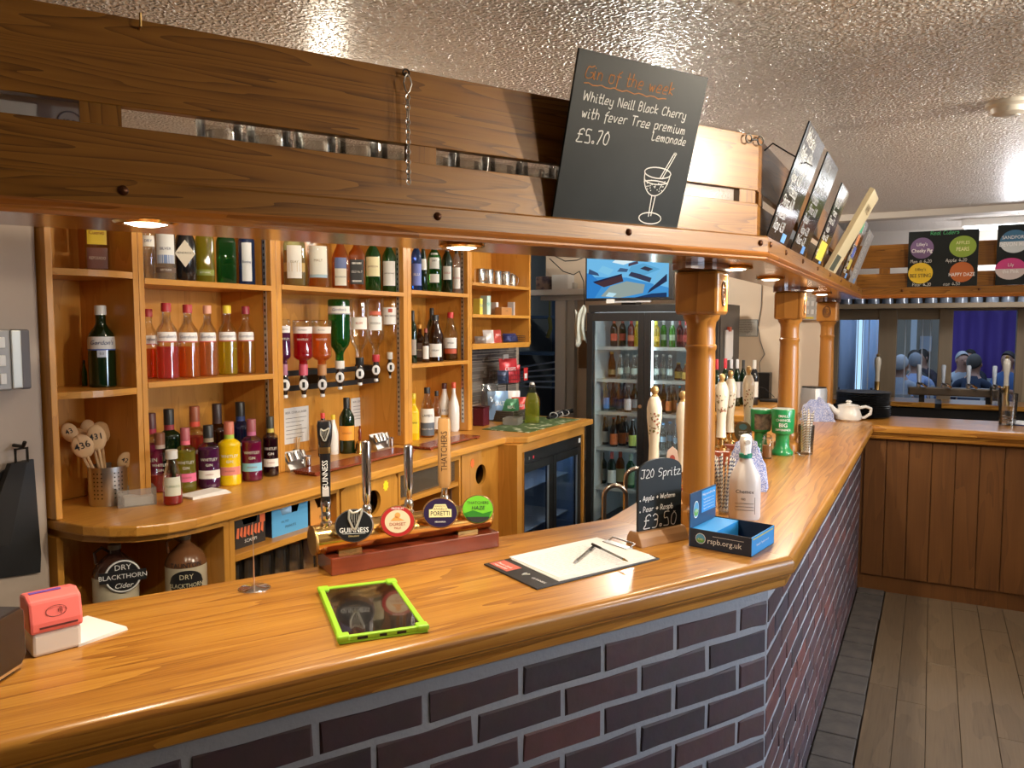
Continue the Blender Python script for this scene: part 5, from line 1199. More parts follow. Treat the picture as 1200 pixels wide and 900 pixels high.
def b3(o, R_, H_):
    face(o, R_, H_, .92, (.03, .02, .06), .0042); b = MB(); b.prism([(-.62 * R_, -.28 * H_), (.62 * R_, -.28 * H_), (.62 * R_, .22 * H_), (.42 * R_, .25 * H_), (.3 * R_, .55 * H_), (-.3 * R_, .55 * H_), (-.42 * R_, .25 * H_), (-.62 * R_, .22 * H_)], 0, .0006); b.build('panel', pm('badge_yellow', (.80, .72, .36), .5), o, M=T(0, 0, .0045))
    letters(o, 'PORETTI', R_ * .36, ink, T(0, -H_ * .05, .0056), wx=.78, bold=.01); letters(o, 'BIRRIFICIO', R_ * .13, ink, T(0, H_ * .42, .0056)); letters(o, 'ANGELO', R_ * .19, ink, T(0, H_ * .24, .0056)); letters(o, 'MENABREA', R_ * .12, inkw, T(0, -H_ * .58, .0056))
def b4(o, R_, H_):
    face(o, R_, H_, .93, (.16, .55, .04), .0042); b = MB(); b.prism([(-.86 * R_, -.25 * H_), (-.3 * R_, -.05 * H_), (.3 * R_, -.28 * H_), (.86 * R_, -.12 * H_), (.6 * R_, -.70 * H_), (0, -.92 * H_), (-.6 * R_, -.70 * H_)], 0, .0006); b.build('hills', pm('badge_dkgreen', (.03, .20, .02), .4), o, M=T(0, 0, .0045))
    b = MB(); b.prism([(-.9 * R_ * math.cos(a), -.9 * H_ * math.sin(a)) for a in [.6 + 1.94 * k / 10 for k in range(11)]], 0, .0006); b.build('base_band', ink, o, M=T(0, 0, .0052))
    letters(o, 'THATCHERS', R_ * .24, ink, T(0, H_ * .45, .0056)); letters(o, 'HAZE', R_ * .32, ink, T(0, H_ * .10, .0058), shear=.2)
badge(415, 616, 22.5, 19.5, b1); badge(466, 611, 20.5, 18.5, b2); badge(516, 601, 21, 18, b3); badge(560, 597, 19, 17, b4)
# receipt spike
p = onz(298, 690, ZC); t = thing('receipt_spike', 'receipt spike with a thin upright rod on a round chrome base', 'spike', p)
MB().lathe([(.036, 0), (.036, .002), (.032, .004), (.010, .005), (.004, .008)], 32).build('base', chrome, t, smooth=True)
MB().cyl((0, 0, .006), (0, 0, .155), .0016, 8, .0008).build('rod', pm('coppery_rod', (.7, .5, .38), .3, .9), t)
# tablet in its green case
MT, LT = frame2(onz(397, 756, ZC), onz(503, 741, ZC)); q = MT.inverted() @ onz(372, 694, ZC); W2 = q.y
tb = thing('tablet', 'tablet in a lime green bumper case lying on the bar', 'tablet'); tb.matrix_world = MT @ T(0, 0, .001)
TL, TW = LT * .985, W2 * .97
sk_ = q.x
lime = pm('lime_rubber', (.34, .66, .03), .45)
def trap(x, y): return (x + sk_ * (y / TW) * .6, y)
def rect(a, b_, c, d): return [trap(a, c), trap(b_, c), trap(b_, d), trap(a, d)]
cs = MB().prism(rect(0, TL, 0, TW), 0, .004).build('case_back', lime, tb)
b = MB()
for a_ in ((0, TL, 0, .011), (0, TL, TW - .011, TW), (0, .011, .011, TW - .011), (TL - .011, TL, .011, TW - .011)): b.prism(rect(*a_), .004, .013)
b.build('case_rim', lime, tb, bevel=.002)
b = MB()
for x in (-.003, TL - .022):
    for y in (-.003, TW - .022): b.prism(rect(x, x + .025, y, y + .025), .0035, .0155)
b.build('corner_bumper', lime, tb, bevel=.004)
MB().prism(rect(.0115, TL - .0115, .0115, TW - .0115), .004, .0105).build('screen', pm('tablet_glass', (.004, .004, .005), .03, coat=1.0), tb)
for x0, x1 in ((.035, .055), (.078, .092), (.112, .13)): part('port', tb, blk, x0, x1, -.0008, .002, .005, .010)
# clipboard with sheets and two pens
MC, LC = frame2(onz(629, 692, ZC), onz(773, 656, ZC)); q = MC.inverted() @ onz(567, 662.5, ZC)
cbd = thing('clipboard', 'black clipboard with handwritten sheets clipped at its far end', 'clipboard'); cbd.matrix_world = MC @ T(0, 0, .0005)
CW = q.y; csk = q.x
def cr(x, y): return (x + csk * (y / CW), y)
def crect(a, b_, c, d): return [cr(a, c), cr(b_, c), cr(b_, d), cr(a, d)]
MB().prism(crect(0, LC, 0, CW), 0, .004).build('board', pm('clip_black', (.02, .018, .018), .45), cbd, bevel=.001)
for k in range(4): MB().prism(crect(.072 + .004 * k - .002 * (k % 2), LC - .010, .010 + .003 * k, CW - .004 - .004 * (3 - k)), .0042 + .0012 * k, .0052 + .0012 * k).build('sheet', paper, cbd, M=RZ(.012 * k - .015))
pr = MB(); rr = random.Random(8)
for i in range(17):
    y = .03 + i * (CW - .06) / 17; x = .095
    while x < LC - .10:
        l_ = rr.uniform(.006, .02); x0, y0 = cr(x, y)
        pr.quad((x0, y0, 0), (x0 + l_, y0, 0), (x0 + l_, y0 + .0011, 0), (x0, y0 + .0011, 0)); x += l_ + rr.uniform(.003, .012)
pr.build('handwriting', pm('grey_ink', (.40, .40, .42), .8), cbd, M=T(0, 0, .0097))
b = MB().prism(crect(.012, .058, CW * .62, CW * .97), .0042, .0046).build('red_print', pm('clip_red', (.55, .12, .08), .6), cbd)
letters(cbd, 'Please drink', .012, inkw, T(*cr(.035, CW * .80), .0050) @ RZ(-PI / 2 - csk)); letters(cbd, 'responsibly', .012, inkw, T(*cr(.022, CW * .80), .0050) @ RZ(-PI / 2 - csk))
harp(cbd, T(*cr(.036, CW * .42), .0052) @ RZ(-PI / 2 - csk), .018); letters(cbd, 'GUINNESS', .011, inkw, T(*cr(.036, CW * .18), .0050) @ RZ(-PI / 2 - csk))
b = MB().tube([(LC - .01, CW * .42, .012), (LC + .006, CW * .42, .018), (LC + .006, CW * .80, .018), (LC - .01, CW * .80, .012)], .0022, 6); b.build('clip', steel, cbd); part('clip_plate', cbd, steel, LC - .03, LC - .006, CW * .40, CW * .82, .009, .012, bevel=.001)
def pen(pa, pb, z, label, col):
    a, b_ = onz(*pa, z), onz(*pb, z); t = thing('ballpoint_pen', label, 'pen', a); M, L = frame2(a, b_); t.matrix_world = M
    MB().cyl((.018, 0, 0), (L, 0, 0), .0030, 8).build('barrel', glass('pen_barrel', (.55, .55, .53), .4, .1, .4, (.3, .3, .3)), t, smooth=True); MB().cyl((L * .75, 0, 0), (L, 0, 0), .0036, 8).build('cap', blk, t); MB().cyl((0, 0, 0), (.02, 0, 0), .0008, 8, .0036).build('tip', brassd if 'tan' in label else steel, t)
pen((672, 660), (697, 639), ZC + .0145, 'clear ballpoint pen crossed under the other on the clipboard', 1)
pen((736, 658), (694, 637.5), ZC + .021, 'clear ballpoint pen with a tan tip lying across the clipboard', 2)
# arched chalkboard on a wooden foot
MS, LS = frame2(onz(756, 641, ZC), onz(798, 633, ZC))
sg = thing('table_chalkboard', 'small arched chalkboard on a wooden foot offering a spritz', 'chalkboard'); sg.matrix_world = MS
qa = local(MS, .025, 747, 622); qb = local(MS, .025, 797, 612); qt = local(MS, .025, 772, 537)
MB().prism([(-.008, 0), (.06, 0), (.056, .022), (.045, .038), (.012, .038), (.001, .022)], qa.x - .012, qb.x + .006, Matrix(((0, 0, 1, 0), (1, 0, 0, 0), (0, 1, 0, 0), (0, 0, 0, 1)))).build('foot', wood('dark_foot', (.16, .07, .025), (.30, .14, .05), (.42, .22, .09), axis='x', rings=4), sg, bevel=.003)
zr_ = local(MS, .025, 747, 556).z; hw = (qb.x - qa.x) / 2; mx_ = (qa.x + qb.x) / 2
arch = [(-hw, .022), (hw, .022), (hw, zr_)] + [(hw * math.cos(a), zr_ + (qt.z - zr_) * math.sin(a) ** .8) for a in [PI * k / 16 for k in range(1, 16)]] + [(-hw, zr_)]
MB().prism(arch, -.004, .004).build('slate', slate, sg, M=T(mx_, .026, 0) @ RX(PI / 2))
ws = T(mx_, .0216, 0) @ RX(PI / 2); u = hw / 19
scrawl(sg, [('J20 Spritz', -hw * .90, zr_ - .012, u * .78), ('. Apple + Waterm', -hw * .94, zr_ * .62, u * .42), ('. Pear + Raspb', -hw * .94, zr_ * .46, u * .47)], chalk, ws, .0010)
scrawl(sg, [('\u00a33.50', -hw * .75, zr_ * .22, u * 1.30)], chalk, ws, .0013)
# charity box
MX, LX = frame2(onz(809, 642.7, ZC), onz(884.7, 654, ZC)); q = MX.inverted() @ onz(918.7, 638, ZC)
MX = MX @ T(LX, 0, 0) @ RZ(math.radians(-7)) @ T(-LX - .010, 0, 0)
BD = q.y; HB = local(MX, 0, 885, 631.5).z
rb = thing('charity_box', 'navy and blue cardboard pin badge box with a raised header card', 'box'); rb.matrix_world = MX
navy, sky = pm('box_navy', (.012, .022, .045), .45), pm('box_blue', (.03, .30, .72), .45)
part('front', rb, navy, 0, LX, 0, .002, 0, HB); part('back', rb, navy, 0, LX, BD - .002, BD, 0, HB); part('end', rb, sky, LX - .002, LX, .002, BD - .002, 0, HB); part('bottom', rb, navy, 0, LX, 0, BD, 0, .002)
zh = local(MX, 0, 808.5, 579).z
part('header', rb, pm('header_navy', (.02, .07, .16), .45), -.003, 0, 0, BD, 0, zh); hd = part('header_panel', rb, sky, 0, .0008, BD * .42, BD * .97, HB + .028, zh - .004)
part('shelf_card', rb, sky, .001, LX * .40, .003, BD - .003, HB - .012, HB - .002); part('shelf_front', rb, sky, LX * .40, LX * .41, .003, BD - .003, .002, HB - .002)
letters(rb, 'Help yourself to the', .0105, inkw, T(.0015, BD * .69, zh - .015) @ FRONT, bold=.01)
for k in range(4): letters(rb, 'Suggested donation for each', .0062, inkw, T(.0015, BD * .69, zh - .029 - .009 * k) @ FRONT)
def logo(M, s):
    b = MB(); disc(b, 0, 0, s); o = b.build('logo', inkw, rb, M=M); b = MB(); disc(b, 0, 0, s * .9); b.build('logo_sky', pm('logo_sky', (.10, .35, .60), .5), o, M=T(0, 0, .0004))
    MB().prism([(-.85 * s, -.25 * s), (-.3 * s, .15 * s), (.3 * s, .05 * s), (.85 * s, -.2 * s), (.5 * s, -.72 * s), (-.5 * s, -.72 * s)], .0005, .0008).build('logo_hill', pm('logo_green', (.15, .40, .08), .5), o); letters(o, 'RSPB', s * .45, inkw, T(0, -s * .15, .0014))
logo(T(.0014, BD * .20, zh * .62 + .006) @ FRONT @ Matrix.Scale(.72, 4, (1, 0, 0)), .024); logo(T(LX * .18, -.0006, HB * .52) @ RX(PI / 2), .0145)
letters(rb, 'rspb.org.uk', .021, inkw, T(LX * .57, -.0008, HB * .45) @ RX(PI / 2)); part('rule', rb, inkw, LX * .38, LX * .88, -.0007, 0, HB * .72, HB * .735)
letters(rb, 'Beautiful. Together we will', .0085, inkw, T(LX + .0006, BD * .48, HB * .48) @ FRONT); part('dash_row', rb, pm('dash_yellow', (.6, .55, .1), .5), LX, LX + .0006, .01, BD - .01, HB - .008, HB - .005)
for k in range(3): part('pin_card', rb, [paper, pm('pin_navy', (.05, .07, .12), .5), brassd][k], LX * .55 + .02 * k, LX * .55 + .02 * k + .028, BD * .15 + .018 * k, BD * .15 + .018 * k + .04, .003 + .004 * k, .006 + .004 * k)
# spray bottle and cloth
p = onz(872, 611, ZC); p = p + Vector((p.x, p.y, 0)).normalized() * .045
hs = pxh(p, 878, 509); sp = thing('spray_bottle', 'white trigger spray bottle with a green collar', 'spray bottle', p, face_cam(p))
milky = pm('milky_bottle', (.66, .62, .60), .4)
MB().lathe([(.045, 0), (.048, .008), (.048, hs * .44), (.044, hs * .52), (.030, hs * .62), (.019, hs * .70), (.017, hs * .74)], 28, ex=.72).build('body', milky, sp, smooth=True)
MB().lathe([(.020, hs * .725), (.020, hs * .775), (.018, hs * .78)], 20).build('collar', pm('teal_green', (.01, .22, .14), .4), sp, smooth=True)
MB().lathe([(.016, hs * .78), (.017, hs * .86), (.019, hs * .93), (.016, hs * .98), (.008, hs)], 20, ex=1.1).build('head', wht, sp, smooth=True); MB().cyl((0, 0, hs * .93), (.05, .006, hs * .93), .011, 12, .008).build('nozzle', wht, sp, smooth=True); MB().tube([(.018, 0, hs * .90), (.036, 0, hs * .86), (.04, 0, hs * .78)], .005, 6).build('trigger', wht, sp)
fx = .048 * .72
letters(sp, 'Chemex', .016, ink, T(fx + .001, 0, hs * .34) @ FRONT); letters(sp, 'F&S', .009, ink, T(fx + .001, -.004, hs * .25) @ FRONT)
b = MB()
for z in (.20, .16, .12): b.box(-.028, .028, hs * z, hs * z + .0012, 0, .0003)
b.box(.030, .0312, hs * .08, hs * .28, 0, .0003); b.build('print_rules', ink, sp, M=T(fx + .0006, 0, 0) @ FRONT)
def cloth(label, loc, rx, ry, hz_, col, seed, name='cleaning_cloth'):
    r = random.Random(seed); n, m = 26, 10; vs = []
    ph = [r.uniform(0, 6.28) for _ in range(8)]
    for i in range(m + 1):
        v = i / m
        for k in range(n):
            a = 2 * PI * k / n; w_ = 1 + .16 * math.sin(5 * a + ph[0] + 2 * v) + .10 * math.sin(9 * a + ph[1] - 3 * v) + .05 * math.sin(14 * a + ph[2])
            rad = (math.cos(v * PI / 2) ** .7) * w_ * (1 + r.uniform(-.10, .10) * (v < .95)); vs.append((rx * rad * math.cos(a), ry * rad * math.sin(a), hz_ * (math.sin(v * PI / 2) * (1 + .22 * math.sin(3 * a + ph[3]) * v) + (.05 * math.sin(7 * a + ph[4]) + .10 * math.sin(4 * a + 5 * v + ph[5]) * v + r.uniform(-.07, .07)) * (v > 0))))
    fs = [(i * n + k, i * n + (k + 1) % n, (i + 1) * n + (k + 1) % n, (i + 1) * n + k) for i in range(m) for k in range(n)]
    fs.append(tuple(range(n - 1, -1, -1))); o = MB().add(vs, fs).build(name, col, None, smooth=True); o.location = loc; return tag(o, label, 'cloth')
bluec = pm('blue_cloth', (.20, .25, .52), .9, noise=(260, (.60, .63, .76), .48, .56), bump=(40, .4, .004))
q = onx(876, 540, -.585); hc = onx(876, 513, -.585).z - ZC
cloth('crumpled blue checked cloth draped behind the spray bottle', (-.585, q.y, ZC), .062, .05, hc * .86, bluec, 3)
# straws in glasses
def straw_glass(px, yb, yt, wpx, ytop, label, cols, n, seed):
    p = onz(px, yb, ZC); r_ = pxr(p, wpx); p = p + Vector((p.x, p.y, 0)).normalized() * r_; h_ = pxh(p, px, yt); ht = pxh(p, px, ytop)
    g = tumbler(p, h_, r_ * .85, r_, label + ' glass', None, name='straw_tumbler'); g['label'] = 'tumbler holding ' + label; rr = random.Random(seed)
    for k in range(n):
        a, q1, q2 = rr.uniform(0, 6.28), rr.uniform(.3, .72), rr.uniform(.5, .85); L_ = ht * rr.uniform(.88, 1.0)
        f = Vector((r_ * .55 * q1 * math.cos(a), r_ * .55 * q1 * math.sin(a), .010)); e = Vector((r_ * q2 * math.cos(a + rr.uniform(-.4, .4)), r_ * q2 * math.sin(a), L_))
        e.x, e.y = e.x * (1 + .35 * (L_ - h_) / h_), e.y * (1 + .35 * (L_ - h_) / h_)
        d = e - f; t = thing('paper_straw', label[:-1] if label.endswith('s') else label, 'straw', p + f, 0, label); t.rotation_euler = d.to_track_quat('Z', 'Y').to_euler()
        cc = cols[k % len(cols)]
        MB().cyl((0, 0, 0), (0, 0, d.length), .0030, 8).build('tube', pm('straw_white', (.78, .75, .68), .7), t, smooth=True)
        st_ = MB(); nn = int(d.length / .0125 * 6); vs = []
        for i in range(nn + 1):
            aa = i * 1.05; z = d.length * i / nn
            vs += [(.0033 * math.cos(aa), .0033 * math.sin(aa), min(z, d.length)), (.0033 * math.cos(aa), .0033 * math.sin(aa), min(z + .0055, d.length))]
        st_.add(vs, [(2 * i, 2 * i + 2, 2 * i + 3, 2 * i + 1) for i in range(nn)]); st_.build('stripe', cc, t)
nvy, gry, gld = pm('stripe_navy', (.03, .045, .14), .7), pm('stripe_black', (.04, .035, .035), .7), pm('stripe_gold', (.5, .33, .12), .7)
straw_glass(846, 604, 556, 28, 532, 'navy and gold striped paper straws', [gry, gld, nvy, nvy, nvy], 14, 1)
straw_glass(944, 533, 498, 19, 478, 'black and white striped paper straws', [gry, gry, gld], 9, 2)
# hand pulls
cer = pm('cream_ceramic', (.78, .70, .55), .15, coat=.6)
def hand_pull(px, yt, yb, X, label, flowers=True, clip=None, py=None, px2=None, wscale=1.0):
    q = onx(px, yb, X); p = Vector((X, q.y, ZC)); zb = q.z - ZC; zt_ = onx(px, yt, X).z - ZC
    t = thing('hand_pull', label, 'hand pull', p, face_cam(p), 'ceramic hand pulls')
    part('pump_case', t, MAHOG('z'), -.04, .04, -.04, .04, 0, zb - .055, bevel=.006)
    MB().lathe([(.026, zb - .055), (.026, zb - .045), (.014, zb - .035), (.013, zb - .012), (.019, zb - .004), (.018, zb)], 24).build('ferrule', brass, t, smooth=True)
    h_ = zt_ - zb; k = wscale
    body = MB().lathe([(.017 * k, zb), (.0155 * k, zb + h_ * .05), (.014 * k, zb + h_ * .25), (.017 * k, zb + h_ * .42), (.0215 * k, zb + h_ * .60), (.022 * k, zb + h_ * .72), (.0185 * k, zb + h_ * .80), (.013 * k, zb + h_ * .85), (.011 * k, zb + h_ * .865)], 28).build('handle', cer, t, smooth=True)
    MB().lathe([(.0115, zb + h_ * .855), (.012, zb + h_ * .875), (.008, zb + h_ * .89), (.0125, zb + h_ * .92), (.0135, zb + h_ * .95), (.010, zb + h_ * .985), (0, zb + h_)], 20).build('knob', pm('gilt_knob', (.55, .36, .14), .3, .5), t, smooth=True)
    if flowers:
        rr = random.Random(int(px)); b = MB(); lf = MB()
        for i in range(26):
            a, z = rr.uniform(-.8, .8), zb + h_ * rr.uniform(.38, .66); rr_ = .0222 * k if z > zb + h_ * .5 else .0185 * k
            s = rr.uniform(.0018, .0045); cx = Vector((rr_ * math.cos(a), rr_ * math.sin(a), z)); tx = Vector((-math.sin(a), math.cos(a), 0)); nz = Vector((0, 0, 1))
            (b if i % 2 else lf).add([cx + tx * s * math.cos(j * PI / 3) + nz * s * math.sin(j * PI / 3) + Vector((math.cos(a), math.sin(a), 0)) * .0006 for j in range(6)], [tuple(range(6))])
        b.build('flower_print', pm('flower_red', (.30, .10, .05), .4), body); lf.build('leaf_print', pm('leaf_green', (.16, .14, .04), .4), body)
    if clip:
        zc = zb - .01 + clip.get('dz', 0); rx, ry = clip['r']; M = T(.046, clip.get('dy', 0), zc) @ FRONT
        o = MB().lathe([(rx, -.004), (rx, .002), (rx * .93, .004)], 32, ey=ry / rx).build('pump_clip', pm('clip_rim', (.20, .12, .05), .3, .4), t, M=M, smooth=True)
        b = MB(); disc(b, 0, 0, rx * .9, ry * .9); b.build('clip_face', pm('clip_face_' + clip['t'], clip['c'], .4), o, M=T(0, 0, .0045)); b = MB(); disc(b, 0, ry * .45, rx * .45, ry * .28); b.build('clip_picture', pm('clip_teal', (.08, .22, .28), .4), o, M=T(0, 0, .005))
        letters(o, clip['t'], rx * .34, inkw, T(0, -ry * .35, .0056), bold=.015); letters(o, clip['u'], rx * .25, inkw, T(0, -ry * .02, .0056))
        part('clip_bracket', t, brassd, .01, .044, -.006, .006, zc - .01, zc + .004)
hand_pull(766, 452, 545, -.80, 'floral ceramic hand pull behind the arched chalkboard', wscale=1.15)
hand_pull(799, 458, 552, -.80, 'ceramic hand pull hidden behind the first post', False, wscale=1.1)
hand_pull(845, 438, 512, -.80, 'gilt-sprigged ceramic hand pull beside the first post', True, wscale=1.35); hand_pull(855, 434, 506, -.86, 'gilt-sprigged ceramic hand pull behind its twin', True, wscale=1.35)
hand_pull(876, 429, 508, -.80, 'ceramic hand pull above the oval ale badge', True, dict(r=(.042, .052), c=(.12, .10, .05), t='GOLD', u='DORSET', dz=.025, dy=-.022), wscale=1.35)
# pale badge with a small figure peeping above the chalkboard
q = onx(788, 535, -.74); t = thing('pump_badge', 'small pale pink badge peeping above the arched chalkboard', 'badge', (-.74, q.y, ZC), face_cam(q)); h_ = onx(788, 523, -.74).z - ZC
MB().prism([(-.022, 0), (.022, 0), (.022, h_ * .72), (.016, h_ * .93), (0, h_), (-.016, h_ * .93), (-.022, h_ * .72)], 0, .006, FRONT).build('plate', pm('pale_pink', (.75, .60, .52), .4), t); b = MB(); disc(b, 0, 0, .009, .014); b.build('picture', pm('pink_picture', (.45, .10, .08), .5), t, M=T(.0065, 0, h_ * .80) @ FRONT)
# collecting tins, jar, chain
def tin(px, yb, yt, wpx, label, X, picture):
    p = onz(px, yb, ZC); r_ = pxr(p, wpx); p = p + Vector((p.x, p.y, 0)).normalized() * r_ * .8; h_ = pxh(p, px, yt)
    t = thing('collecting_tin', label, 'tin', p, face_cam(p) + .15, 'green collecting tins'); gm = pm('tin_green', (.012, .27, .075), .3, coat=.4)
    MB().lathe([(r_ * .95, 0), (r_, h_ * .03), (r_ * .98, h_ * .07), (r_ * .75, h_ * .13), (r_ * .62, h_ * .20), (r_ * .62, h_ * .42), (r_ * .70, h_ * .455)], 32).build('stem', gm, t, smooth=True)
    MB().lathe([(r_ * .70, h_ * .455), (r_ * .92, h_ * .47), (r_, h_ * .50), (r_ * 1.06, h_ * .96), (r_ * 1.0, h_)], 32).build('cup', gm, t, smooth=True); MB().lathe([(r_ * .98, h_), (r_ * .9, h_ * 1.012), (0, h_ * 1.014)], 32).build('lid', pm('tin_lid', (.45, .50, .45), .4), t, smooth=True)
    if picture: MB().lathe([(r_ * 1.012, h_ * .52), (r_ * 1.065, h_ * .90)], 16, cap=False, a0=-.8, a1=1.2).build('photo_print', pm('tin_photo', (.30, .22, .16), .5, noise=(30, (.06, .05, .045), .4, .6)), t, smooth=True)
    else:
        for s, z, sz in (('SMALL', .86, .075), ('CHANGE,', .77, .075), ('BIG', .66, .12), ('DIFFERENCE', .56, .06)): bent(t, s, h_ * sz, inkw, r_ * (1.0 + .06 * (z - .5) / .46) + .0012, h_ * z, -.12, bold=.01)
tin(916.5, 534, 479, 25, 'green plastic collecting tin with white lettering on the bar', -.62, False); tin(891, 529, 479, 23, 'green plastic collecting tin with a photograph, behind the lettered one', -.72, True)
p = onz(898.5, 537, ZC); h_ = pxh(p, 898.5, 509); t = thing('swing_top_jar', 'small clip-top glass jar of brown spice beside the tins', 'jar', p, 0)
MB().lathe([(.021, 0), (.023, .004), (.023, h_ * .7), (.018, h_ * .8), (.018, h_ * .86)], 20).build('jar', gclear, t, smooth=True); MB().lathe([(.019, .006), (.0205, h_ * .55)], 18).build('contents', pm('spice', (.30, .14, .05), .8), t); MB().lathe([(.020, h_ * .86), (.020, h_ * .95), (.012, h_)], 20).build('lid', gclear, t, smooth=True); MB().tube([(.02, 0, h_ * .9), (.027, 0, h_ * .8), (.024, 0, h_ * .6)], .0014, 5).tube([(.021 * math.cos(a), .021 * math.sin(a), h_ * .83) for a in [2 * PI * k / 14 for k in range(14)]], .0014, 5, True).build('wire_clip', steel, t)
t = thing('bead_chain', 'short steel chain tying the collecting tin to the post', 'chain', onz(926, 533, ZC)); pts = [onz(924 + 2.2 * k, 534 - 5 * math.sin(k * .5) * (k < 7), ZC + .006) for k in range(9)]
for a, b_ in zip(pts, pts[1:]):
    l_ = (a + b_) / 2 - t.location; M = T(l_) @ RZ(math.atan2((b_ - a).y, (b_ - a).x)); MB().tube([(.010 * math.cos(q), .005 * math.sin(q), 0) for q in [2 * PI * k / 12 for k in range(12)]], .0014, 5, True).build('link', steel, t, M=M)
# teapot, plates, blue cloth, canister, salt pot
def onbar(px, yb, r=0): p = onz(px, yb, ZC); return p + Vector((p.x, p.y, 0)).normalized() * r
p = onbar(994, 493.5, .05); k = pxr(p, 29) / .062; tp = thing('teapot', 'small white china teapot on the bar corner', 'teapot', p, YAW)
chn = pm('white_china', (.80, .78, .74), .12, coat=.6); h_ = pxh(p, 994, 475)
MB().lathe([(.052 * k, 0), (.060 * k, .01), (.062 * k, h_ * .3), (.056 * k, h_ * .6), (.050 * k, h_ * .85), (.052 * k, h_), (.046 * k, h_ * 1.02)], 32).build('body', chn, tp, smooth=True)
MB().lathe([(.050 * k, h_ * 1.01), (.044 * k, h_ * 1.06), (.015 * k, h_ * 1.13), (.010 * k, h_ * 1.17), (.015 * k, h_ * 1.25), (.010 * k, h_ * 1.34), (0, h_ * 1.35)], 28).build('lid', chn, tp, smooth=True)
MB().tube([(-.045 * k, 0, h_ * .45), (-.075 * k, 0, h_ * .7), (-.088 * k, 0, h_ * .95), (-.105 * k, 0, h_ * 1.05)], .012, 12, rs=[.020 * k, .014 * k, .010 * k, .010 * k]).build('spout', chn, tp, smooth=True)
MB().tube([(.050 * k, 0, h_ * .82), (.085 * k, 0, h_ * .92), (.112 * k, 0, h_ * .78), (.110 * k, 0, h_ * .45), (.08 * k, 0, h_ * .18), (.056 * k, 0, h_ * .18)], .008 * k, 10).build('handle', chn, tp, smooth=True)
pp = onbar(1010, 491, .12); pp.y = max(pp.y, p.y + .27); h_ = pxh(pp, 1010, 458); n = 14; dark = pm('dark_plate', (.035, .032, .030), .5)
rp = pxr(pp, 60)
for k in range(n):
    o = MB().lathe([(rp * .55, 0), (rp * .62, .003), (rp * .97, h_ / n * .8), (rp, h_ / n * .92), (rp * .96, h_ / n), (rp * .6, .006), (0, .005)], 36).build('dinner_plate', dark, None, smooth=True); o.location = (pp.x + random.uniform(-.002, .002), pp.y, pp.z + k * h_ / n * .985)
    tag(o, 'dark grey dinner plate in the stack behind the teapot', 'plate', 'stacked dinner plates')
p = onbar(958, 494, .05); cloth('crumpled blue cloth beside the teapot', p, .085, .05, pxh(p, 960, 470) * .92, bluec, 11)
p = onbar(1037, 489, .02); t = thing('salt_pot', 'small glass salt pot with a white lid behind the plates', 'salt pot', p); h_ = pxh(p, 1037, 474)
MB().lathe([(.026, 0), (.028, .004), (.026, h_ * .7)], 18).build('pot', gclear, t, smooth=True); MB().lathe([(.027, h_ * .7), (.027, h_ * .9), (.018, h_)], 18).build('lid', wht, t, smooth=True)
p = Vector((-.78, onx(953, 470, -.78).y, 1.02)); p = Vector((onz(953, 488, ZC).x, onz(953, 488, ZC).y, ZC)); p.y = 5.42; p.x = ony(953, 488, p.y).x; h_ = pxh(p, 953, 453); r_ = pxr(p, 20); t = thing('steel_toaster', 'brushed steel toaster with a black top beside the middle post', 'toaster', p, .9)
MB().lathe([(r_, .012), (r_ * 1.02, .02), (r_ * 1.02, h_ * .9), (r_ * .95, h_ * .97)], 24, sq=5, ey=1.3).build('body', pm('toaster_steel', (.60, .60, .60), .42, .55), t, smooth=True); MB().lathe([(r_ * .96, h_ * .95), (r_ * .95, h_), (0, h_)], 24, sq=5, ey=1.3).build('top', blk, t); MB().lathe([(r_ * .95, 0), (r_ * .95, .012)], 24, sq=5, ey=1.3).build('foot', blk, t)
# far run: glass of coins, blue menu
p = Vector((.405, 5.60, ZC)); p.x = ony(1181, 480, 5.60).x; h_ = pxh(p, 1181, 461); r_ = pxr(p, 20)
tumbler(p, h_, r_ * .85, r_, 'tumbler part filled with coins on the far bar', None, name='coin_tumbler')
for k in range(26):
    rr = random.Random(k); a, q = rr.uniform(0, 6.28), rr.uniform(0, .55); o = MB().lathe([(.0105, 0), (.0105, .0017)], 12).build('coin', [brassd, steel, pm('copper_coin', (.5, .22, .1), .35, .9)][k % 3], None)
    o.location = p + Vector((r_ * q * math.cos(a), r_ * q * math.sin(a), .0095 + .0018 * k)); o.rotation_euler = (rr.uniform(-.2, .2), rr.uniform(-.2, .2), 0); tag(o, 'coin in the tumbler on the far bar', 'coin', 'coins in the tumbler')
mq = onz(1186, 496, ZC); t = thing('menu_booklet', 'dark blue menu booklet lying on the far bar', 'menu', mq, math.radians(-20)); part('cover', t, pm('menu_blue', (.03, .06, .22), .35), 0, .22, -.12, .10, 0, .008, bevel=.002); part('pages', t, paper, .003, .216, -.116, .10, .008, .011)
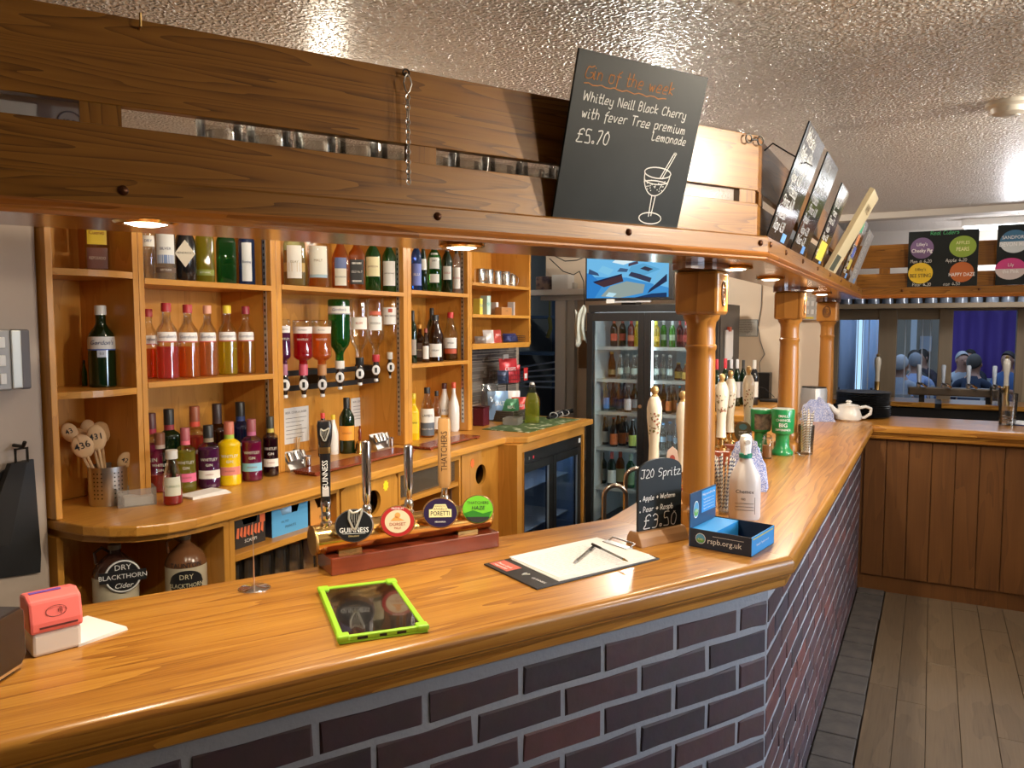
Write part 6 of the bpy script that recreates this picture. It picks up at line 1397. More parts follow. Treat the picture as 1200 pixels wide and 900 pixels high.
# left end: card reader, receipt pad, black till
MR, LR = frame2(onz(38, 772, ZC), onz(96, 757, ZC)); t = thing('card_reader', 'coral and white contactless card reader standing on the bar', 'card reader'); t.matrix_world = MR
h_ = local(MR, 0, 36, 706).z; coral = pm('coral_plastic', (.85, .17, .15), .4); LRd = .062
MB().prism([(-.002, 0), (LRd, 0), (LRd, h_ * .42), (-.004, h_ * .42)], 0, LR, Matrix(((0, 0, 1, 0), (1, 0, 0, 0), (0, 1, 0, 0), (0, 0, 0, 1)))).build('base', pm('reader_white', (.72, .66, .62), .4), t, bevel=.006)
MB().prism([(-.006, h_ * .42), (LRd + .004, h_ * .42), (LRd + .006, h_ * 1.0), (.030, h_ * 1.06), (.002, h_ * .98), (-.006, h_ * .60)], -.003, LR + .003, Matrix(((0, 0, 1, 0), (1, 0, 0, 0), (0, 1, 0, 0), (0, 0, 0, 1)))).build('shell', coral, t, bevel=.005)
part('card_slot', t, pm('slot_dark', (.10, .02, .02), .5), LR * .15, LR * .92, -.0075, -.0055, h_ * .50, h_ * .53); part('slit', t, pm('purple_strip', (.18, .08, .4), .4), LR * .06, LR * .70, .026, .036, h_ * 1.058, h_ * 1.066)
b = MB()
for k in range(3): b.tube([((.004 + .003 * k) * math.cos(a), (.004 + .003 * k) * math.sin(a), 0) for a in [-.7 + 1.4 * j / 6 for j in range(7)]], .0005, 4)
b.tube([(.017 * math.cos(a), .010 * math.sin(a), 0) for a in [2 * PI * j / 24 for j in range(24)]], .0005, 4, True); b.build('contactless_mark', pm('slot_dark', (.10, .02, .02), .5), t, M=T(LR * .5, -.0035, h_ * .77) @ RX(PI / 2 - .12))
c1, c2 = onz(110, 752, ZC), onz(150, 738, ZC); M, L = frame2(c1, c2); t = thing('receipt_pad', 'pad of white receipt slips beside the card reader', 'pad'); t.matrix_world = M
for k in range(4): part('slip', t, paper, -.03, L, .0, .125, .0015 * k, .0015 * k + .0013, M=RZ(.02 * k))
a, b_ = onz(32, 782, ZC), onz(-70, 850, ZC); M, L = frame2(b_, a); t = thing('till_terminal', 'dark brown till terminal with a chrome lower edge at the bar end', 'till'); t.matrix_world = M
h_ = local(M, 0, 30, 708).z
MB().prism([(0, .012), (L - .012, .012), (L, .024), (L, h_ - .008), (L - .01, h_), (0, h_)], -.0, .06, Matrix(((1, 0, 0, 0), (0, 0, 1, 0), (0, 1, 0, 0), (0, 0, 0, 1)))).build('screen_back', pm('till_brown', (.022, .012, .009), .25, coat=.3), t, bevel=.003)
MB().box(0, L - .006, .004, .056, .006, .012).build('chrome_edge', chrome, t); MB().box(0, L - .02, .01, .05, 0, .006).build('foot', blk, t)

# ================================================================== DISPLAY FRIDGE, SCREEN, END WALL
YF, FX0, FX1, FZ = 4.985, -2.095, -1.195, 1.80
fr = thing('display_fridge', 'tall black double-door drinks fridge with lit shelves', 'fridge', ((FX0 + FX1) / 2, YF, 0))
cx = (FX0 + FX1) / 2; hw = (FX1 - FX0) / 2
fb, grey = pm('fridge_black', (.020, .021, .022), .35), pm('fridge_grey', (.055, .056, .058), .4)
part('side', fr, grey, -hw, -hw + .03, .03, .58, 0, FZ); part('side', fr, grey, hw - .03, hw, .03, .58, 0, FZ); part('top', fr, fb, -hw, hw, 0, .58, FZ - .05, FZ, bevel=.003)
lin = pm('fridge_lining', (.62, .66, .68), .4)
part('back', fr, lin, -hw + .03, hw - .03, .56, .58, .1, FZ - .05); part('base', fr, fb, -hw + .03, hw - .03, .03, .56, 0, .28)
for s in (-1, 1): part('liner', fr, lin, s * (hw - .034) - .002, s * (hw - .034) + .002, .04, .56, .28, FZ - .05)
for x in (-.01, hw - .05): part('light_tube', fr, emi('fridge_tube', (.80, .95, 1.0), 11), x - .008, x + .008, .045, .055, .35, FZ - .09)
part('light_tube', fr, emi('fridge_tube', (.80, .95, 1.0), 11), -hw + .06, hw - .06, .05, .065, FZ - .068, FZ - .056)
FS = [ony(722, y, YF + .08).z for y in (406.5, 444.5, 483, 525, 572)]
for z in FS:
    sh_ = part('shelf', fr, pm('fridge_wire', (.50, .54, .56), .35, .6), -hw + .036, hw - .036, .065, .50, z - .008, z); part('price_rail', sh_, pm('price_rail', (.55, .60, .62), .3), -hw + .036, hw - .036, -.22, -.214, -.016, .006)
fg = glass('fridge_door_glass', (.92, .95, .95), 0, .01, .22)
xm0, xm1 = ony(749, 440, YF).x - cx, ony(763, 440, YF).x - cx; xm = (xm0 + xm1) / 2
for a, b_, w0, w1 in ((-hw, xm - .001, .042, xm - xm0), (xm + .001, hw, xm1 - xm, .042)):
    z0, z1 = .10, FZ - .055
    d = MB().box(a, a + w0, -.03, 0, z0, z1).box(b_ - w1, b_, -.03, 0, z0, z1).box(a + w0, b_ - w1, -.03, 0, z1 - .055, z1).box(a + w0, b_ - w1, -.03, 0, z0, z0 + .18).build('door', fb, fr, bevel=.002)
    MB().box(a + w0, b_ - w1, -.018, -.013, z0 + .18, z1 - .055).build('glass_pane', fg, d)
    if b_ < .3: MB().cyl((b_ - .022, -.034, 1.12), (b_ - .022, -.030, 1.12), .012, 16).build('lock', steel, d)
FBN = []
def fb_(px, lev, kind, hpx, wpx, g, cap, bands, label, liq=None, d=.16, name='drink_bottle', fill=.6):
    d += .075 * (len(FBN) % 2); FBN.append(1); wpx *= .92
    z = FS[lev]; p = ony(px, 440, YF + d); p = Vector((p.x, YF + d, z + .0005))
    bottle(name, label, 'drinks in the display fridge', p, kind, hpx * depth(p) / FPX, pxr(p, wpx), g, cap, liq, fill, bands, segs=14)
for px in (719, 729): fb_(px, 0, 'wine', 33, 9, G['brown'], (.5, .1, .05), ((.2, .45, (.65, .10, .05), 1.2),), 'tall orange red cordial bottle on the top fridge shelf', d=.22)
fb_(739, 0, 'wine', 33, 9, tg('red_drink', (.5, .06, .04), .6, (.4, .05, .03)), (.6, .05, .05), ((.2, .4, (.7, .2, .1), 1.2),), 'red cordial bottle on the top fridge shelf', d=.22)
fb_(746, 0, 'wine', 32, 9, tg('yellow_drink', (.9, .7, .05), .7, (.85, .62, .03)), (.9, .8, .1), (), 'yellow juice bottle beside the fridge mullion'); fb_(768, 0, 'wine', 32, 10, MATS['yellow_drink'], (.9, .8, .1), ((.2, .4, (.8, .5, .05), 1),), 'yellow juice bottle in the right fridge door')
for px in (777, 787): fb_(px, 0, 'wine', 32, 8, tg('lime_drink', (.15, .65, .12), .6, (.10, .55, .06)), (.85, .85, .85), ((.25, .45, (.55, .75, .5), 1),), 'green juice bottle in the right fridge door')
for px in (796, 803): fb_(px, 0, 'wine', 32, 8, MATS['red_drink'], (.6, .05, .05), ((.2, .45, (.6, .08, .06), 1),), 'red juice bottle in the right fridge door')
fb_(717, 1, 'mixer', 29, 10, G['amber'], (.6, .4, .1), ((.1, .3, (.75, .55, .25), 1.2),), 'ginger mixer bottle on the second fridge shelf', d=.24)
for px in (727, 735, 743, 748): fb_(px, 1, 'mixer', 28, 8, G['clear'], (.75, .75, .7), ((.2, .45, (.62, .72, .66), 1.0),), 'clear tonic bottle on the second fridge shelf', Lq['clear'], d=.18)
for px in (769, 777, 785): fb_(px, 1, 'mixer', 29, 8, G['clear'], (.75, .75, .7), ((.2, .45, (.55, .66, .66), 1.0),), 'clear tonic bottle in the right fridge door', Lq['clear'], d=.18)
fb_(795, 1, 'mixer', 20, 10, G['amber'], (.6, .4, .1), ((.1, .5, (.75, .5, .12), 1.2),), 'gold mixer bottle in the right fridge door'); fb_(804, 1, 'mixer', 20, 10, G['amber'], (.6, .4, .1), ((.1, .5, (.75, .5, .12), 1.2),), 'gold mixer bottle in the right fridge door')
for px in (706, 711): fb_(px, 2, 'beer', 34, 8, G['blue'], (.5, .6, .7), ((.08, .45, (.05, .20, .60), 1.3),), 'bright blue alcopop bottle on the third fridge shelf', d=.15)
for px in (719, 726, 732): fb_(px, 2, 'beer', 33, 8, G['dblue'], (.2, .25, .35), ((.08, .40, (.03, .05, .16), 1.3),), 'dark blue beer bottle on the third fridge shelf', d=.2)
fb_(736, 2, 'beer', 31, 9, G['brown'], (.8, .8, .8), ((.08, .50, (.72, .66, .66), 1.3),), 'beer bottle with a pale label on the third fridge shelf', d=.13); fb_(744, 2, 'beer', 33, 9, G['dgreen'], (.4, .4, .4), ((.1, .4, (.35, .38, .4), 1.2),), 'dark bottle beside the fridge mullion', d=.18)
for px in (772, 778, 784, 790): fb_(px, 2, 'beer', 33, 8, G['brown'], (.05, .05, .05), ((.10, .45, (.55, .14, .03), 1.3),), 'black beer bottle with an orange label', d=.17)
fb_(797, 2, 'beer', 33, 8, G['brown'], (.05, .45, .65), ((.1, .4, (.35, .35, .4), 1.2),), 'black beer bottle with a turquoise cap')
for px, c, lb in ((709, (.72, .72, .70), 'cider bottle with a white label on the fourth fridge shelf'), (720, (.62, .16, .04), 'cider bottle with an orange label on the fourth fridge shelf'), (730, (.62, .16, .04), 'cider bottle with an orange label on the fourth fridge shelf'), (742, (.50, .60, .12), 'cider bottle with a lime green label on the fourth fridge shelf')):
    fb_(px, 3, 'beer', 34, 10, G['brown'], (.75, .72, .7) if px in (709, 742) else (.6, .14, .05), ((.08, .45, c, 1.3),), lb, d=.14)
for px in (725, 734): fb_(px, 3, 'beer', 35, 8, G['brown'], (.6, .14, .05), ((.1, .4, (.5, .14, .04), 1.2),), 'cider bottle behind the orange labelled ones', d=.27)
for px in (770, 778, 786, 794): fb_(px, 3, 'mixer', 32, 8, G['clear'], (.2, .4, .7), ((.3, .5, (.35, .5, .65), 1.2),), 'water bottle in the right fridge door', Lq['clear'], d=.15)
for px, c, g, cp, lb in ((707, (.3, .3, .32), G['dgreen'], BK, 'small dark wine bottle on the bottom fridge shelf'), (718, (.72, .76, .74), G['dgreen'], (.7, .12, .08), 'wine bottle with a big white label on the bottom fridge shelf'), (728, (.65, .6, .35), G['amber'], (.65, .12, .06), 'golden wine bottle on the bottom fridge shelf'), (740, (.12, .2, .1), G['green'], (.4, .5, .4), 'green wine bottle on the bottom fridge shelf')):
    fb_(px, 4, 'wine', 40 if px != 707 else 36, 11, g, cp, ((.10, .48, c, 1.3),), lb, d=.14)
for px in (771, 782, 793): fb_(px, 4, 'wine', 40, 10, G['green'], BK, ((.1, .45, (.6, .6, .55), 1.2),), 'green wine bottle low in the right fridge door', d=.14)
# screen above the fridge
tx0, tx1 = ony(686, 330, YF + .02).x, ony(789, 330, YF + .02).x; tz0, tz1 = ony(735, 352, YF + .02).z, 2.16
tv = thing('wall_screen', 'flat screen above the fridge showing a blue security camera view', 'screen', ((tx0 + tx1) / 2, YF + .03, tz0)); W_, H_ = tx1 - tx0, tz1 - tz0
part('housing', tv, blk, -W_ / 2, W_ / 2, -.012, .03, 0, H_, bevel=.004); part('foot', tv, blk, -.05, .05, .0, .12, FZ - tz0, 0); part('sensor_bar', tv, pm('tv_silver', (.45, .46, .47), .35), -W_ * .24, W_ * .26, -.02, -.004, -.014, -.004); part('white_plug', tv, wht, -W_ * .24, -W_ * .15, -.024, -.008, -.018, .010)
scr = MB().quad((-W_ / 2 + .012, -.0125, .018), (W_ / 2 - .03, -.0125, .018), (W_ / 2 - .03, -.0125, H_ - .012), (-W_ / 2 + .012, -.0125, H_ - .012)).build('picture', emi('cctv_sky', S(116, 190, 236), 1.0), tv)
def shp(pts, col, k):
    sw, sh2 = W_ - .042, H_ - .03; vh = .245          # the visible lower part of the picture is vh tall
    MB().add([(-W_ / 2 + .012 + u * sw, -.0127 - .0001 * k, .018 + v * vh) for u, v in pts], [tuple(range(len(pts)))]).build('picture_shape', emi('cctv_%d_%d_%d' % col, S(*col), 1.0), scr)
for k, (pts, col) in enumerate([([(0, 0), (1, 0), (1, .25), (.5, .55), (0, .6)], (70, 150, 215)), ([(.18, .05), (.42, .0), (.70, .12), (.72, .35), (.50, .45), (.3, .33)], (150, 165, 160)), ([(0, 0), (.1, 0), (.2, .35), (.05, .7), (0, .7)], (50, 130, 205)), ([(.10, .42), (.44, .62), (.46, .45), (.22, .30)], (74, 52, 58)), ([(.10, .42), (.44, .62), (.44, .66), (.08, .46)], (36, 40, 70)),
    ([(.52, .60), (.78, .40), (.80, .52), (.56, .72)], (60, 62, 84)), ([(.52, .72), (.72, .60), (.90, .75), (.70, .92), (.55, .85)], (96, 170, 214)), ([(.75, .10), (.98, .42), (.98, .62), (.78, .22)], (44, 50, 78)), ([(.82, .3), (.98, .62), (.98, .9), (.86, .62)], (120, 190, 230)), ([(.52, .85), (.64, .92), (.63, .99), (.52, .93)], (84, 70, 84)),
    ([(.14, .75), (.28, .62), (.34, .78), (.20, .90)], (130, 200, 236)), ([(.03, .82), (.14, .70), (.16, .62), (.02, .68)], (60, 84, 120)), ([(.24, .05), (.33, .02), (.38, .12), (.28, .16)], (190, 228, 240)), ([(.32, .98), (.46, .90), (.58, .98), (.5, 1.05), (.36, 1.05)], (225, 245, 250)), ([(.60, .0), (.98, .0), (.98, .12), (.80, .10)], (36, 60, 100)), ([(.42, .82), (.52, .78), (.5, .7), (.38, .72)], (70, 96, 130)), ([(.66, .78), (.76, .70), (.82, .76), (.72, .84)], (60, 60, 76))]): shp(pts, col, k)
t = thing('hanging_cloth', 'pale tea towel hanging on the jamb beside the fridge', 'cloth', ony(681, 362, 4.98))
b = MB(); vs = []
for i in range(9):
    for j in range(7): vs.append((-.045 + .09 * j / 6 * (1 - .25 * math.sin(i * .4)), .012 * math.sin(j * 1.9 + i * .3), -.24 * i / 8 - .03 * math.sin(j * 1.1)))
b.add(vs, [(i * 7 + j, i * 7 + j + 1, (i + 1) * 7 + j + 1, (i + 1) * 7 + j) for i in range(8) for j in range(6)]); o = b.build('towel', pm('towel', (.60, .64, .58), .9), t, smooth=True); sd = o.modifiers.new('solid', 'SOLIDIFY'); sd.thickness = .003
MB().tube([(0, .03, .01), (0, -.005, .005), (0, -.01, .012)], .003, 6).build('peg', steel, t)
a, b_ = ony(676.5, 388, 5.66), ony(690, 432, 5.66); tag(part('brown_board', None, pm('brown_card', (.20, .10, .035), .7), a.x - .005, b_.x, 5.70, 5.718, b_.z, a.z), 'plain brown board on the wall between jamb and fridge', 'board')
q = ony(686, 534, 5.715); t = thing('wall_socket', 'white wall socket with a plug beside the cooler', 'socket', (q.x, 5.718, q.z)); part('plate', t, wht, -.04, .04, -.012, 0, -.04, .04, bevel=.003); part('plug', t, wht, -.02, .02, -.045, -.012, -.03, .015, bevel=.004); MB().tube([(0, -.035, -.03), (.01, -.045, -.12), (.03, -.05, -.25), (.02, -.05, -.40)], .004, 6).build('lead', wht, t)
# clutter and wires on the lintel
t = tag(part('white_box', None, wht, -2.66, -2.52, 5.58, 5.70, 1.946, 2.06), 'white box on the shelf over the store doorway', 'box')
t = tag(part('brown_carton', None, pm('mottled_carton', (.28, .20, .16), .7, noise=(20, (.08, .06, .08), .45, .6)), -2.80, -2.69, 5.58, 5.70, 1.946, 2.05), 'mottled carton on the shelf over the store doorway', 'carton')
pts = [ony(650, 300, 5.5), ony(662, 306, 5.45), ony(676, 305, 5.40), ony(686, 301, 5.3), ony(690, 312, 5.08)]
tag(MB().tube(pts, .004, 6).build('screen_cable', blk), 'black cable running from the lintel to the screen', 'cable')
tag(MB().tube([ony(644, 303, 5.54), ony(660, 318, 5.54), ony(672, 322, 5.54), ony(679, 318, 5.52), ony(684, 330, 5.50), ony(686, 380, 5.50), ony(684, 398, 5.50)], .004, 6).build('hanging_cable', blk), 'black cable hanging down beside the fridge', 'cable')
# store room seen through the doorway
t = thing('store_rack', 'white wire shelving rack in the dark store room', 'rack', (-3.05, 6.3, 0))
for k in range(5): part('rung', t, wire, -.45, .45, -.02, .0, 1.10 + .05 * k, 1.115 + .05 * k, M=RY(-.04 * k))
for x in (-.44, .42): part('upright', t, wire, x, x + .02, -.02, .0, 0, 1.35)
t = thing('store_shelf', 'dark steel shelf unit at the back of the store room', 'shelf', (-3.4, 7.6, 0))
for z in (1.35, 1.74): part('shelf', t, pm('store_steel', (.06, .08, .11), .5), -.6, .6, -.2, .2, z, z + .03)
for x in (-.6, .57): part('leg', t, pm('store_steel', (.06, .08, .11), .5), x, x + .03, -.2, -.17, 0, 2.2)
q = ony(644, 385, 6.2); t = thing('yellow_brush', 'yellow handled brush hanging in the store room', 'brush', q); MB().tube([(0, 0, .10), (.01, 0, 0), (-.02, 0, -.08)], .018, 8).build('head', pm('olive_yellow', (.35, .28, .05), .6), t, smooth=True); MB().cyl((0, 0, .1), (0, 0, .3), .008, 8).build('handle', pm('olive_yellow', (.35, .28, .05), .6), t)
# end wall: shelf counter with wine, notice, key box, papers
ws_ = tag(part('wine_ledge', None, ply('x'), -1.19, -.885, 4.55, 5.715, 1.10, 1.14, bevel=.004), 'beech side counter against the end wall holding wine bottles', 'counter')
lg = thing('ledge_cabinet', 'beech cabinet under the wine counter', 'cabinet', (-1.04, 5.1, 0)); part('body', lg, plz, -.14, .14, -.5, .6, 0, 1.10); part('door', lg, plz, -.13, .13, -.52, -.5, .05, 1.08, bevel=.003)
for px, yt, w_, cp, c, lb, d in ((840, 421, 9, (.55, .03, .05), (.6, .62, .58), 'red capped wine bottle beside the fridge', -.72), (850, 420, 9, (.55, .03, .05), (.62, .66, .66), 'red capped wine bottle with a pale label', -.60), (857, 421, 8, (.6, .62, .66), (.5, .5, .48), 'silver capped wine bottle with a label', -.40), (864, 421, 8, (.65, .67, .7), (.6, .6, .6), 'silver capped wine bottle in the middle of the row', -.32),
    (871, 422, 8, (.03, .03, .03), (.3, .3, .3), 'black capped wine bottle in the row', -.22), (884, 422, 10, (.68, .66, .62), (.75, .73, .68), 'white capped wine bottle with a tall white label', -.20)):
    p = ony(px, 440, 5.42 + d); p.z = 1.1405; bottle('wine_bottle', lb, 'wine bottles on the side counter', p, 'wine', pxh(p, px, yt), pxr(p, w_), G['dgreen'] if px != 884 else G['black'], cp, None, .5, ((.18, .52, c, 1.1),), segs=16)
t = tag(part('wine_carton', None, blk, -1.08, -.99, 5.60, 5.70, 1.1405, 1.33), 'black wine carton behind the bottles', 'carton')
t = thing('router', 'flat black router with trailing leads on the side counter', 'router', (-.955, 5.50, 1.1405)); part('case', t, blk, -.07, .05, -.05, .05, 0, .018, bevel=.004)
MB().tube([(-.08, .02, .02), (-.09, 0, .10), (-.04, -.02, .09), (.02, 0, .03)], .0025, 6).build('lead', blk, t)
a, b_ = ony(858, 374.5, 5.718), ony(888, 394.5, 5.718); t = thing('wall_notice', 'small grey typed notice on the cream end wall', 'notice', ((a.x + b_.x) / 2, 5.718, (a.z + b_.z) / 2)); w_, h_ = (b_.x - a.x), a.z - b_.z
part('frame', t, pm('notice_frame', (.18, .20, .20), .5), -w_ / 2, w_ / 2, -.004, 0, -h_ / 2, h_ / 2); part('sheet', t, pm('notice_grey', (.50, .50, .47), .6), -w_ / 2 + .006, w_ / 2 - .006, -.005, -.004, -h_ / 2 + .006, h_ / 2 - .006)
for k in range(6): letters(t, ('WEIGHTS AND MEASURES', 'All spirits are sold in', 'measures of 25 ml or', 'multiples of that. Wine', 'is sold by the glass of', '125 ml and 175 ml')[k], .013, ink, T(0, -.0056, h_ * .34 - k * h_ * .14) @ RX(PI / 2), wx=.9)
a, b_ = ony(938, 340, 5.718), ony(962, 375, 5.718); t = thing('light_switch_box', 'grey panel of twelve light switches on the end wall', 'switch panel', ((a.x + b_.x) / 2, 5.718, (a.z + b_.z) / 2)); w_, h_ = (b_.x - a.x), a.z - b_.z
part('case', t, pm('panel_grey', (.52, .52, .50), .4), -w_ / 2, w_ / 2, -.04, 0, -h_ / 2, h_ / 2, bevel=.005); part('yellow_label', t, pm('warn_yellow', (.75, .62, .05), .5), -w_ * .25, w_ * .2, -.0412, -.04, -h_ * .46, -h_ * .40)
for r in range(3):
    for c in range(4): part('rocker_switch', t, wht, -w_ * .36 + c * w_ * .22, -w_ * .36 + c * w_ * .22 + w_ * .13, -.046, -.04, h_ * .32 - r * h_ * .27 - h_ * .09, h_ * .32 - r * h_ * .27 + h_ * .07, bevel=.002)
pts = [ony(893, 333, 5.71), ony(892, 360, 5.71), ony(888, 383, 5.71), ony(891, 400, 5.71), ony(896, 415, 5.71), ony(890, 425, 5.70), ony(891, 445, 5.68), Vector((-.98, 5.60, 1.32))]
tag(MB().tube(pts, .003, 6).build('wall_lead', pm('grey_lead', (.12, .12, .12), .5), None), 'thin grey lead trailing down the end wall', 'cable')
t = thing('paper_sheaf', 'sheaf of white papers clipped to the side of the fridge', 'papers', (FX1 + .002, 5.22, 1.63))
for k in range(3): part('sheet', t, paper, .001 + .003 * k, .003 + .003 * k, -.10, .11, -.20 + .01 * k, .0)
part('clip', t, pm('red_clip', (.6, .1, .05), .4), .0, .016, -.03, .03, -.01, .02)
# sink taps behind the bar
sk_u = thing('steel_sink', 'steel sink counter behind the bar', 'sink', (-1.2, 3.0, 0)); part('worktop', sk_u, pm('dull_sink', (.12, .12, .12), .35, .8), -.22, .22, -.6, .8, .55, .58); part('cabinet', sk_u, blk, -.20, .20, -.58, .78, 0, .55)
for px, py, w_, lb in ((721, 569, 26, 'curved chrome tap spout behind the bar'), (746, 549, 26, 'curved chrome tap spout next to the chalkboard')):
    q = onx(px, py, -1.12); r_ = w_ * depth(q) / FPX / 2
    t = thing('sink_tap', lb, 'tap', (q.x, q.y, .58), YAW, 'chrome sink taps'); h_ = q.z - .58 - r_
    MB().tube([(-r_, 0, 0), (-r_, 0, h_)] + [(-r_ * math.cos(a), 0, h_ + r_ * math.sin(a)) for a in [PI * k / 12 for k in range(1, 12)]] + [(r_, 0, h_), (r_, 0, h_ - .12)], .0095, 12).build('spout', pm('dull_chrome', (.75, .68, .60), .15, 1), t, smooth=True); MB().lathe([(.022, 0), (.022, .01), (.012, .014)], 18).build('flange', chrome, t, smooth=True, M=T(-r_, 0, 0)); MB().cyl((r_, 0, h_ - .12), (r_, 0, h_ - .145), .012, 12).build('aerator', chrome, t)

# ================================================================== CHALKBOARDS ON THE CANOPY
nB = N30; MBd = M0
def lean_board(M, x0, x1, h_, lean, th=.006, name='chalkboard', label='', body=None, group=None):
    "a board standing on the canopy ledge, its top leaning out; returns thing whose local XY plane is the face (X right, Y up)"
    t = thing(name, label, 'chalkboard', group=group); a = math.asin(lean / h_)
    t.matrix_world = M @ T((x0 + x1) / 2, .016, ZL1 + .001) @ RX(PI / 2 + a) ; W = x1 - x0
    part('board', t, body or slate, -W / 2, W / 2, 0, h_, -th, 0, bevel=.001); return t, W
xl, xr = along(0, 643, 255), along(0, 789, 268)
t, W = lean_board(M0, xl, xr, .345, .095, label='large chalkboard on the canopy advertising the gin of the week')
wr = T(0, 0, .0006)
u = W / 100
scrawl(t, [('Gin of the week', -.43 * W, .292, u * .98)], chalko, wr, .0011); b = MB(); ribbon(b, [Vector((-.43 * W + W * .62 * k / 20, .281 + .002 * math.sin(k * 2), 0)) for k in range(21)], .0010); b.build('underline', chalko, t, M=wr)
scrawl(t, [('Whitley Neill Black Cherry', -.42 * W, .248, u * .70), ('with fever Tree premium', -.41 * W, .215, u * .76), ('Lemonade', .14 * W, .192, u * .68)], chalk, wr, .0012)
scrawl(t, [('\u00a35.70', -.42 * W, .165, u * 1.05)], chalk, wr, .0013)
b = MB(); cx_, cy_ = .24 * W, .100
def el(rx, ry, cx=0, cy=0, a0=0, a1=2 * PI, n=28): return [Vector((cx_ + cx + rx * math.cos(a0 + (a1 - a0) * k / n), cy_ + cy + ry * math.sin(a0 + (a1 - a0) * k / n), 0)) for k in range(n + 1)]
s_ = .040
for pth in (el(s_, .012, 0, .022), el(s_ * .96, .050, 0, .020, PI, 2 * PI), el(s_ * .90, .010, 0, .006, PI, 2 * PI), el(s_ * .9, .006, 0, -.002, .1, PI - .1), el(s_ * .85, .013, .003, -.082), [Vector((cx_ - .005, cy_ - .030, 0)), Vector((cx_ - .003, cy_ - .078, 0))], [Vector((cx_ + .006, cy_ - .030, 0)), Vector((cx_ + .004, cy_ - .076, 0))], [Vector((cx_ + .010, cy_ + .012, 0)), Vector((cx_ + .038, cy_ + .070, 0))], [Vector((cx_ + .016, cy_ + .010, 0)), Vector((cx_ + .044, cy_ + .068, 0))], el(.004, .002, .041, .069)): ribbon(b, pth, .0013)
rr = random.Random(1)
for k in range(30):
    x, y = rr.uniform(-.75, .75), rr.uniform(-.022, .002); disc(b, cx_ + s_ * x * .9, cy_ + y + abs(x) * .008, .0016, seg=6)
b.build('cocktail_drawing', chalk, t, M=wr)
# side run: row of menu boards leaning out
bd_specs = [(907, 275, .315, .315, 'dark chalk menu board nearest the front canopy corner', 'dark'), (934, 291, .30, .315, 'second dark chalk menu board in the row on the side canopy', 'dark'), (958, 304, .27, .30, 'dark menu board with a yellow patch on the side canopy', 'yellow'), (976, 314, .28, .375, 'thick cream wooden menu board on the side canopy', 'wood'), (990, 322, .30, .30, 'colourful menu board next to the thick wooden one', 'col'), (1000, 328, .32, .29, 'last menu board in the row beside the far canopy', 'pale')]
for k, (px, py, W0, h_, lb, kd) in enumerate(bd_specs):
    x0 = (M1.inverted() @ onx(px, py, M1.translation.x)).x if False else onx(px, py, -.385).y - M1.translation.y
    t, W = lean_board(M1, x0, x0 + W0, h_, .105 * h_ / .32 + (.05 if kd == 'wood' else 0), th=.02 if kd == 'wood' else .005, label=lb, body={'wood': pm('cream_board', (.55, .47, .30), .5), 'pale': pm('pale_board', (.30, .30, .32), .4)}.get(kd, pm('gloss_slate', (.02, .024, .026), .12, coat=.6)), group=None, name='menu_board')
    if kd != 'wood':
        sp_ = [('Whisky', -.40 * W, h_ * .86, W / 60)] + [(('Malbec 4.20', 'Merlot 3.90', 'Rose 4.50', 'Prosecco', 'Shiraz 4.10', 'Riesling', 'Rioja 4.30')[(j + k) % 7], (-.42 + .06 * (j % 2)) * W, h_ * (.74 - .105 * j), W / 85) for j in range(7)]
        GLs = {'M': (5, ['00 07 24 47 40']), 'x': (4, ['04 30', '00 34']), 'j': (2, ['14 1-2 0-2'])}; GL.update(GLs)
        scrawl(t, sp_, chalk, T(0, 0, .0006), .0016); part('price_tag', t, pm('tag_blue', (.15, .35, .75), .5), .1 * W, .3 * W, .01, .035, 0, .0008)
        if kd == 'yellow': part('yellow_patch', t, pm('patch_yellow', (.75, .60, .08), .5), -.35 * W, .3 * W, .02, h_ * .3, 0, .0008)
        if kd == 'col':
            for j, c in enumerate(((.08, .45, .25), (.65, .25, .10), (.10, .15, .5), (.6, .5, .1))): part('colour_patch', t, pm('patch_%d' % j, c, .5), (-.4 + .1 * j) * W, (-.05 + .1 * j) * W, h_ * (.78 - .2 * j), h_ * (.95 - .2 * j), 0, .0008)
    else:
        letters(t, 'WINES', .05, pm('board_brown', (.2, .13, .06), .6), T(0, h_ * .8, .0008)); part('dark_foot', t, pm('board_dark', (.06, .07, .05), .6), -.45 * W, .1 * W, .01, .08, 0, .0008)
# far run: two guest cider boards
def ale(t, x, y, rx, ry, col, s1, s2, c1, c2=None):
    b = MB(); disc(b, x, y, rx, ry); o = b.build('ale_badge', pm('ale_%s' % s2, col, .5), t, M=T(0, 0, .0006))
    if c2: MB().prism([(x + rx * math.cos(a), y + ry * math.sin(a)) for a in [PI + PI * k / 14 for k in range(15)]], 0, .0003).build('badge_half', pm('ale2_%s' % s2, c2, .5), o, M=T(0, 0, .0003))
    letters(o, s1, ry * .42, pm('ale_ink_%d' % int(c1[0] * 99), c1, .6), T(x, y + ry * .35, .0010), wx=.85); letters(o, s2, ry * .50, pm('ale_ink_%d' % int(c1[0] * 99), c1, .6), T(x, y - ry * .25, .0010), wx=.78, bold=.01)
xa, xb = ony(1063, 334, 5.275).x - M2c.translation.x, ony(1145, 330, 5.275).x - M2c.translation.x
hA = ony(1105, 270, 5.25).z - ZL1
t, W = lean_board(M2c, xa, xb, hA, .03, label='guest cider chalkboard with four oval badges on the far canopy', name='menu_board')
scrawl(t, [('Real Ciders', -.18 * W, hA * .93, W / 120)], pm('green_chalk', (.1, .5, .2), .8), T(0, 0, .0006), .0012)
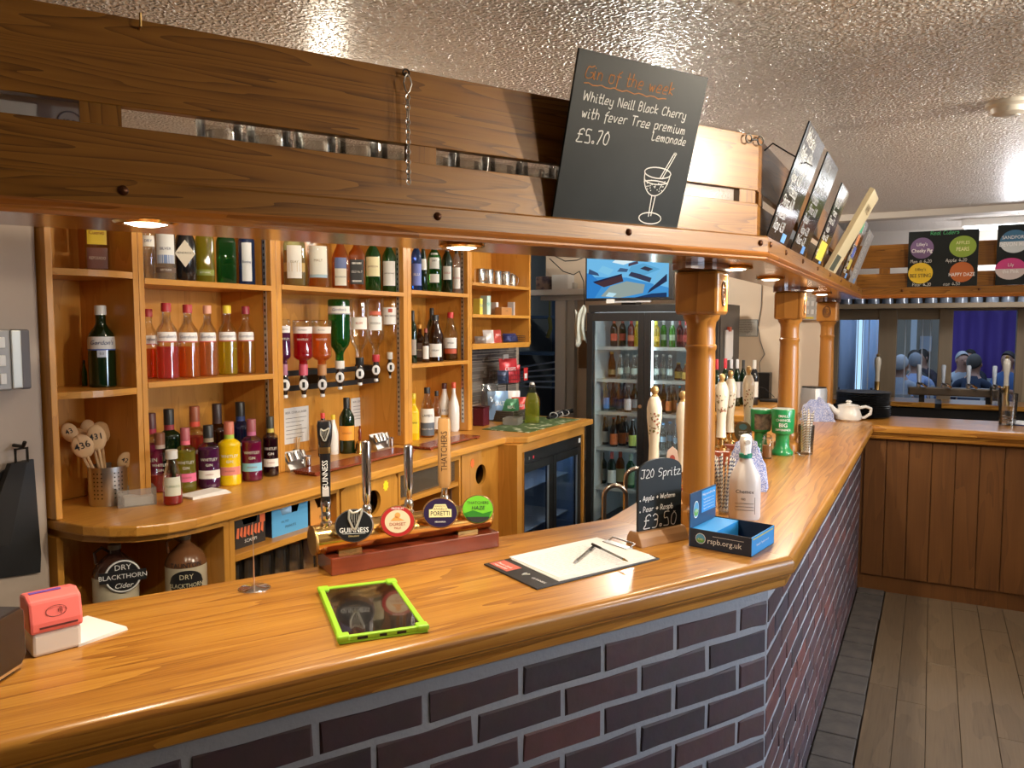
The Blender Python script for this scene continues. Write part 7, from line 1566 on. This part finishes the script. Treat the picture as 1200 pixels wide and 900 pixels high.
ale(t, -.30 * W, hA * .70, .17 * W, .19 * hA, (.16, .10, .22), "Lilley's", 'Cheeky Pig', (.85, .85, .85)); ale(t, .28 * W, hA * .70, .19 * W, .19 * hA, (.22, .33, .04), 'APPLES', 'PEARS', (.75, .72, .4)); ale(t, -.31 * W, hA * .25, .18 * W, .19 * hA, (.75, .52, .03), "Lilley's", 'BEE STING', (.08, .06, .02)); ale(t, .28 * W, hA * .25, .17 * W, .18 * hA, (.50, .13, .03), '', 'HAPPY DAZE', (.85, .85, .8))
scrawl(t, [('Mango 4.20', -.46 * W, hA * .44, W / 150), ('Apple 4.20', .05 * W, hA * .44, W / 150), ('Pear 4.20', -.42 * W, hA * .02, W / 150), ('Haze 4.50', .0, hA * .02, W / 150)], chalk, T(0, 0, .0006), .0010)
xa, xb = ony(1166, 334, 5.275).x - M2c.translation.x, ony(1166, 334, 5.275).x - M2c.translation.x + .42
hA = ony(1185, 263, 5.25).z - ZL1
t, W = lean_board(M2c, xa, xb, hA, .03, label='guest cider chalkboard with blue and pink badges at the frame edge', name='menu_board')
ale(t, -.30 * W, hA * .72, .17 * W, .19 * hA, (.04, .14, .26), 'SANDFORD', 'DEVON MIST', (.8, .82, .85), (.55, .60, .62)); ale(t, -.33 * W, hA * .27, .18 * W, .18 * hA, (.55, .05, .22), 'Lily', 'the Pink', (.85, .75, .75), (.62, .55, .55)); ale(t, .12 * W, hA * .5, .16 * W, .18 * hA, (.55, .55, .52), 'Old', 'Rosie', (.1, .1, .1))
# hooks, rings and the chain on the canopy planks
def ring(px, py, label, r_=.011):
    x = along(0, px, py); t = thing('screw_eye', label, 'hook', group=None); t.matrix_world = M0 @ T(x, .03, 2.148)
    MB().tube([(r_ * math.cos(a), -.012 + 0 * a, r_ + r_ * math.sin(a)) for a in [2 * PI * k / 16 for k in range(16)]], .0022, 6, True).build('eye', iron, t); MB().cyl((0, 0, 0), (0, -.014, 0), .0022, 6).build('shank', iron, t); return t, x
x = along(0, 163, 22); t = thing('cup_hook', 'small brass cup hook on the top plank near its left end', 'hook'); t.matrix_world = M0 @ T(x, .029, 2.135); MB().tube([(0, 0, 0), (0, -.014, 0), (0, -.016, .02)], .0022, 6).build('hook', brassd, t)
x = along(0, 881, 163); t = thing('double_eye_hook', 'rusty double-ring eye hook on the end of the top plank', 'hook'); t.matrix_world = M0 @ T(x, .028, 2.135)
for s in (-1, 1): MB().tube([(s * .022 + .011 * math.cos(a), -.008, .011 * math.sin(a)) for a in [2 * PI * k / 16 for k in range(16)]], .002, 6, True).build('eye', iron, t)
MB().tube([(-.012, -.008, 0), (.012, -.008, 0)], .0022, 6).cyl((0, -.008, 0), (0, .003, 0), .002, 6).build('shank', iron, t)
x = along(0, 473, 86); ch = thing('hanging_chain', 'steel chain hanging from a carabiner hook on the top plank', 'chain'); ch.matrix_world = M0 @ T(x, .012, 2.140)
MB().tube([(.0065 * math.cos(a), .006, .0065 * math.sin(a)) for a in [2 * PI * k / 14 for k in range(14)]], .0018, 6, True).cyl((0, .006, 0), (0, .019, 0), .002, 6).build('screw_eye', iron, ch)
MB().tube([(.0, 0, -.004), (.006, 0, -.012), (.0085, 0, -.022), (.004, 0, -.036), (0, 0, -.040), (-.004, 0, -.036), (-.0085, 0, -.022), (-.006, 0, -.012)], .0016, 6, True).build('carabiner', steel, ch)
z = -.044; k = 0; zend = (local(M0, .012, 474, 213).z) - 2.140
while z > zend:
    ln = .020 if k == 3 else .0105
    M = T(0, 0, z) @ RZ(PI / 2 * (k % 2)); MB().tube([(.0042 * math.cos(a), 0, ln * .58 * math.sin(a) - ln * .4) for a in [2 * PI * j / 12 for j in range(12)]], .0012, 5, True).build('link', steel, ch, M=M); z -= ln * .9; k += 1
tg_ = []
for px0, py0, px1, py1, lb in ((905, 172, 931, 181, 'rusty hook wire holding the first side menu board'),):
    a = M1 @ Vector((.10, .034, 2.13)); b_ = M1 @ Vector((.22, -.075, 2.10)); tag(MB().tube([a, a + Vector((.02, .01, .02)), (a + b_) / 2 + Vector((0, 0, .015)), b_], .0022, 6).build('board_wire', iron, None), lb, 'wire')
# smoke detector, assumed track spots
q = onz(1183, 120, 2.40); t = thing('smoke_detector', 'round white smoke detector on the textured ceiling', 'smoke detector', (q.x, q.y, 2.40))
MB().lathe([(.07, 0), (.07, -.012), (.055, -.02), (.05, -.036), (.03, -.042), (0, -.042)], 32).build('base', pm('detector_white', (.72, .70, .64), .4), t, smooth=True); MB().cyl((.02, .0, -.042), (.02, 0, -.046), .012, 14).build('sensor', wht, t)
tr_ = thing('track_spotlight', 'assumed black ceiling track with two warm spotlights', 'spotlight', (1.05, 2.55, 2.40)); MB().box(-.02, .02, -.75, .75, -.02, 0).build('track', blk, tr_)
for (x, y, z) in TRACK:
    MB().cyl((x - 1.05, y - 2.55, -.02), (x - 1.05, y - 2.55, z + .055 - 2.40), .008, 8).build('stem', blk, tr_); MB().lathe([(.02, .055), (.03, .05), (.035, .038)], 18).build('lamp_cap', blk, tr_, M=T(x - 1.05, y - 2.55, z - 2.40))
t = thing('added_aisle_holder', 'bare ceiling lamp holder added over the serving aisle by the fridge', 'ceiling lamp', (AISLE[0], AISLE[1], 2.40)); MB().lathe([(.05, 0), (.045, -.012), (.012, -.016), (.012, -.02)], 24).build('rose', wht, t, smooth=True)  # lamp holders made up for the added aisle lamps
t = thing('added_aisle_holder', 'bare ceiling lamp holder added over the serving aisle by the gin shelves', 'ceiling lamp', (AISLE2[0], AISLE2[1], 2.40)); MB().lathe([(.05, 0), (.045, -.012), (.012, -.016), (.012, -.02)], 24).build('rose', wht, t, smooth=True)
for k, (x, y, z) in enumerate(CEILING_FILLS):  # bowls and arms made up for the added ceiling fill lamps
    t = thing('added_ceiling_bowl', 'unseen bowl lamp added to brighten the ceiling, %s' % ['nearer the front wall', 'nearer the far bar'][k], 'wall light', (x, y, z)); MB().lathe([(.02, -.12), (.07, -.07), (.10, -.02), (.098, -.02), (.068, -.066), (0, -.10)], 24).build('bowl', pm('plaster_bowl', (.7, .66, .6), .6), t, smooth=True); MB().box(.06, 3.2 - x, -.03, .03, -.10, -.04).build('arm', brassd, t)
# ================================================================== SECOND BAR AND FUNCTION ROOM
tim = wood('grey_timber', (.20, .145, .085), (.27, .20, .12), (.33, .25, .155), axis='z', rings=3, coat=.05, rough=.55)
timx = wood('grey_timber', (.20, .145, .085), (.27, .20, .12), (.33, .25, .155), axis='x', rings=3, coat=.05, rough=.55)
YW = 7.45
wv = struct(thing('window_1', None, None, (0, YW, 0)))
part('upper_panel', wv, timx, -2.3, 3.0, 0, .10, 1.80, 2.46); part('lower_panel', wv, timx, -2.3, 3.0, 0, .10, 0, 1.01)
part('header', wv, timx, -2.3, ony(1115, 420, YW).x, .0, .09, 1.712, 1.80); part('header', wv, timx, ony(1115, 420, YW).x, 3.0, 0, .09, 1.785, 1.80); part('sill', wv, timx, -2.3, 3.0, -.04, .12, 1.01, 1.035)
for a, b_ in ((1028.5, 1050), (1099, 1115.5), (1190, 1214)): part('mullion', wv, tim, ony(a, 420, YW).x, ony(b_, 420, YW).x, -.01, .09, 1.035, 1.80, bevel=.004)
part('mullion', wv, tim, ony(955, 420, YW).x, ony(982, 420, YW).x, -.01, .09, 1.035, 1.80, bevel=.004)
for px in (1004, 1009.5, 1017, 1060, 1080, 1089.5): x = ony(px, 420, YW).x; part('glazing_bar', wv, pm('pale_bar', (.55, .62, .70), .3), x - .0035, x + .0035, .04, .05, 1.035, 1.712)
part('glass_pane', wv, glass('hatch_glass', (.93, .95, .97), 0, .01, .10), -.9, .04, .043, .047, 1.04, 1.71)
sc_ = thing('second_bar', 'second bar counter behind the hatch with dark front', 'bar counter', (0, 7.12, 0))
xg0, xg1 = ony(1095.5, 475, 7.0).x, ony(1103, 475, 7.0).x
part('top', sc_, oak(), -.9, xg0, -.17, .28, 1.012, 1.05, bevel=.004); part('top', sc_, oak(), xg1, 2.4, -.17, .28, 1.012, 1.05, bevel=.004); part('body', sc_, pm('dark_cabinet', (.012, .010, .008), .6), -.9, 2.4, -.12, .28, 0, 1.012); part('gap_trim', sc_, blk, xg0, xg1, -.15, .28, 1.0, 1.045)
def far_tap_rail():
    a, b_ = ony(1064, 460, 7.0).x, ony(1177, 460, 7.0).x; t = thing('tap_rail', 'rail of four chrome taps on the second bar', 'tap rail', ((a + b_) / 2, 7.05, 1.05)); w_ = (b_ - a) / 2
    part('trunk', t, pm('rail_bronze', (.16, .12, .08), .4, .5), -w_, w_, -.04, .04, .055, .12, bevel=.01)
    for x in (-w_ * .7, w_ * .7): part('leg', t, blk, x - .02, x + .02, -.02, .02, 0, .055)
    for k in range(4):
        x = -w_ * .78 + w_ * 1.58 * k / 3; MB().cyl((x, 0, .12), (x, 0, .155), .016, 12).build('tap_base', chrome, t, smooth=True); MB().lathe([(.009, .155), (.013, .18), (.017, .29), (.012, .30)], 14).build('tap_handle', pm('white_handle', (.62, .66, .70), .25), t, smooth=True, M=T(x, 0, 0)); MB().tube([(x, -.01, .15), (x + .03, -.05, .145), (x + .06, -.06, .125)], .010, 8).build('spout', chrome, t, smooth=True)
far_tap_rail()
def far_pull(px, yt, yb, label):
    p = ony(px, yb, 7.02); t = thing('hand_pull', label, 'hand pull', (p.x, 7.02, 1.05), -PI / 2, 'hand pulls on the second bar'); z0 = p.z - 1.05; h_ = ony(px, yt, 7.02).z - 1.05 - z0
    MB().lathe([(.03, 0), (.03, .02), (.02, .04), (.022, z0)], 16).build('pump', brassd, t, smooth=True); MB().lathe([(.018, z0), (.016, z0 + h_ * .3), (.026, z0 + h_ * .65), (.024, z0 + h_ * .8), (.013, z0 + h_ * .88)], 20).build('handle', cer, t, smooth=True); MB().lathe([(.010, z0 + h_ * .88), (.016, z0 + h_ * .95), (0, z0 + h_)], 14).build('knob', pm('gilt_knob', (.55, .36, .14), .3, .5), t, smooth=True)
far_pull(1028, 414, 447, 'ceramic hand pull on the second bar beside the plates'); far_pull(1179, 416, 452, 'ceramic hand pull on the second bar before the purple curtain')
tumbler((ony(1166, 465, 7.0).x, 6.98, 1.051), .14, .03, .04, 'empty pint glass on the second bar', None)
# hanging shelf with upturned glasses
hs_ = thing('glass_shelf', 'dark timber shelf carrying upturned glasses over the second bar', 'shelf', (0, 7.2, 0)); part('board', hs_, timx, -1.0, 2.2, -.16, .20, 1.80, 1.84, bevel=.003); 
for x in (-.95, 2.1): part('hanger', hs_, timx, x, x + .04, .1, .14, 1.84, 2.40)
bluelit = glass('blue_lit_tumbler', (.75, .82, .90), .55, .1, .7, (.62, .70, .82))  # pale blue body colour paints the room's blue light onto the glasses
for k in range(18): tumbler((-.86 + .105 * k, 7.13 + .02 * (k % 2), 1.841), .14, .034, .046, 'upturned glass on the shelf over the second bar', 'glasses over the second bar', True, mat=bluelit)
lt = thing('strip_light', 'white fluorescent strip light over the second bar', 'strip light', (.75, 6.35, 2.40)); part('housing', lt, wht, -.6, .6, -.05, .05, -.05, 0, bevel=.004); MB().cyl((-.58, 0, -.065), (.58, 0, -.065), .015, 14).build('tube', emi('tube_white', (.92, .97, 1.0), 9), lt)
# function room shell
fw_ = pm('function_wall', (.42, .36, .28), .8); cur = pm('purple_curtain', (.10, .05, .26), .8); cur2 = pm('pale_curtain', (.45, .55, .70), .8)
struct(part('wall_far', None, fw_, -4, 5, 14.6, 14.7, 0, 2.9)); struct(part('wall_far_left', None, fw_, -4.1, -4, 7.5, 14.7, 0, 2.9)); struct(part('wall_far_right', None, fw_, 4.9, 5, 7.5, 14.7, 0, 2.9)); struct(part('ceiling_far', None, pm('far_ceiling', (.5, .5, .5), .8), -4.1, 5, 7.56, 14.7, 2.9, 2.95))
def curtain(x0, x1, y, z0, z1, mat, label, waves, amp=.05):
    n = int((x1 - x0) / .03); b = MB(); vs = []
    for z in (z0, z1):
        for k in range(n + 1): vs.append((x0 + (x1 - x0) * k / n, y + amp * math.sin(k * waves), z))
    b.add(vs, [(k, k + 1, n + k + 2, n + k + 1) for k in range(n)]); o = b.build('curtain', mat, None, smooth=True); sd = o.modifiers.new('solid', 'SOLIDIFY'); sd.thickness = .01; return tag(o, label, 'curtain')
ya_ = 14.3
curtain(ony(1112, 400, ya_).x, ony(1240, 400, ya_).x, ya_, .0, 1.93, cur, 'purple pleated curtain across the far window', .75)
vl = part('window_3', None, emi('window_daylight', (.55, .80, 1.0), 2.2), ony(1112, 400, ya_).x, ony(1240, 400, ya_).x, 14.45, 14.50, 1.93, 2.2); struct(vl)
yb_ = 11.5
curtain(ony(970, 400, yb_).x, ony(1003, 400, yb_).x, yb_, .02, 2.4, cur2, 'pale blue curtain left of the dark gap', .9); curtain(ony(1011, 400, yb_).x, ony(1034, 400, yb_).x, yb_ + .2, .02, 2.4, pm('bright_curtain', (.62, .78, .95), .7), 'bright blue white curtain beside the first mullion', .9)
struct(part('window_2', None, emi('far_daylight', (.45, .72, 1.0), 1.6), ony(965, 400, 12.2).x, ony(1036, 400, 12.2).x, 12.2, 12.25, .0, 2.4))
tag(part('wall_poster', None, pm('poster_white', (.62, .66, .72), .6), ony(1078, 400, 14.55).x, ony(1092, 400, 14.55).x, 14.56, 14.59, 1.25, 1.5), 'pale poster on the far wall of the function room', 'poster'); tag(part('white_column', None, pm('column_white', (.62, .64, .66), .6), ony(1067, 400, 14.1).x, ony(1074, 400, 14.1).x, 14.1, 14.25, 0, 2.9), 'white column beside the poster in the function room', 'column')
# far chairs and tables
def chair(x, y, rz, label, col):
    t = thing('ladder_chair', label, 'chair', (x, y, 0), rz, 'chairs in the function room'); m = pm('chair_' + col[0], col[1], .5)
    part('seat', t, m, -.21, .21, -.21, .21, .43, .46, bevel=.01)
    for sx in (-1, 1):
        for sy in (-1, 1): part('leg', t, m, sx * .19 - .018, sx * .19 + .018, sy * .19 - .018, sy * .19 + .018, 0, .92 if sy < 0 else .43)
    for z in (.56, .68, .80): part('back_slat', t, m, -.19, .19, -.205, -.185, z, z + .07)
    return t
WHC, DKC = ('white', (.58, .62, .64)), ('dark', (.05, .05, .07))
def at(px, y): return ony(px, 430, y).x
def ftable(x, y, label):
    t = thing('dining_table', label, 'table', (x, y, 0)); part('top', t, pm('table_top', (.25, .22, .20), .3), -.32, .32, -.4, .4, .72, .75, bevel=.005)
    for sx in (-1, 1):
        for sy in (-1, 1): part('leg', t, pm('table_leg', (.08, .06, .05), .5), sx * .27 - .03, sx * .27 + .03, sy * .33 - .03, sy * .33 + .03, 0, .72)
ftable(at(1070, 12.1), 12.1, 'dining table between the two groups of diners'); ftable(at(1134, 11.85), 11.85, 'dining table in front of the purple curtain')
# ------------------------------------------------------------------ people
def person(x, y, rz, shirt, hair, label, lean=.08, hairlen=0.0, skin=(.42, .22, .15), bald=False, stripes=None, look=0.0, height=1.0):
    t = thing('person', label, 'person', (x, y, 0), rz)
    SKN, SHR, TRS = pm('skin_%d' % int(skin[0] * 100), skin, .5), pm('shirt_%d_%d_%d' % tuple(int(c * 255) for c in shirt), shirt, .85), pm('trousers', (.03, .035, .05), .85)
    V, R, E, K = [], [], [], []
    def v(p, r): V.append(Vector(p)); R.append(r); return len(V) - 1
    def e(a, b, k): E.append((a, b)); K.append(k)
    f = lean
    pel = v((0, 0, .50), (.155, .12)); bel = v((.0, .02 + f * .3, .66), (.150, .115)); che = v((0, .04 + f, .84), (.165, .115)); nk = v((0, .05 + f * 1.3, .99), (.075, .065)); n2 = v((0, .06 + f * 1.4, 1.06), (.055, .055)); hd1 = v((0, .075 + f * 1.4, 1.13), (.080, .094)); hd2 = v((0, .075 + f * 1.4, 1.21), (.090, .106)); hd3 = v((0, .065 + f * 1.4, 1.27), (.064, .078))
    e(pel, bel, 1); e(bel, che, 1); e(che, nk, 1); e(nk, n2, 0); e(n2, hd1, 0); e(hd1, hd2, 0); e(hd2, hd3, 0)
    for s in (-1, 1):
        sh_ = v((s * .17, .04 + f * 1.1, .94), (.060, .060)); el_ = v((s * .24, .12 + f, .72), (.045, .045)); wr_ = v((s * .12, .36 + f, .775), (.030, .026)); pa = v((s * .09, .42 + f, .78), (.036, .018))
        e(nk, sh_, 1); e(sh_, el_, 1); e(el_, wr_, 0); e(wr_, pa, 0)
        for k in range(4): a_ = v((s * (.115 - .022 * k), .47 + f + .008 * (k in (1, 2)), .782), (.0095, .0095)); b2 = v((s * (.115 - .022 * k) * .9, .505 + f + .010 * (k in (1, 2)), .770), (.008, .008)); e(pa, a_, 0); e(a_, b2, 0)
        th_ = v((s * .045, .43 + f, .785), (.010, .010)); e(pa, th_, 0)
        hp = v((s * .10, .05, .49), (.088, .082)); kn = v((s * .13, .44, .50), (.062, .062)); an = v((s * .13, .46, .09), (.042, .042)); ft = v((s * .14, .60, .035), (.040, .032)); e(pel, hp, 2); e(hp, kn, 2); e(kn, an, 2); e(an, ft, 2)
    me = bpy.data.meshes.new('body'); me.from_pydata(V, E, []); o = bpy.data.objects.new('body', me); COL.objects.link(o)
    md = o.modifiers.new('skin', 'SKIN'); md.use_smooth_shade = True
    if not me.skin_vertices: me.skin_vertices.new() if hasattr(me.skin_vertices, 'new') else None
    for i, r in enumerate(R): me.skin_vertices[0].data[i].radius = r
    me.skin_vertices[0].data[0].use_root = True
    sb = o.modifiers.new('sub', 'SUBSURF'); sb.levels = 1; sb.render_levels = 1
    dg = bpy.context.evaluated_depsgraph_get(); nm = bpy.data.meshes.new_from_object(o.evaluated_get(dg)); bpy.data.objects.remove(o)
    bm = bmesh.new(); bm.from_mesh(nm)
    def lump(c, sx, sy, sz):
        r = bmesh.ops.create_icosphere(bm, subdivisions=2, radius=1.0); bmesh.ops.transform(bm, matrix=T(*c) @ Matrix.Diagonal((sx, sy, sz, 1)), verts=r['verts']); return r['verts']
    hy = .075 + f * 1.4
    lump((0, hy + .092, 1.175), .014, .020, .022); lump((-.078, hy, 1.18), .012, .018, .028); lump((.078, hy, 1.18), .012, .018, .028)
    bm.to_mesh(nm); bm.free()
    ob = bpy.data.objects.new('body', nm); COL.objects.link(ob); ob.parent = t
    for m in (SKN, SHR, TRS): nm.materials.append(m)
    for p in nm.polygons:
        c = p.center; best, bk_ = 9, 0
        for (a, b2), k in zip(E, K):
            A, B = V[a], V[b2]; ab = B - A; u_ = max(0, min(1, (c - A).dot(ab) / ab.length_squared)); d = (c - (A + ab * u_)).length - (R[a][0] * (1 - u_) + R[b2][0] * u_)
            if d < best: best, bk_ = d, k
        p.material_index = bk_ if c.z < 1.03 else 0; p.use_smooth = True
    eyes = MB()
    for s in (-1, 1): eyes.lathe([(.0, -.008), (.008, 0), (0, .008)], 8, T(s * .032, hy + .078, 1.195))
    eyes.box(-.022, .022, hy + .082, hy + .088, 1.133, 1.139); eyes.build('eyes_and_mouth', pm('face_dark', (.06, .03, .025), .5), ob)
    if hair is not None:
        b = MB(); vs = []; n, m = 18, 9; fs = []
        for i in range(m + 1):
            v_ = i / m
            for k in range(n):
                a = 2 * PI * k / n; back = .5 - .5 * math.sin(a); low = (.42 + .74 * back + hairlen * back) * (1.0 if not bald else 1.0)
                ph = v_ * low * PI * .62; rr = 1.0
                vs.append((.073 * math.sin(ph) * math.cos(a), hy - .010 + .090 * math.sin(ph) * math.sin(a), 1.205 + .104 * math.cos(ph) - (.05 * hairlen if v_ > .8 else 0)))
        i0 = 3 if bald else 0
        b.add(vs, [(i * n + k, i * n + (k + 1) % n, (i + 1) * n + (k + 1) % n, (i + 1) * n + k) for i in range(i0, m) for k in range(n)])
        ho = b.build('hair', pm('hair_%d' % int(hair[0] * 200), hair, .7), t, smooth=True); sd = ho.modifiers.new('solid', 'SOLIDIFY'); sd.thickness = .012
    if stripes:
        b = MB()
        for k in range(6): z = .58 + .06 * k; b.lathe([(.158, z), (.160, z + .022)], 20, cap=False, ey=.78, M=T(0, .02 + f * .6 * (z - .5) / .4, 0))
        b.build('shirt_stripe', pm('stripe_cloth', stripes, .85), t, smooth=True)
    return t
def seat(px, y, rz, *a, **k):
    chairc = k.pop('chairc', None); x = at(px, y)
    if chairc: chair(x, y, rz, chairc[1], chairc[0])
    return person(x, y, rz, *a, **k)
HEADUP = 0
seat(1136, 11.0, -.25, (.02, .03, .06), (.07, .06, .05), 'person in a dark navy shirt seated with their back to the hatch', chairc=(WHC, 'white ladder-back chair under the person in navy'), lean=.12)
seat(1121, 12.6, -2.8, (.45, .5, .56), (.45, .45, .46), 'grey-haired person in a striped top facing the navy shirt', stripes=(.06, .05, .12), chairc=(DKC, 'dark ladder-back chair under the person in stripes'))
seat(1144, 13.7, 2.6, (.03, .03, .045), (.03, .025, .02), 'dark-haired person in black behind the navy shirt', chairc=(WHC, 'white ladder-back chair behind the navy shirt'))
seat(1073, 11.25, .05, (.36, .45, .68), (.30, .31, .33), 'balding person in a pale blue shirt with their back to the hatch', chairc=(WHC, 'white ladder-back chair under the person in pale blue'), lean=.1)
seat(1051, 10.3, -.2, (.40, .44, .50), (.55, .56, .58), 'white-haired person in grey seated beside the pale blue shirt', chairc=(WHC, 'white ladder-back chair under the person in grey'))
seat(1063, 12.9, -2.6, (.10, .11, .10), (.04, .03, .025), 'dark-haired person looking across the table beside the white column', chairc=(DKC, 'dark ladder-back chair by the white column'))
seat(1090, 13.5, 2.5, (.04, .035, .05), (.03, .022, .02), 'person with long dark hair under the poster', hairlen=.5, chairc=(DKC, 'dark ladder-back chair under the poster'))
seat(1189, 13.0, 2.6, (.10, .18, .40), (.05, .04, .04), 'person in a blue top half hidden by the right mullion', chairc=(DKC, 'dark ladder-back chair by the right mullion'))
t = chair(at(984, 9.6), 9.6, .3, 'pale blue high-backed chair seen left of the first pane', ('paleblue', (.35, .50, .70))); chair(at(1000, 10.4), 10.4, .2, 'dark high-backed chair in the first pane', DKC)
